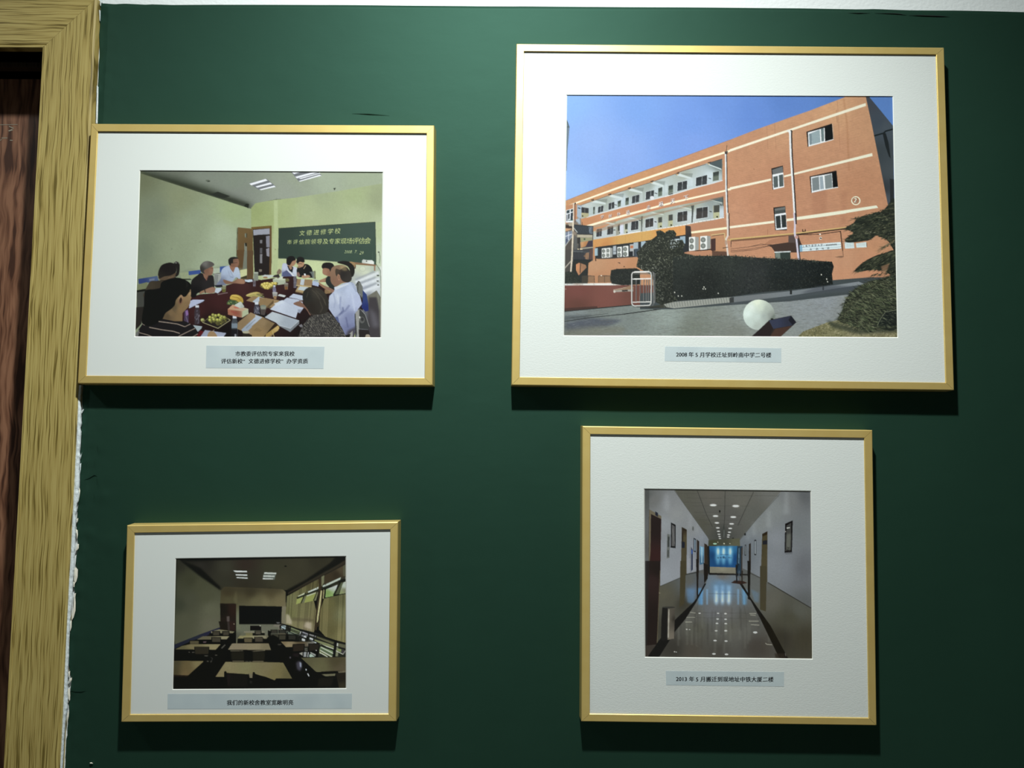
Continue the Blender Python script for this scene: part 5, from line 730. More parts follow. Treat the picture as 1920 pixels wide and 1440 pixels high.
    for x, y0, y1, w in ((1590, 390, 720, 48), (1170, 250, 400, 16), (1045, 250, 420, 22), (895, 180, 330, 20), (690, 110, 220, 12), (640, 100, 330, 12), (610, 90, 180, 8)): c.L([(x+10, y0), (x-30, y1)], w, (8, 8, 6))
    c.scatter([(510, 80), (680, 120), (640, 260), (600, 240)], 60, 20, 9, [(190, 200, 196), (150, 156, 140), (20, 20, 18)])
    c.scatter([(850, 230), (900, 200), (900, 400), (850, 390)], 26, 22, 10, [(200, 206, 200), (20, 20, 18)], 60, 20); c.L([(900, 200), (870, 280)], 16, (206, 212, 206))
    # wall strip below the board + lectern
    c.P([(-160, 62), (520, 60), (490, 160), (360, 150), (250, 160), (240, 300), (-150, 300)], g=[(200, 120, (110, 110, 92)), (0, 100, (100, 104, 88)), (220, 240, (104, 104, 84)), (450, 110, (120, 116, 104)), (-100, 200, (92, 98, 82))]); c.P([(-160, 62), (100, 70), (350, 60), (350, 100), (300, 180), (-100, 180)], (104, 106, 90)); c.P([(380, 0), (510, 0), (505, 45), (385, 50)], (12, 12, 10)); c.P([(405, 15), (480, 18), (470, 40), (420, 45)], (120, 120, 120), .8); c.L([(350, 40), (355, 60)], 20, (8, 8, 6)); c.P([(470, 90), (510, 60), (500, 160), (475, 150)], (14, 14, 10))
    c.view(*G6)
    c.P([(1310, 0), (1365, 0), (1370, 60), (1595, 60), (1590, 190), (1460, 200), (1400, 270), (1340, 340), (1310, 330)], g=[(1340, 100, (110, 114, 92)), (1450, 120, (104, 108, 90)), (1340, 300, (84, 86, 72))]); c.P([(1590, 90), (1810, 88), (1812, 180), (1590, 182)], (10, 6, 4)); c.E(1790, 90, 14, 13, (176, 176, 160))
    c.P([(1810, 100), (2160, 110), (2160, 280), (1880, 260), (1860, 220), (1812, 190)], (106, 108, 92))
    # skirting blue
    c.P([(60, 470), (600, 255), (990, 118), (990, 160), (700, 300), (400, 400), (55, 560)], g=[(200, 450, (26, 30, 44)), (800, 200, (30, 32, 54)), (500, 320, (34, 38, 50))])
    # tables / chairs
    T = (150, 142, 108); Bk = (5, 5, 2)
    def tab(q, g=None, col=T): c.P(q, col, g=g); 
    c.P([(60, 560), (600, 380), (980, 160), (1300, 180), (1300, 340), (1160, 560), (900, 1100), (900, 1365), (30, 1365), (40, 600)], Bk)
    c.P([(960, 0), (1310, 0), (1310, 190), (1000, 185)], (24, 18, 10)); c.P([(1130, 0), (1180, 0), (1185, 180), (1145, 180)], (52, 44, 40)); c.P([(1170, 0), (1290, 0), (1290, 190), (1190, 190)], (42, 26, 20)); c.P([(1255, 45), (1278, 42), (1278, 64), (1255, 62)], (140, 130, 110))
    tab([(800, 205), (970, 160), (1280, 205), (1240, 240), (820, 240)], col=(120, 116, 90)); c.P([(770, 240), (1170, 240), (1170, 290), (770, 290)], Bk)
    def chair(x0, y0, x1, y1, col=(62, 58, 46)): c.P([(x0-8, y0-8), (x1+8, y0-8), (x1+8, y1), (x0-8, y1)], Bk); c.P([(x0+6, y0), (x1-6, y0+2), (x1-10, y1-6), (x0+10, y1-6)], col)
    chair(840, 205, 980, 285); chair(1040, 205, 1170, 285)
    tab([(640, 300), (700, 296), (1172, 300), (1120, 358), (520, 366)], g=[(700, 330, (96, 92, 70)), (1080, 320, (140, 134, 104))]); c.P([(520, 368), (1120, 360), (1150, 420), (520, 440)], Bk); c.P([(650, 405), (720, 398), (700, 430), (650, 425)], (110, 90, 96), .8); chair(380, 390, 570, 460, (80, 74, 52)); chair(820, 325, 1000, 420)
    tab([(90, 560), (230, 490), (380, 460), (1000, 460), (900, 568)], g=[(200, 530, (92, 88, 60)), (450, 490, (116, 108, 74)), (850, 500, (138, 130, 94))]); c.P([(55, 570), (900, 572), (980, 480), (1100, 520), (900, 800), (50, 790)], Bk); chair(480, 515, 765, 660, (40, 36, 24))
    for x, y, w in ((370, 618, 16), (440, 620, 14), (465, 618, 12), (910, 676, 26), (710, 690, 40), (740, 800, 24), (810, 800, 18)): c.E(x, y, w, 9, (120, 116, 104), .7)
    c.L([(1090, 470), (1020, 540)], 26, (96, 94, 84), .8); c.L([(800, 720), (840, 740), (800, 830)], 10, (60, 58, 54))
    tab([(48, 790), (660, 792), (640, 820), (350, 1082), (40, 1068)], g=[(100, 850, (66, 62, 42)), (300, 900, (96, 84, 52)), (550, 850, (120, 110, 74)), (300, 1050, (104, 88, 56)), (80, 1000, (64, 58, 36))]); c.P([(40, 1070), (350, 1084), (350, 1110), (40, 1100)], (30, 20, 10))
    tab([(1470, 195), (1670, 195), (1680, 230), (1460, 228)], col=(128, 124, 104)); c.P([(1500, 232), (1640, 232), (1640, 285), (1500, 285)], (116, 112, 76)); c.P([(1640, 235), (1880, 235), (1880, 280), (1640, 285)], Bk); c.P([(1815, 195), (1880, 205), (1875, 225), (1815, 222)], (130, 126, 108)); chair(1690, 195, 1810, 262, (76, 72, 60)); c.P([(1340, 340), (1380, 290), (1500, 285), (1880, 285), (1915, 345)], g=[(1450, 310, (140, 134, 92)), (1850, 320, (160, 154, 130))]); c.P([(1340, 345), (2130, 350), (2130, 440), (1330, 440)], Bk); chair(1465, 335, 1635, 425, (88, 80, 56)); chair(1680, 315, 1850, 415, (66, 60, 48))
    c.P([(1850, 285), (1900, 290), (1915, 345), (1870, 345)], (140, 136, 112))
    tab([(1240, 440), (1960, 440), (2230, 450), (2000, 450)], col=(120, 112, 90)); tab([(1160, 565), (1245, 442), (1960, 442), (1968, 450), (2005, 574), (1160, 568)], g=[(1300, 500, (132, 122, 98)), (1700, 500, (136, 126, 96)), (1950, 520, (128, 118, 90))])
    # table extent in G7 coordinates up to x=300
    c.P([(1900, 445), (1965, 450), (2005, 574), (1900, 570)], (126, 118, 92)); c.P([(1160, 572), (1900, 576), (1900, 596), (1230, 600)], (92, 86, 70)); c.P([(1480, 576), (1640, 576), (1640, 600), (1480, 596)], (10, 10, 6))
    c.view(*G7)
    tab([(-480, 444), (255, 446), (300, 574), (-560, 566)], g=[(-400, 500, (132, 122, 98)), (0, 500, (136, 126, 98)), (200, 520, (120, 112, 86))]); c.P([(-560, 572), (300, 576), (200, 600), (-500, 610)], Bk); c.L([(-510, 590), (-260, 588)], 14, (104, 98, 80)); c.L([(-80, 602), (180, 580)], 14, (110, 104, 84)); c.P([(-520, 610), (190, 600), (180, 790), (-480, 780)], Bk); c.P([(-500, 610), (-230, 605), (-240, 770), (-490, 770)], (24, 22, 12)); c.P([(-80, 610), (180, 600), (170, 780), (-60, 780)], (24, 22, 12)); c.L([(-470, 796), (-240, 796)], 22, (88, 82, 62)); c.L([(-80, 800), (150, 800)], 22, (88, 82, 62))
    for x in (-200, -170, -130, -110): c.L([(x, 785), (x+4, 815)], 12, (120, 116, 100), .8)
    c.P([(-240, 600), (-60, 600), (-60, 800), (-240, 790)], Bk, .85)
    # far right small tables
    chair(300, 175, 430, 240, (52, 50, 42)); chair(455, 175, 590, 240, (48, 48, 42)); c.P([(240, 180), (300, 200), (290, 290), (240, 290)], Bk); c.P([(340, 262), (440, 262), (440, 310), (390, 310)], (110, 106, 84)); c.P([(250, 250), (1000, 250), (860, 420), (260, 420)], Bk, .5); chair(455, 275, 600, 370, (56, 54, 42)); chair(645, 280, 800, 370, (40, 40, 34)); c.P([(440, 370), (900, 380), (860, 420), (440, 420)], Bk, .8); c.P([(-30, 290), (180, 292), (205, 345), (150, 345), (130, 310), (-30, 312)], (130, 126, 100))
    c.P([(250, 300), (340, 270), (460, 330), (480, 410), (560, 600), (700, 720), (900, 730), (1190, 1010), (1800, 1010), (1800, 1340), (700, 1340), (560, 800), (300, 574), (255, 446), (210, 350)], Bk)
    c.P([(430, 450), (500, 450), (500, 475), (440, 475)], (70, 68, 60), .8)
    tab([(495, 405), (1150, 410), (1210, 450), (1040, 500), (600, 516)], g=[(550, 440, (120, 106, 76)), (650, 490, (142, 128, 96)), (900, 430, (90, 78, 56)), (1150, 440, (112, 112, 104))]); c.P([(600, 518), (740, 516), (740, 740), (620, 700)], Bk)
    c.P([(735, 455), (975, 450), (970, 600), (1000, 730), (700, 740)], Bk); c.P([(750, 470), (960, 468), (950, 590), (740, 600)], (38, 30, 20)); c.P([(1045, 445), (1270, 440), (1240, 720), (1040, 720)], Bk); c.P([(1060, 458), (1260, 456), (1240, 570), (1065, 590)], (34, 30, 22)); c.P([(975, 480), (1045, 480), (1045, 500), (980, 505)], (92, 84, 72)); c.L([(975, 545), (1025, 545)], 10, (150, 150, 140)); c.L([(975, 575), (1025, 580)], 12, (140, 140, 132)); c.E(1205, 582, 12, 10, (190, 194, 190))
    c.P([(860, 640), (935, 615), (930, 690)], (150, 150, 140), blur=3); c.P([(955, 615), (1010, 610), (1005, 710), (950, 710)], (146, 150, 150), blur=3); c.L([(1048, 620), (1035, 710)], 18, (170, 174, 176)); c.P([(1085, 610), (1195, 660), (1190, 700), (1090, 640)], (150, 156, 150), blur=2); c.P([(1070, 660), (1100, 650), (1180, 710), (1065, 715)], (170, 190, 176), blur=2); c.E(685, 725, 16, 20, (96, 90, 100), .8); c.P([(740, 640), (860, 640), (860, 720), (740, 700)], (22, 16, 16), blur=5)
    c.P([(860, 790), (910, 820), (915, 930), (885, 1000), (820, 960), (800, 830)], (84, 82, 96), .75, blur=16); c.P([(870, 810), (905, 830), (905, 920), (880, 910)], (170, 180, 200), .9, blur=8); c.E(1002, 968, 12, 20, (176, 184, 190)); c.L([(1035, 1045), (1058, 1095)], 22, (196, 200, 204))
    tab([(900, 730), (1795, 715), (1795, 990), (1220, 1015), (1195, 1005)], g=[(1050, 780, (86, 84, 58)), (1300, 900, (94, 92, 62)), (1600, 800, (72, 66, 44)), (1700, 950, (84, 76, 56)), (1250, 990, (96, 94, 66))]); c.L([(1300, 1010), (1620, 995)], 10, (20, 18, 8)); c.P([(1310, 1060), (1590, 1045), (1580, 1090), (1390, 1100)], (104, 102, 78)); c.P([(1640, 1005), (1795, 985), (1795, 1020), (1650, 1032)], (100, 94, 74)); c.P([(1600, 1040), (1795, 1020), (1795, 1335), (1660, 1335)], g=[(1700, 1150, (26, 22, 14)), (1740, 1280, (44, 40, 26))]); c.P([(1250, 1140), (1560, 1120), (1500, 1300), (1230, 1300)], (20, 18, 10), .8)
    # front table
    c.view(*G6)
    tab([(895, 1110), (1095, 812), (1900, 815), (2250, 825), (2430, 1145), (2110, 1140), (2080, 1180), (1900, 1110), (1660, 1050), (1570, 1060), (1120, 1030), (1080, 1110)],
        g=[(1150, 850, (128, 120, 86)), (1500, 900, (122, 118, 82)), (1900, 900, (116, 108, 76)), (2100, 1050, (112, 104, 66)), (1000, 1080, (124, 114, 80)), (1700, 1000, (118, 112, 78)), (2350, 1100, (96, 90, 58))])
    c.P([(1565, 1050), (1640, 1050), (1635, 1130), (1580, 1130)], (112, 106, 84)); c.P([(1070, 1110), (1072, 1010), (1095, 990), (1115, 1010), (1120, 1035), (1560, 1060), (1565, 1035), (1575, 1130), (1640, 1130), (1640, 1040), (1650, 1012), (1680, 1020), (1690, 1050), (2080, 1180), (2080, 1360), (1000, 1360)], Bk); c.P([(1130, 1050), (1540, 1075), (1530, 1300), (1150, 1300)], (13, 12, 7)); c.P([(1120, 1050), (1190, 1060), (1180, 1280), (1140, 1280)], (22, 16, 14)); c.E(1605, 1215, 24, 30, (30, 30, 26), .9)
    c.noise(.02, 1); return c

def paint_corridor():
    c = Canvas(1202, 910, 1530, 1242, 9); A = (1190, 900, 1920/350); B = (1190, 1070, 1920/350)
    c.view(*A)
    c.P([(80, 80), (1840, 80), (1840, 2000), (80, 2000)], (90, 92, 90))
    # ceiling
    c.P([(400, 100), (1520, 100), (1090, 600), (1000, 640), (780, 640), (740, 590)], g=[(500, 150, (92, 92, 82)), (800, 150, (102, 100, 92)), (1100, 200, (104, 104, 96)), (1400, 130, (110, 112, 108)), (800, 350, (96, 96, 90)), (1000, 400, (92, 92, 88)), (900, 560, (68, 70, 66)), (700, 450, (84, 84, 74)), (1200, 350, (96, 98, 92))])
    # left wall / right wall
    c.P([(95, 90), (410, 100), (500, 240), (750, 590), (790, 680), (790, 900), (530, 965), (470, 1010), (255, 1100), (100, 1100)], g=[(130, 150, (96, 100, 98)), (200, 200, (116, 118, 116)), (330, 250, (138, 142, 144)), (300, 450, (150, 156, 160)), (420, 350, (146, 150, 150)), (560, 500, (138, 142, 144)), (320, 700, (146, 152, 158)), (620, 700, (140, 146, 154)), (300, 950, (148, 154, 160)), (700, 750, (110, 120, 130)), (130, 700, (112, 114, 114)), (560, 850, (150, 154, 160))])
    c.P([(1520, 100), (1815, 115), (1820, 1700), (1360, 1050), (1290, 1000), (1180, 940), (1090, 900), (1060, 680), (1090, 600)], g=[(1760, 150, (96, 100, 102)), (1600, 200, (122, 126, 126)), (1450, 300, (132, 138, 138)), (1300, 450, (130, 136, 136)), (1700, 500, (116, 122, 124)), (1450, 600, (134, 140, 146)), (1500, 900, (126, 132, 138)), (1750, 900, (104, 108, 112)), (1250, 700, (118, 126, 132)), (1150, 750, (104, 112, 118)), (1400, 850, (130, 136, 142)), (1750, 1300, (92, 96, 96))])
    for x, y, w, h in ((330, 230, 34, 90), (570, 420, 16, 80), (640, 500, 12, 60), (690, 570, 8, 40)): c.P([(x-w*.5, y-h), (x+w*.5, y-h), (x+w, y+h), (x-w, y+h)], (186, 192, 196), .3, blur=16)
    for x, y, w, h in ((1560, 230, 30, 120), (1380, 400, 26, 90), (1225, 500, 18, 70), (1165, 570, 12, 50)): c.P([(x-w*.5, y-h), (x+w*.5, y-h), (x+w, y+h), (x-w, y+h)], (180, 188, 190), .32, blur=16)
    # ceiling joints
    for q in ([(645, 112), (740, 360), (800, 480)], [(930, 112), (925, 400), (912, 560)], [(1222, 125), (1120, 340), (1060, 470)]): c.L(q, 6, (52, 52, 48), .8)
    for y, x0, x1 in ((135, 440, 640), (185, 540, 900), (265, 600, 1180), (330, 600, 870), (160, 1000, 1480), (365, 700, 1100), (410, 650, 1050), (455, 700, 1100), (230, 500, 700)): c.L([(x0, y), (x1, y+4)], 3.5, (66, 66, 60), .5)
    c.L([(410, 110), (760, 600)], 5, (84, 86, 80), .8); c.L([(1490, 150), (1240, 420), (1080, 620)], 5, (80, 84, 80), .8)
    for x, y, r in ((808, 259, 32), (1040, 268, 33), (832, 371, 26), (1014, 381, 27), (846, 441, 21), (997, 451, 22), (855, 492, 18), (983, 498, 18), (862, 528, 15), (975, 537, 15), (868, 558, 14), (966, 566, 14), (873, 581, 12), (962, 586, 12), (877, 602, 11), (956, 620, 12), (879, 616, 9)): c.E(x, y, r*1.3, r*.5, (150, 150, 144), .6); c.E(x, y, r, r*.32, (250, 252, 250))
    c.E(875, 322, 9, 12, (18, 18, 16)); c.L([(875, 325), (874, 345)], 4, (30, 30, 28)); c.E(918, 500, 6, 40, (50, 56, 50), .7); c.L([(918, 510), (920, 590)], 5, (140, 150, 146), .6); c.E(1012, 610, 12, 18, (24, 26, 24), .8); c.E(600, 500, 9, 24, (84, 88, 86), .8); c.P([(1128, 548), (1142, 546), (1142, 570), (1128, 572)], (20, 22, 22))
    # end wall
    c.P([(760, 620), (900, 610), (1080, 600), (1085, 690), (755, 690)], g=[(800, 650, (66, 68, 48)), (920, 640, (70, 72, 60)), (1040, 650, (92, 92, 72))]); c.E(826, 656, 20, 7, (176, 226, 196)); c.E(920, 655, 8, 6, (230, 232, 200)); c.E(855, 640, 5, 4, (220, 220, 190)); c.E(980, 655, 5, 4, (210, 210, 190))
    c.P([(750, 680), (1062, 678), (1045, 900), (768, 892)], g=[(800, 780, (22, 64, 108)), (860, 720, (50, 118, 168)), (920, 760, (50, 112, 160)), (985, 730, (56, 120, 160)), (1030, 800, (20, 66, 116)), (860, 860, (22, 66, 112)), (950, 860, (24, 72, 122))])
    for x in (858, 915, 983): c.P([(x-16, 684), (x+16, 684), (x+24, 800), (x+8, 870), (x-10, 870), (x-26, 800)], (130, 200, 232), .75, blur=12); c.E(x, 735, 12, 34, (216, 240, 248), .9, blur=6)
    c.L([(880, 768), (965, 768)], 4, (40, 60, 90)); [c.E(x, y, rx, ry, (34, 56, 84), .75, blur=2) for x, y, rx, ry in ((858, 800, 7, 9), (885, 798, 11, 6), (915, 795, 12, 12), (932, 802, 4, 8), (972, 798, 9, 5), (990, 800, 5, 5))]
    c.P([(768, 892), (1045, 900), (1042, 985), (760, 980)], g=[(900, 920, (140, 138, 120)), (900, 970, (110, 108, 96))])
    c.P([(760, 960), (1050, 965), (1050, 1010), (755, 1005)], (22, 22, 20))
    c.P([(740, 680), (768, 680), (775, 980), (745, 990)], (20, 22, 24)); c.P([(1055, 680), (1110, 680), (1100, 990), (1042, 985)], (36, 56, 72)); c.L([(1075, 700), (1070, 860)], 5, (150, 190, 210), .8); c.L([(1065, 860), (1045, 950)], 10, (20, 26, 30))
    # left items
    c.P([(148, 305), (165, 310), (275, 380), (270, 600), (250, 1800), (100, 1800), (140, 1000)], g=[(200, 400, (56, 34, 28)), (200, 700, (54, 28, 22)), (180, 900, (50, 34, 34)), (240, 950, (36, 22, 18))]); c.P([(150, 302), (275, 372), (275, 402), (168, 350), (165, 700), (140, 1000), (148, 500)], (112, 104, 84)); c.P([(168, 350), (268, 402), (262, 1000), (240, 1800), (160, 1800), (160, 900)], g=[(210, 500, (34, 22, 20)), (200, 800, (52, 26, 24)), (190, 960, (60, 40, 40))]); c.P([(212, 322), (240, 340), (240, 380), (212, 362)], (30, 34, 48))
    c.P([(95, 90), (150, 95), (150, 1800), (95, 1800)], (60, 62, 60), .45)
    c.P([(335, 555), (362, 560), (358, 800), (330, 806)], (104, 108, 104)); c.P([(340, 580), (360, 584), (358, 690), (338, 690)], (60, 64, 62)); c.P([(338, 720), (354, 722), (350, 790), (334, 790)], (72, 76, 74))
    def pic(q, inner, w=9): c.P(q, (14, 14, 16)); m = np.mean(np.array(q, float), 0); c.P(m+(np.array(q)-m)*[.62, .86], inner)
    pic([(374, 437), (423, 462), (421, 700), (370, 696)], (92, 92, 92)); c.L([(390, 500), (410, 660)], 4, (160, 160, 160), .6)
    pic([(608, 595), (630, 608), (630, 742), (608, 738)], (130, 150, 166)); pic([(1548, 450), (1626, 415), (1618, 742), (1542, 748)], (66, 68, 66)); c.P([(1560, 560), (1608, 548), (1604, 710), (1556, 716)], (104, 108, 100), .8, blur=8); c.L([(1565, 495), (1595, 490)], 9, (220, 224, 214)); c.scatter([(1552, 690), (1608, 690), (1606, 730), (1550, 730)], 40, 14, 5, [(30, 30, 30), (80, 84, 76)]); c.E(1552, 530, 5, 6, (190, 190, 180)); c.P([(1545, 745), (1620, 738), (1622, 760), (1548, 764)], (70, 74, 76), .4, blur=5)
    pic([(1230, 618), (1250, 614), (1248, 774), (1230, 770)], (150, 160, 166)); pic([(1134, 668), (1146, 666), (1144, 778), (1132, 778)], (120, 128, 130))
    c.P([(485, 484), (536, 510), (534, 960), (528, 1400), (462, 1400), (476, 900)], g=[(500, 520, (56, 46, 30)), (510, 600, (80, 72, 48)), (500, 900, (74, 68, 48)), (490, 1200, (70, 64, 46))]); c.P([(485, 484), (536, 512), (534, 530), (500, 520), (498, 640), (484, 640)], (44, 34, 22)); c.P([(482, 634), (516, 636), (514, 698), (482, 698)], (24, 28, 40))
    c.P([(640, 612), (664, 632), (655, 1300), (636, 1360), (638, 900)], (40, 30, 22)); c.P([(716, 650), (748, 670), (756, 1000), (716, 1040)], (50, 38, 26)); c.P([(670, 680), (712, 690), (710, 860), (670, 872)], g=[(690, 720, (110, 160, 190)), (690, 840, (60, 100, 130))]); c.L([(690, 690), (690, 850)], 8, (190, 220, 232), .8); c.P([(574, 680), (578, 950), (572, 960), (568, 700)], (110, 114, 120)); c.P([(582, 690), (598, 720), (598, 920), (582, 940)], (40, 48, 70)); c.L([(590, 720), (590, 760)], 10, (40, 90, 180))
    c.P([(1312, 555), (1366, 528), (1362, 1300), (1340, 1440), (1290, 1420), (1300, 900)], g=[(1340, 600, (70, 64, 44)), (1330, 900, (74, 68, 48)), (1330, 1200, (60, 56, 42))]); c.P([(1312, 555), (1366, 526), (1364, 560), (1316, 580)], (40, 30, 20)); c.P([(1316, 625), (1364, 618), (1364, 662), (1316, 664)], (26, 30, 40)); c.P([(1176, 660), (1194, 648), (1192, 1300), (1168, 1240), (1172, 900)], (40, 32, 24)); c.P([(1096, 700), (1110, 690), (1106, 1000), (1094, 1000)], (60, 52, 44))
    # floor & dado
    c.view(*B)
    c.P([(100, 230), (260, 160), (470, 72), (530, 40), (640, 20), (740, 40), (720, 140), (600, 330), (420, 600), (130, 885), (100, 885)], g=[(180, 600, (62, 60, 50)), (350, 300, (82, 80, 68)), (300, 250, (88, 86, 72)), (560, 100, (92, 94, 90)), (600, 200, (96, 112, 128)), (680, 150, (84, 90, 96)), (500, 350, (60, 58, 48))])
    c.P([(1180, 30), (1290, 75), (1370, 125), (1815, 390), (1830, 905), (1560, 905), (1190, 290), (1090, 120)], g=[(1400, 300, (92, 92, 84)), (1600, 500, (72, 72, 60)), (1750, 700, (60, 58, 46)), (1250, 150, (98, 102, 100)), (1500, 700, (52, 50, 42)), (1700, 400, (84, 86, 78))])
    c.L([(1370, 122), (1815, 385)], 9, (50, 50, 46)); c.L([(1180, 22), (1290, 75)], 6, (60, 60, 56)); c.L([(258, 162), (470, 72)], 5, (56, 56, 50)); c.L([(526, 40), (640, 18)], 6, (30, 30, 28))
    fl = [(760, 30), (1045, 40), (1090, 120), (1180, 290), (1300, 480), (1500, 905), (250, 885), (420, 620), (600, 330), (730, 140)]
    c.P(fl, g=[(900, 60, (110, 108, 104)), (880, 130, (112, 138, 160)), (880, 230, (110, 138, 162)), (800, 400, (104, 106, 108)), (950, 420, (104, 104, 102)), (650, 600, (84, 84, 74)), (1000, 600, (92, 92, 84)), (600, 820, (72, 68, 60)), (1250, 800, (66, 62, 56)), (1150, 500, (86, 86, 80)), (850, 850, (68, 66, 60)), (620, 450, (92, 92, 86)), (400, 800, (54, 52, 46))])
    c.setclip(fl)
    for x, w in ((840, 22), (903, 18), (968, 22)): c.P([(x-w, 150), (x+w, 150), (x+w*.9, 330), (x, 360), (x-w*.9, 330)], (170, 206, 232), .75, blur=10); c.P([(x-w*.4, 210), (x+w*.5, 210), (x+w*.4, 320), (x-w*.4, 325)], (224, 240, 248), .8, blur=6)
    c.P([(800, 120), (1010, 120), (1000, 250), (800, 250)], (70, 120, 170), .35, blur=30)
    for q, w in (([(760, 235), (1100, 242)], 4), ([(560, 430), (1280, 440)], 4), ([(520, 480), (1290, 495)], 4), ([(700, 140), (620, 480), (620, 740)], 5), ([(1100, 250), (1150, 480), (1160, 800)], 4), ([(740, 600), (690, 850)], 4)): c.L(q, w, (70, 70, 66), .6)
    for k in range(40): x = 300+c.rs.rand()*1150; y = 350+c.rs.rand()*250; c.P([(x, y), (x+14, y), (x+18, y+220), (x-4, y+220)], (120, 122, 112) if k % 2 else (56, 54, 50), .22, blur=4)
    for x in (690, 745, 1065, 1125): c.P([(x-10, 190), (x+10, 190), (x+8, 350), (x-8, 350)], (130, 176, 216), .6, blur=5)
    c.setclip()
    for x, y, w in ((858, 438, 12), (934, 442, 14), (668, 438, 12), (853, 497, 13), (935, 500, 13), (846, 542, 14), (937, 545, 14), (838, 618, 14), (937, 618, 16), (827, 719, 17), (940, 724, 16), (815, 856, 18), (945, 861, 18), (535, 603, 9), (565, 606, 8), (410, 834, 8), (428, 836, 6), (1240, 635, 22)): c.E(x, y, w, w*.45, (244, 244, 236))
    for q in ([(545, 425), (625, 435)], [(515, 480), (620, 480)], [(520, 528), (590, 528)], [(1180, 440), (1250, 440)], [(1190, 455), (1245, 460)], [(1175, 520), (1275, 520)], [(1195, 555), (1280, 560)], [(1345, 745), (1360, 758), (1415, 762)]): c.L(q, 7, (176, 176, 160), .75)
    for x in (840, 935): c.L([(x, 550), (x, 660)], 16, (130, 132, 122), .3, blur=6); c.L([(x-10, 720), (x-15, 850)], 20, (110, 112, 104), .35, blur=8)
    c.P([(535, 180), (620, 190), (615, 330), (560, 335), (540, 320)], (96, 136, 176), .55, blur=8); c.P([(650, 180), (705, 180), (700, 350), (655, 350)], (90, 150, 200), .7, blur=8); c.P([(1195, 190), (1280, 230), (1275, 330), (1230, 320)], (100, 130, 156), .5, blur=8); c.P([(1100, 180), (1160, 200), (1150, 350), (1110, 350)], (96, 150, 190), .6, blur=8)
    # dark skirting bands
    c.P([(600, 330), (640, 280), (720, 130), (735, 135), (630, 330), (520, 500), (420, 620), (250, 890), (130, 890), (240, 730), (420, 500)], (16, 14, 12)); c.P([(1090, 120), (1110, 140), (1200, 290), (1300, 430), (1400, 570), (1580, 905), (1490, 905), (1290, 490), (1190, 300), (1075, 130)], (18, 16, 13))
    c.P([(760, 22), (1180, 35), (1180, 48), (765, 44)], (26, 24, 22)); c.P([(990, 125), (1030, 100), (1110, 105), (1160, 125), (1100, 140)], (50, 30, 24)); c.L([(1045, -60), (1050, 120)], 14, (26, 26, 28)); c.L([(1075, 0), (1070, 100)], 8, (90, 100, 110))
    c.P([(632, -120), (660, -120), (652, 260), (640, 300)], (26, 20, 15)); c.P([(708, -80), (752, -60), (752, 80), (715, 130)], (24, 18, 14)); c.P([(1160, -100), (1192, -100), (1185, 300), (1165, 290)], (20, 16, 12)); c.P([(1100, 0), (1112, 0), (1108, 160), (1098, 120)], (34, 28, 22))
    c.P([(470, -100), (528, -100), (520, 200), (510, 340), (462, 380)], (66, 60, 40)); c.P([(1290, -50), (1360, -50), (1350, 420), (1290, 400)], (66, 62, 46)); c.P([(120, -100), (265, -100), (240, 500), (225, 760), (120, 770)], g=[(180, 100, (46, 30, 28)), (180, 500, (30, 20, 16)), (230, 0, (30, 20, 16))]); c.L([(262, 0), (245, 400), (232, 740)], 7, (92, 84, 64)); c.P([(105, -100), (150, -100), (125, 880), (105, 880)], (36, 34, 34), .8); c.L([(250, 230), (262, 230)], 4, (200, 190, 160))
    # bin
    c.P([(285, 375), (415, 375), (408, 700), (345, 715), (270, 720), (275, 500)], (22, 20, 18)); c.P([(340, 385), (415, 380), (406, 700), (338, 712)], g=[(350, 500, (130, 124, 110)), (370, 500, (70, 66, 58)), (400, 500, (48, 44, 38)), (350, 680, (110, 104, 92))]); c.L([(352, 400), (345, 690)], 10, (196, 194, 180), .8, blur=3); c.E(350, 378, 66, 9, (50, 50, 46)); c.P([(100, 770), (220, 765), (130, 885), (100, 885)], (56, 50, 44))
    c.P([(1440, 850), (1540, 850), (1560, 905), (1450, 905)], (40, 34, 28), .8, blur=6); c.L([(1548, 850), (1556, 880)], 8, (90, 88, 80)); c.noise(.018, 1)
    return c

# ---------------------------------------------------------------- materials
WHITE = mat('white_plaster', (.80, .84, .83), .75, spec=.3)
n = nd(WHITE, 'ShaderNodeTexNoise', Scale=140.0, Detail=4.0); lk(WHITE, coords(WHITE, 1, 1, 1.3), n.inputs['Vector']); bump(WHITE, n.outputs['Fac'], .5, .0015)

GREEN = mat('green_wall_paint', tuple(GCOL), .66, spec=.75); bsdf(GREEN).inputs['Specular Tint'].default_value = (.40, 1, .74, 1)
cv = coords(GREEN, 1, 1, 1)
n1 = nd(GREEN, 'ShaderNodeTexNoise', Scale=5.0, Detail=4.0, Roughness=.6); n2 = nd(GREEN, 'ShaderNodeTexNoise', Scale=22.0, Detail=5.0, Roughness=.5)
n3 = nd(GREEN, 'ShaderNodeTexNoise', Scale=900.0, Detail=2.0); cs = coords(GREEN, 1, 1, 1.7)
lk(GREEN, cv, n1.inputs['Vector']); lk(GREEN, cs, n2.inputs['Vector']); lk(GREEN, cv, n3.inputs['Vector'])
lk(GREEN, ramp(GREEN, n1.outputs['Fac'], [(.25, tuple(GCOL*.90)), (.75, tuple(GCOL*1.10))]), bsdf(GREEN).inputs['Base Color'])
a1 = nd(GREEN, 'ShaderNodeMath', operation='MULTIPLY_ADD'); lk(GREEN, n3.outputs['Fac'], a1.inputs[0]); a1.inputs[1].default_value = .05; lk(GREEN, n2.outputs['Fac'], a1.inputs[2])
bump(GREEN, a1.outputs[0], .30, .0008)

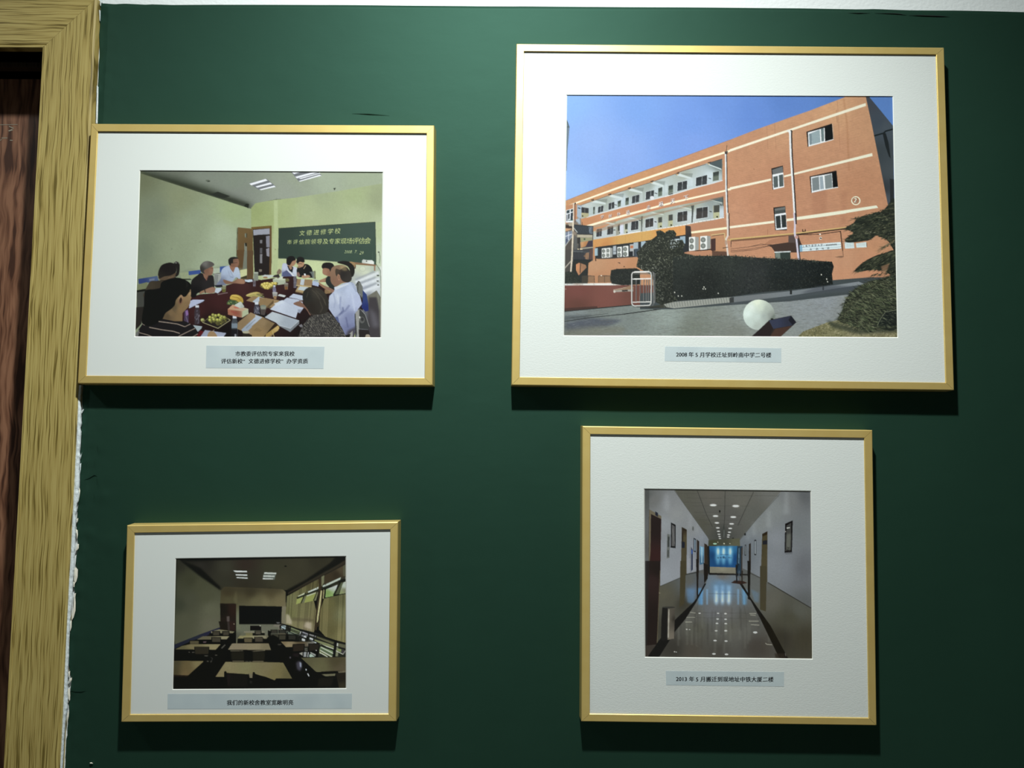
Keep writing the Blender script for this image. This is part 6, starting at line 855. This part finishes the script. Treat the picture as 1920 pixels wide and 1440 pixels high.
GOLD = mat('gold_anodised_aluminium', (.94, .69, .24), .40, metal=.65)
n = nd(GOLD, 'ShaderNodeTexNoise', Scale=30.0, Detail=3.0); lk(GOLD, coords(GOLD, 1, 1, 1), n.inputs['Vector'])
lk(GOLD, ramp(GOLD, n.outputs['Fac'], [(.3, (.93, .68, .225)), (.7, (.97, .73, .26))]), bsdf(GOLD).inputs['Base Color'])
CREAM = mat('cream_matte_board', (.80, .83, .80), .85, spec=.15)
n = nd(CREAM, 'ShaderNodeTexNoise', Scale=260.0, Detail=4.0, Roughness=.6); lk(CREAM, coords(CREAM, 1, 1, 1.9), n.inputs['Vector']); bump(CREAM, n.outputs['Fac'], .35, .0008)
SMOOTHB = mat('smooth_white_board', (.81, .84, .81), .8, spec=.15)
n = nd(SMOOTHB, 'ShaderNodeTexNoise', Scale=80.0); lk(SMOOTHB, coords(SMOOTHB, 1, 1, 1), n.inputs['Vector']); bump(SMOOTHB, n.outputs['Fac'], .05, .0004)
CORE = mat('white_board_core', (.92, .92, .86), .7, spec=.2)
BACK = mat('brown_hardboard', (.16, .10, .06), .8)
PAPER = mat('pale_blue_label_paper', (.60, .68, .71), .6, spec=.3)
n = nd(PAPER, 'ShaderNodeTexNoise', Scale=25.0, Detail=2.0); lk(PAPER, coords(PAPER, 1, 1, 1), n.inputs['Vector']); lk(PAPER, ramp(PAPER, n.outputs['Fac'], [(.3, (.57, .65, .68)), (.7, (.63, .71, .73))]), bsdf(PAPER).inputs['Base Color'])
INK = mat('black_print', (.012, .014, .018), .6, spec=.2)
GLASS = bpy.data.materials.new('picture_glass'); GLASS.use_nodes = True; nt = GLASS.node_tree; nt.nodes.clear()
out = nt.nodes.new('ShaderNodeOutputMaterial'); mx = nt.nodes.new('ShaderNodeMixShader'); tr = nt.nodes.new('ShaderNodeBsdfTransparent'); gl = nt.nodes.new('ShaderNodeBsdfGlossy'); fr = nt.nodes.new('ShaderNodeFresnel')
fr.inputs['IOR'].default_value = 1.5; gl.inputs['Roughness'].default_value = .02; tr.inputs['Color'].default_value = (.985, .99, .985, 1)
nt.links.new(fr.outputs[0], mx.inputs[0]); nt.links.new(tr.outputs[0], mx.inputs[1]); nt.links.new(gl.outputs[0], mx.inputs[2]); nt.links.new(mx.outputs[0], out.inputs[0])

def wood(name, c0, c1, c2, vertical=True, fine=420., wob=.0018, pore=.45):
    """straight open grain: thin dark pores on a lighter ground, drifting slowly along the board"""
    m = mat(name, c1, .5, spec=.35); ax = 0 if vertical else 2
    t = nd(m, 'ShaderNodeTexCoord'); sp = nd(m, 'ShaderNodeSeparateXYZ'); lk(m, t.outputs['Object'], sp.inputs[0])
    across, along = (sp.outputs[0], sp.outputs[2]) if vertical else (sp.outputs[2], sp.outputs[0])
    def comb(ka, kl, off=0.):
        c = nd(m, 'ShaderNodeCombineXYZ')
        for o_, k_, i_ in ((across, ka, 0), (along, kl, 1)):
            q = nd(m, 'ShaderNodeMath', operation='MULTIPLY_ADD'); lk(m, o_, q.inputs[0]); q.inputs[1].default_value = k_; q.inputs[2].default_value = off; lk(m, q.outputs[0], c.inputs[i_])
        return c.outputs[0]
    w1 = nd(m, 'ShaderNodeTexNoise', Scale=1.0, Detail=3.0, Roughness=.6); lk(m, comb(9, 4.0), w1.inputs['Vector'])       # slow wander of the lines
    wv = nd(m, 'ShaderNodeMath', operation='MULTIPLY_ADD'); lk(m, w1.outputs['Fac'], wv.inputs[0]); wv.inputs[1].default_value = wob*10; lk(m, across, wv.inputs[2])
    def line_noise(f, kl, det):
        c = nd(m, 'ShaderNodeCombineXYZ'); q = nd(m, 'ShaderNodeMath', operation='MULTIPLY'); lk(m, wv.outputs[0], q.inputs[0]); q.inputs[1].default_value = f; lk(m, q.outputs[0], c.inputs[0])
        q = nd(m, 'ShaderNodeMath', operation='MULTIPLY'); lk(m, along, q.inputs[0]); q.inputs[1].default_value = kl; lk(m, q.outputs[0], c.inputs[1])
        n = nd(m, 'ShaderNodeTexNoise', Scale=1.0, Detail=det, Roughness=.5); lk(m, c.outputs[0], n.inputs['Vector']); return n.outputs['Fac']
    a, b = line_noise(fine, 9., 2.), line_noise(fine*.35, 2.5, 1.)
    s = nd(m, 'ShaderNodeMath', operation='MULTIPLY_ADD'); lk(m, b, s.inputs[0]); s.inputs[1].default_value = .30; lk(m, a, s.inputs[2])
    lk(m, ramp(m, s.outputs[0], [(pore+.06, c0), (pore+.14, c1), (pore+.30, c2)]), bsdf(m).inputs['Base Color']); bump(m, s.outputs[0], .3, .0005); return m
OAKV = wood('olive_oak_laminate_upright', *OAK); OAKH = wood('olive_oak_laminate_level', *OAK, vertical=False)
WALNUT = wood('walnut_veneer', (.055, .022, .012), (.15, .065, .035), (.26, .125, .07), fine=120., wob=.006, pore=.47)
DARKW = wood('dark_stained_jamb', (.012, .007, .004), (.03, .018, .010), (.045, .028, .016))

# ---------------------------------------------------------------- the setting
TOPZ = at(1000, 11)[2]
floor = box('floor', (-3.2, -2.6, -.05), (3.2, .3, 0), mat('grey_floor_tile', (.14, .14, .13), .35)); floor['kind'] = 'structure'
ceil = box('ceiling', (-3.2, -2.6, 3.2), (3.2, .3, 3.25), WHITE); ceil['kind'] = 'structure'
XI, ZI = at(79.3, 89, -.0135)[0], at(79.3, 89.5, -.0135)[2]      # door opening, right and upper edge
XO = at(145, 720, -.0135)[0]; XO = (at(177.5, 20, -.0135)[0]+at(112, 1440, -.0135)[0])/2
CW = XO-XI
# plaster body of the wall: right of the door, and the piece above the door
pl = [box('wall_back', (XI-.0, .0015, 0), (3.2, .13, 3.2), WHITE)]
bm = bmesh.new(); bm.from_mesh(pl[0].data)
tmp = bmesh.new(); bmesh.ops.create_cube(tmp, size=1)
A, B = (-3.2, .0015, ZI), (XI, .13, 3.2)
for v in tmp.verts:
    for i in range(3): v.co[i] = A[i] if v.co[i] < 0 else B[i]
me2 = bpy.data.meshes.new('t'); tmp.to_mesh(me2); bm.from_mesh(me2); tmp.free(); bm.to_mesh(pl[0].data); bm.free(); bpy.data.meshes.remove(me2)
wall = pl[0]; wall['kind'] = 'structure'

# the coat of green paint: its own layer with an uneven torn left edge and lumps where plaster was patched
edge_px = [(187.5, 4), (187, 25), (188, 45), (186, 60), (187, 90), (185.5, 130), (184.5, 160), (184, 200), (183, 232), (170, 470), (156, 722), (155, 740), (154.5, 765), (157, 769), (153.5, 776), (154, 790), (152, 800), (153.5, 806),
           (151.5, 815), (152.5, 830), (150.5, 845), (149, 855), (152.5, 858), (150, 868), (151.5, 880), (150, 893), (150.5, 905), (149, 915), (150, 922), (147, 942), (145.5, 955), (144.5, 968), (146.5, 975), (143.5, 985), (145, 1000),
           (146, 1015), (148, 1022), (146.5, 1030), (143.5, 1038), (143, 1055), (140.5, 1062), (146, 1066), (146, 1080), (144, 1090), (140, 1096), (138.5, 1104), (141.5, 1112), (142, 1130), (141, 1145), (137, 1160), (134, 1166), (134, 1178), (131, 1185),
           (130, 1210), (129.5, 1240), (131, 1262), (134, 1268), (135, 1275), (132.5, 1283), (132, 1300), (132, 1312), (129, 1318), (130.5, 1332), (128.5, 1345), (127, 1362), (126.5, 1378), (124, 1385), (123.5, 1410), (122.5, 1440), (121, 1500)]
EP = np.array([at(x, y) for x, y in edge_px])
topln = np.array([at(x, y) for x, y in ((186, 6), (215, 8), (235, 7), (275, 9), (283, 8.2), (325, 9.5), (410, 9), (560, 9.5), (700, 10), (900, 12), (1000, 12.5), (1100, 13.2), (1300, 14), (1500, 16), (1612, 18), (1640, 17.3), (1700, 19.5), (1800, 20), (1920, 23), (2300, 28))])
NX, NZ = 260, 240
zz = np.concatenate([np.linspace(0, EP[:, 2].min(), 30)[:-1], np.linspace(EP[:, 2].min(), TOPZ, NZ-29)])
V = []; rs = np.random.RandomState(2)
def vnoise(x, z, f, seed):
    r = np.random.RandomState(seed).rand(64, 64); x = x*f % 63; z = z*f % 63; i, j = int(x), int(z); a, b = x-i, z-j; a, b = a*a*(3-2*a), b*b*(3-2*b)
    return (r[i, j]*(1-a)+r[(i+1) % 64, j]*a)*(1-b)+(r[i, (j+1) % 64]*(1-a)+r[(i+1) % 64, (j+1) % 64]*a)*b-.5
lumps = [(at(205, 1018), .020, .0012), (at(195, 930), .008, .0009), (at(170, 1000), .008, .0010), (at(160, 920), .007, .0011), (at(148, 1107), .007, .0012), (at(200, 15), .010, .0005), (at(880, 650), .03, .0003), (at(390, 880), .02, .0004), (at(1750, 250), .03, .0004)]
for j in range(NZ):
    z = zz[j]; t = (z-EP[:, 2].min())
    xl = np.interp(z, EP[::-1, 2], EP[::-1, 0])
    ti = j/(NZ-1)
    for i in range(NX):
        s = i/(NX-1); s = s**1.5; x = xl+(3.2-xl)*s
        zt = np.interp(x, topln[:, 0], topln[:, 2]); zj = z*zt/TOPZ if z > 1.9 else z*(1+(zt/TOPZ-1)*max(0, (z-1.5)/.4))
        d = vnoise(x, z, 9, 1)*.0007+vnoise(x, z, 40, 3)*.00018
        nearl = math.exp(-(x-xl)/.03); d += nearl*(vnoise(x, z, 110, 5)*.0012+vnoise(x, z*2.2, 55, 6)*.0010)
        for (lx, _, lz), r, h in lumps:
            q = ((x-lx)**2+(z-lz)**2)/(r*r)
            if q < 9: d += h*math.exp(-q)
        V.append((x, -max(d, -.0008)-.0004, zj))
F = [(j*NX+i, j*NX+i+1, (j+1)*NX+i+1, (j+1)*NX+i) for j in range(NZ-1) for i in range(NX-1)]
n0 = len(V)      # back rim so that the torn edge has a thickness
for j in range(NZ): V.append((V[j*NX][0]-.0002, .0014, V[j*NX][2]))
F += [(j*NX, (j+1)*NX, n0+j+1, n0+j) for j in range(NZ-1)]
n1_ = len(V)
for i in range(NX): V.append((V[(NZ-1)*NX+i][0], .0014, V[(NZ-1)*NX+i][2]))
F += [((NZ-1)*NX+i, (NZ-1)*NX+i+1, n1_+i+1, n1_+i) for i in range(NX-1)]
gp = mesh('green_paint', V, F, GREEN, wall, smooth=True); gp['label'] = 'dark green paint coat with a torn left edge'

def sliver(name, pts, m, par, y=-.002, thick=.0015, rough=0.):
    """a small irregular chip: outline in photo pixels, raised by its own thickness"""
    P = [at(x, y_, y-thick) for x, y_ in pts]; Q = [at(x, y_, y) for x, y_ in pts]; c = np.mean(P, 0); c[1] -= thick*.6; k = len(P)
    P = [(a, b+rough*(random.random()-.5), d) for a, b, d in P]
    V = [tuple(c)]+P+Q; F = [(0, 1+i, 1+(i+1) % k) for i in range(k)]+[(1+i, 1+k+i, 1+k+(i+1) % k, 1+(i+1) % k) for i in range(k)]
    return fixn(mesh(name, V, F, m, par))
CAULK = mat('white_filler', (.66, .72, .73), .7); FLAKE = mat('cream_old_paint', (.78, .74, .62), .75)
n = nd(CAULK, 'ShaderNodeTexNoise', Scale=300.0, Detail=4.0); lk(CAULK, coords(CAULK, 1, 1, .4), n.inputs['Vector']); bump(CAULK, n.outputs['Fac'], .8, .002)
# bead of filler between casing and paint, from under the meeting picture down
lpx = [(y, x) for x, y in ((151.5, 700), (146.5, 742), (146.8, 760), (145, 800), (143.3, 840), (141.5, 870), (140.5, 900), (138.5, 930), (136.5, 970), (134.5, 1010), (132, 1060), (128.5, 1085), (127.5, 1110), (125.5, 1150), (123.5, 1190), (122.5, 1220), (121, 1260), (119.5, 1300), (118.3, 1340), (116.5, 1380), (114.2, 1420), (112.8, 1450), (108, 1520))]
rpx = [(y, x) for x, y in ((155, 700), (152, 742), (151.5, 760), (152.8, 768), (152.5, 785), (153.5, 795), (151, 803), (152.8, 810), (152, 822), (151, 840), (149.5, 848), (151.5, 855), (150.5, 862), (149, 880), (149.8, 893), (149.5, 912), (148, 920), (149.5, 926), (147.5, 940), (144.5, 946), (145, 955), (143, 965), (142.5, 990), (141.5, 1010), (141, 1030), (139.5, 1045), (140.5, 1060), (137.5, 1085), (136.5, 1105), (136.5, 1125), (134, 1142), (132.5, 1160), (131.5, 1180), (130, 1200), (129.5, 1225), (128, 1260), (127, 1300), (127.5, 1310), (127, 1330), (124, 1345), (122.5, 1360), (120.5, 1390), (118.5, 1430), (117, 1450), (113, 1520))]
ly, lx_ = np.array(lpx).T; ry, rx_ = np.array(rpx).T
V = []; F = []; ys = np.arange(722, 1520, 2.5)
for k, y_ in enumerate(ys):
    a, b = np.interp(y_, ly, lx_)-1.0, np.interp(y_, ry, rx_)+.35*random.random()
    for q, (t, dp) in enumerate(((0, -.0085), (.3, -.0098), (.7, -.0080), (.93, -.0058), (1, -.0010))):
        V.append(at(a+(b-a)*t, y_, dp+(random.random()-.5)*.0012*(t > .5)))
    if k:
        F += [((k-1)*5+q, (k-1)*5+q+1, k*5+q+1, k*5+q) for q in range(4)]
fb = mesh('filler_bead', V, F, CAULK, wall, smooth=True); fb['label'] = 'white filler bead beside the door casing'
for pts in ([(181.5, 160), (184.5, 163), (184, 200), (183, 231), (179.5, 231), (180.5, 200)], [(187, 0), (193, 0), (190, 6), (189, 12), (187, 8)], [(186, 18), (188.5, 20), (188, 40), (186.5, 38)], [(154, 769), (157.5, 767), (156, 771), (154, 774)],
            [(150.5, 858), (153.5, 848), (152.5, 855), (151, 861)], [(150, 870), (152.5, 868), (151.5, 880), (149.5, 890), (150, 878)]): sliver('plaster_flake', pts, CAULK, wall, rough=.0004)
for pts in ([(145, 915), (149, 914), (150.5, 920), (149, 930), (147, 941), (144, 945), (143, 935), (144, 922)], [(143.5, 974), (146.8, 971), (146, 977), (144.5, 980)], [(142, 992), (145.5, 994), (146, 1003), (144, 1012), (143.2, 1002)],
            [(143, 1028), (145.5, 1020), (148, 1020), (147.5, 1028), (145, 1031), (142, 1033)], [(140, 1065), (143, 1064), (146, 1068), (145.5, 1082), (143, 1090), (140.5, 1094), (138.5, 1088), (139, 1075)], [(137.5, 1090), (140, 1093), (139.5, 1101), (137.5, 1100)],
            [(139, 1113), (142.5, 1112), (141, 1120), (141.8, 1130), (141.5, 1145), (138, 1158), (134, 1163), (135, 1150), (137.5, 1138), (138.5, 1122)], [(131, 1165), (134.5, 1163), (134, 1176), (131.5, 1184), (131, 1174)], [(128, 1260), (131.5, 1258), (131, 1266), (128.5, 1270)],
            [(129, 1276), (132, 1272), (135, 1270), (134.8, 1275), (132, 1279), (130, 1280)], [(127.5, 1292), (131, 1291), (131.8, 1305), (130.5, 1314), (128, 1310), (127, 1300)], [(124, 1310), (127.5, 1312), (128, 1318), (125, 1316)], [(126.5, 1338), (128.5, 1332), (129, 1342), (127, 1352), (126, 1362), (125, 1350)],
            [(168, 1430), (172, 1429.5), (174.5, 1431.5), (169, 1432)]): sliver('paint_flake', pts, FLAKE, wall, rough=.0004)
# long split in the paint under the white band, scratches
def ridge(name, pts, wd, m, par, h=.0008):
    V = []; F = []
    for i, (x, y_) in enumerate(pts):
        k = 1-abs(2*i/(len(pts)-1)-1)**3; V += [at(x, y_-wd*k, -.0012), at(x, y_, -.0012-h*k-.0003), at(x, y_+wd*k, -.0012)]
        if i: F += [(3*i-3, 3*i-2, 3*i+1, 3*i), (3*i-2, 3*i-1, 3*i+2, 3*i+1)]
    return fixn(mesh(name, V, F, m, par))
SPLIT = mat('dark_split', (.004, .012, .010), .7)
ridge('paint_split', [(1640, 24.5), (1680, 25.5), (1701, 28)], .8, SPLIT, wall); ridge('paint_split', [(1703, 28.5), (1730, 29), (1760, 30), (1781, 31)], 1.0, SPLIT, wall); ridge('paint_split', [(1590, 24), (1610, 24.5), (1632, 24)], .5, SPLIT, wall)
for pts in ([(182, 833), (183.5, 845), (182, 855)], [(177.5, 858), (176.8, 868), (176.5, 880)], [(181, 892), (182.5, 905), (182, 915)], [(176, 921), (175.5, 932), (175.2, 942)], [(158, 899), (168, 895), (177, 890), (182, 892)], [(131, 1295), (144, 1295.5), (153, 1296), (161, 1294)], [(660, 212), (690, 213), (730, 216)]):
    ridge('scratch', pts, .45, GREEN, wall, .0009)

# ---------------------------------------------------------------- the door on the left
door = empty('door_1', (XI-.45, 0, 0), kind='structure')
prof = [(0, .02), (0, -.0120), (.0010, -.0132), (.0052, -.0132), (.0062, -.0118), (.0074, -.0130), (CW-.0035, -.0135), (CW, -.0118), (CW+.0012, .0015)]
def casing(side):
    V = []; k = len(prof)
    for e in (0, 1):
        for o_, y_ in prof:
            if side: V.append((XI+o_, y_, ZI+o_-.0001 if e else -.0))
            else: V.append(((XI+o_-.0002) if e else -2.2, y_, ZI+o_))
    F = [(i, i+1, k+i+1, k+i) for i in range(k-1)]+[tuple(range(k)), tuple(range(2*k-1, k-1, -1))]
    return under(fixn(mesh('casing', V, F, OAKV if side else OAKH)), door)
casing(True); casing(False)
under(box('jamb', (XI, .0015, 0), (XI+.012, .13, ZI), DARKW), door)
under(box('head_jamb', (-2.2, .02, ZI), (XI, .13, ZI+.012), DARKW), door)
under(box('door_stop', (-2.2, .040, ZI-.010), (XI, .060, ZI-.0005), DARKW, bev=.001), door)
leaf = under(box('door_leaf', (-2.2, .085, .005), (XI-.003, .125, ZI-.013), WALNUT), door)
TAPE = mat('clear_tape_residue', (.30, .27, .2), .35)
ty = .0846
for pts in ([(0, 233.5), (33, 233), (33, 233.9), (0, 234.5)], [(3, 258), (14, 258), (14, 259.3), (3, 259.5)], [(19, 262), (24, 262.5), (23.5, 264), (18, 263.3)], [(17, 236), (26, 240), (25, 241.5), (16.5, 237.4)], [(15, 245), (22, 242), (25, 244), (17, 246.5)], [(0, 262.5), (3, 261), (3.5, 262), (0, 264)]):
    P = [at(x, y_, ty) for x, y_ in pts]; under(mesh('tape_residue', P, [(0, 1, 2, 3)], TAPE), door)

# the corridor side behind the viewer (it shows only as faint reflections in the picture glass)
wf = box('wall_front', (-3.2, -2.75, 0), (3.2, -2.6, 3.2), mat('pale_corridor_wall', (.30, .32, .31), .6)); wf['kind'] = 'structure'
d2 = empty('added_door', (1.9, -2.6, 0), kind='structure')  # unseen door, added so the right part of the glass reflections turns darker
under(box('door_leaf', (1.33, -2.6, .0), (2.9, -2.55, 2.25), WALNUT, bev=.003), d2)
for a, b in (((1.24, -2.6, 0), (1.33, -2.53, 2.34)), ((2.9, -2.6, 0), (2.99, -2.53, 2.34)), ((1.33, -2.6, 2.25), (2.9, -2.53, 2.34))): under(box('casing', a, b, OAKV, bev=.003), d2)

# ---------------------------------------------------------------- framed photographs
YF = -D; YG = -D+.0024; YM = -D+.0030; YP = YM+.0016; YL = YM-.0002
def lettering(parent, items):
    V, F = [], []
    for st, x, y, size, adv, slope in items:
        for i, ch in enumerate(st):
            if ch == ' ': continue
            for t in glyph_tris(ch):
                for n_, sh in enumerate((-.02, .03)):
                    k = len(V)
                    for a, b in t:
                        b2 = b+.06*a-.03; V.append(at(x+i*adv+(a+sh)*size, y+slope*(i*adv)-b2*size, YL-.00012-.00002*n_))
                    F.append((k, k+1, k+2))
    return under(mesh('lettering', V, F, INK), parent)
def quad_lerp(q, t):
    c = np.mean(q, 0); return [tuple(np.array(p)+(np.array(p)-c)/np.linalg.norm(np.array(p)-c)*t) for p in q]
def framed(outer, inner, hole, label_q, texts, painter, kgrid, board, label, origin):
    o = empty('framed_photograph', (at(*np.mean(outer, 0))[0], 0, at(*outer[3])[2]), label, 'picture', 'gold framed photographs on the green wall')
    OQ = [np.array(at(x, y, YF)) for x, y in outer]; IQ = [np.array(at(x, y, YF)) for x, y in inner]
    for i in range(4):                                        # four mitred rails
        j = (i+1) % 4; a, b, c, d = OQ[i], OQ[j], IQ[j], IQ[i]; e = (b-a)/np.linalg.norm(b-a)
        inw = (IQ[i]-OQ[i]+IQ[j]-OQ[j]); inw -= e*(inw@e); inw /= np.linalg.norm(inw); g = .00022
        sec = [(0, -.0012), (.0010, YF+.0010), (.0022, YF), (None, YF), (None, YF+.0006), (None, YP+.002), (.004, YP+.002)]   # (offset inward, y)
        V = []
        for s_, P0, P1 in ((0, a, d), (1, b, c)):
            wdt = (P1-P0)@inw; m = (P1-P0)/wdt; sg = 1 if s_ == 0 else -1
            for n_, (off, y_) in enumerate(sec):
                ww = off if off is not None else (wdt-.0006 if n_ == 3 else wdt)
                p = P0+m*ww+e*g*sg; V.append((p[0], y_, p[2]))
        k = len(sec); F = [(q, (q+1) % k, k+(q+1) % k, k+q) for q in range(k)]+[tuple(range(k)), tuple(range(2*k-1, k-1, -1))]
        under(fixn(mesh('frame_rail', V, F, GOLD)), o)
    mo = [np.array(at(x, y, YM)) for x, y in quad_lerp(inner, 3.5)]; mi = [np.array(at(x, y, YM)) for x, y in hole]; mb = [np.array(at(x, y, YP-.0001)) for x, y in quad_lerp(hole, -2.1)]; mk = [p+np.array([0, .0015, 0]) for p in mo]
    V = mo+mi+mb+mk; F = []
    for i in range(4): j = (i+1) % 4; F += [(i, j, 4+j, 4+i), (4+i, 4+j, 8+j, 8+i), (i, 12+i, 12+j, j)]
    mm = mesh('mat_board', V, F, board); mm.data.materials.append(CORE)
    for k, p in enumerate(mm.data.polygons): p.material_index = 1 if k % 3 == 1 else 0
    under(fixn(mm), o)
    gq = [at(x, y, YG) for x, y in quad_lerp(inner, 3)]; under(mesh('glass_pane', gq, [(0, 1, 2, 3)], GLASS), o)
    bq = [np.array(at(x, y, YF)) for x, y in quad_lerp(outer, -7)]
    under(fixn(mesh('backing_board', [(p[0], YP+.0025, p[2]) for p in bq]+[(p[0], YP+.006, p[2]) for p in bq], [(0, 1, 2, 3), (4, 5, 6, 7), (0, 1, 5, 4), (1, 2, 6, 5), (2, 3, 7, 6), (3, 0, 4, 7)], BACK)), o)
    # the print: ink colours carried by a fine grid of the flat sheet
    c = painter(); im = c.final(); h, w_ = im.shape[:2]
    gx = c.x0+np.arange(w_)+.5; gy = c.y0+np.arange(h)+.5
    GX, GY = np.meshgrid(gx, gy); d = np.stack([GX-960, np.full_like(GX, FOC), 720-GY], -1) @ CM.T; t = (YP-CY)/d[..., 1]
    P = np.stack([d[..., 0]*t, np.full_like(t, YP), EYE+d[..., 2]*t], -1).reshape(-1, 3)
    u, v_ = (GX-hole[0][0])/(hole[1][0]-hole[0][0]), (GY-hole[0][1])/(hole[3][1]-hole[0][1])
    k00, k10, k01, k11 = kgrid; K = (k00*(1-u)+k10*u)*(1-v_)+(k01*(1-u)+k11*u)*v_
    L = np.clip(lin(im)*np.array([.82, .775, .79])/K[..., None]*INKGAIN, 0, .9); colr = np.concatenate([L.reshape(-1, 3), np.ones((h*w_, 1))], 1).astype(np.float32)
    idx = np.arange(h*w_).reshape(h, w_); q = np.stack([idx[:-1, :-1], idx[1:, :-1], idx[1:, 1:], idx[:-1, 1:]], -1).reshape(-1)
    me = bpy.data.meshes.new('photo_print'); me.vertices.add(h*w_); me.vertices.foreach_set('co', P.astype(np.float32).ravel())
    nf = (h-1)*(w_-1); me.loops.add(nf*4); me.loops.foreach_set('vertex_index', q.astype(np.int32)); me.polygons.add(nf); me.polygons.foreach_set('loop_start', np.arange(0, nf*4, 4, dtype=np.int32)); me.polygons.foreach_set('loop_total', np.full(nf, 4, np.int32))
    me.update(calc_edges=True); at_ = me.color_attributes.new('ink', 'FLOAT_COLOR', 'POINT'); at_.data.foreach_set('color', colr.ravel()); me.materials.append(PRINT)
    po = bpy.data.objects.new('photo_print', me); COL.objects.link(po); under(po, o); po['label'] = origin
    q = [at(x, y, YL) for x, y in label_q]+[at(x, y, YM) for x, y in label_q]
    lb = under(mesh('caption_label', q, [(0, 3, 2, 1), (0, 1, 5, 4), (1, 2, 6, 5), (2, 3, 7, 6), (3, 0, 4, 7)], PAPER), o); lb['label'] = 'pale paper caption strip'
    lt = lettering(o, texts); wm = lt.matrix_world.copy(); lt.parent = lb; lt.matrix_parent_inverse = Matrix.Identity(4); lt.matrix_local = Matrix.Identity(4)
    return o
PRINT = mat('glossy_photo_paper', (.5, .5, .5), .55, spec=.15)
a_ = nd(PRINT, 'ShaderNodeVertexColor'); a_.layer_name = 'ink'; lk(PRINT, a_.outputs['Color'], bsdf(PRINT).inputs['Base Color'])

framed([(967.5, 81), (1771.3, 88.1), (1790.3, 732.8), (958, 723)], [(982.5, 96), (1755.9, 102.2), (1773.8, 717.5), (974.3, 707)], [(1061.8, 177.5), (1675, 180), (1684, 633.5), (1056, 630)],
       [(1247, 649.5), (1465, 653), (1465, 680), (1246, 677)],
       [('2008', 1267.5, 668.2, 10.6, 5.2, .01), ('年', 1290.8, 668.5, 10.2, 10.4, .01), ('5', 1303.6, 668.8, 10.6, 5, .01), ('月', 1311.8, 669, 10.2, 10, .01), ('学校迁址到岭南中学二号楼', 1322, 669, 10.3, 10.37, .006)],
       paint_school, KS[0], CREAM, 'largest gold framed photograph, upper right, of a long orange school building', 'colour print of an orange school building behind a hedge')
framed([(169.8, 231), (815.2, 234), (812.1, 723.5), (144.3, 720)], [(182.7, 246.2), (800, 249.8), (796.2, 708.8), (160.8, 704.3)], [(261.5, 319), (718.8, 322), (715.3, 633.8), (252, 632)],
       [(387, 648), (608.5, 650), (606.5, 691.5), (386, 690)],
       [('市教委评估院专家来我校', 441, 667, 10, 10.15, 0), ('评估新校“文德进修学校”办学资质', 414.4, 680.9, 10, 10.22, 0)],
       paint_meeting, KS[1], SMOOTHB, 'gold framed photograph of a meeting round a table, hung beside the door casing', 'colour print of a meeting under a green chalkboard')
framed([(237, 984), (747.5, 977.8), (744, 1353.8), (226, 1355)], [(251.5, 999), (731.8, 992.6), (728.3, 1338.5), (243.3, 1339.8)], [(328.5, 1046.5), (649.6, 1042.2), (650, 1291.5), (323, 1293.3)],
       [(314.3, 1301), (660, 1300.3), (659.5, 1328.8), (314, 1329.6)],
       [('我们的新校舍教室宽敞明亮', 425, 1321.3, 10.2, 10.45, -.004)],
       paint_classroom, KS[2], SMOOTHB, 'small gold framed photograph of a dark empty classroom, lower left', 'dark colour print of an empty classroom')
framed([(1091, 798), (1637, 805.5), (1645, 1361.5), (1089, 1354)], [(1107, 814), (1621, 821), (1629.5, 1346.5), (1105.8, 1338.5)], [(1207.3, 915.8), (1521, 920), (1524, 1236.5), (1208.7, 1233)],
       [(1248.3, 1258), (1470, 1260), (1470, 1287.3), (1249, 1284.5)],
       [('2013', 1267.3, 1276.6, 10.6, 5.3, .01), ('年', 1291.8, 1277, 10.2, 10.4, .01), ('5', 1304.4, 1277.3, 10.6, 5, .01), ('月', 1313, 1277.3, 10.2, 10, .01), ('搬迁到现地址中铁大厦二楼', 1323.6, 1277.3, 10.3, 10.6, .004)],
       paint_corridor, KS[3], CREAM, 'square gold framed photograph of a tiled corridor with ceiling lights, lower right', 'colour print of a dim corridor')
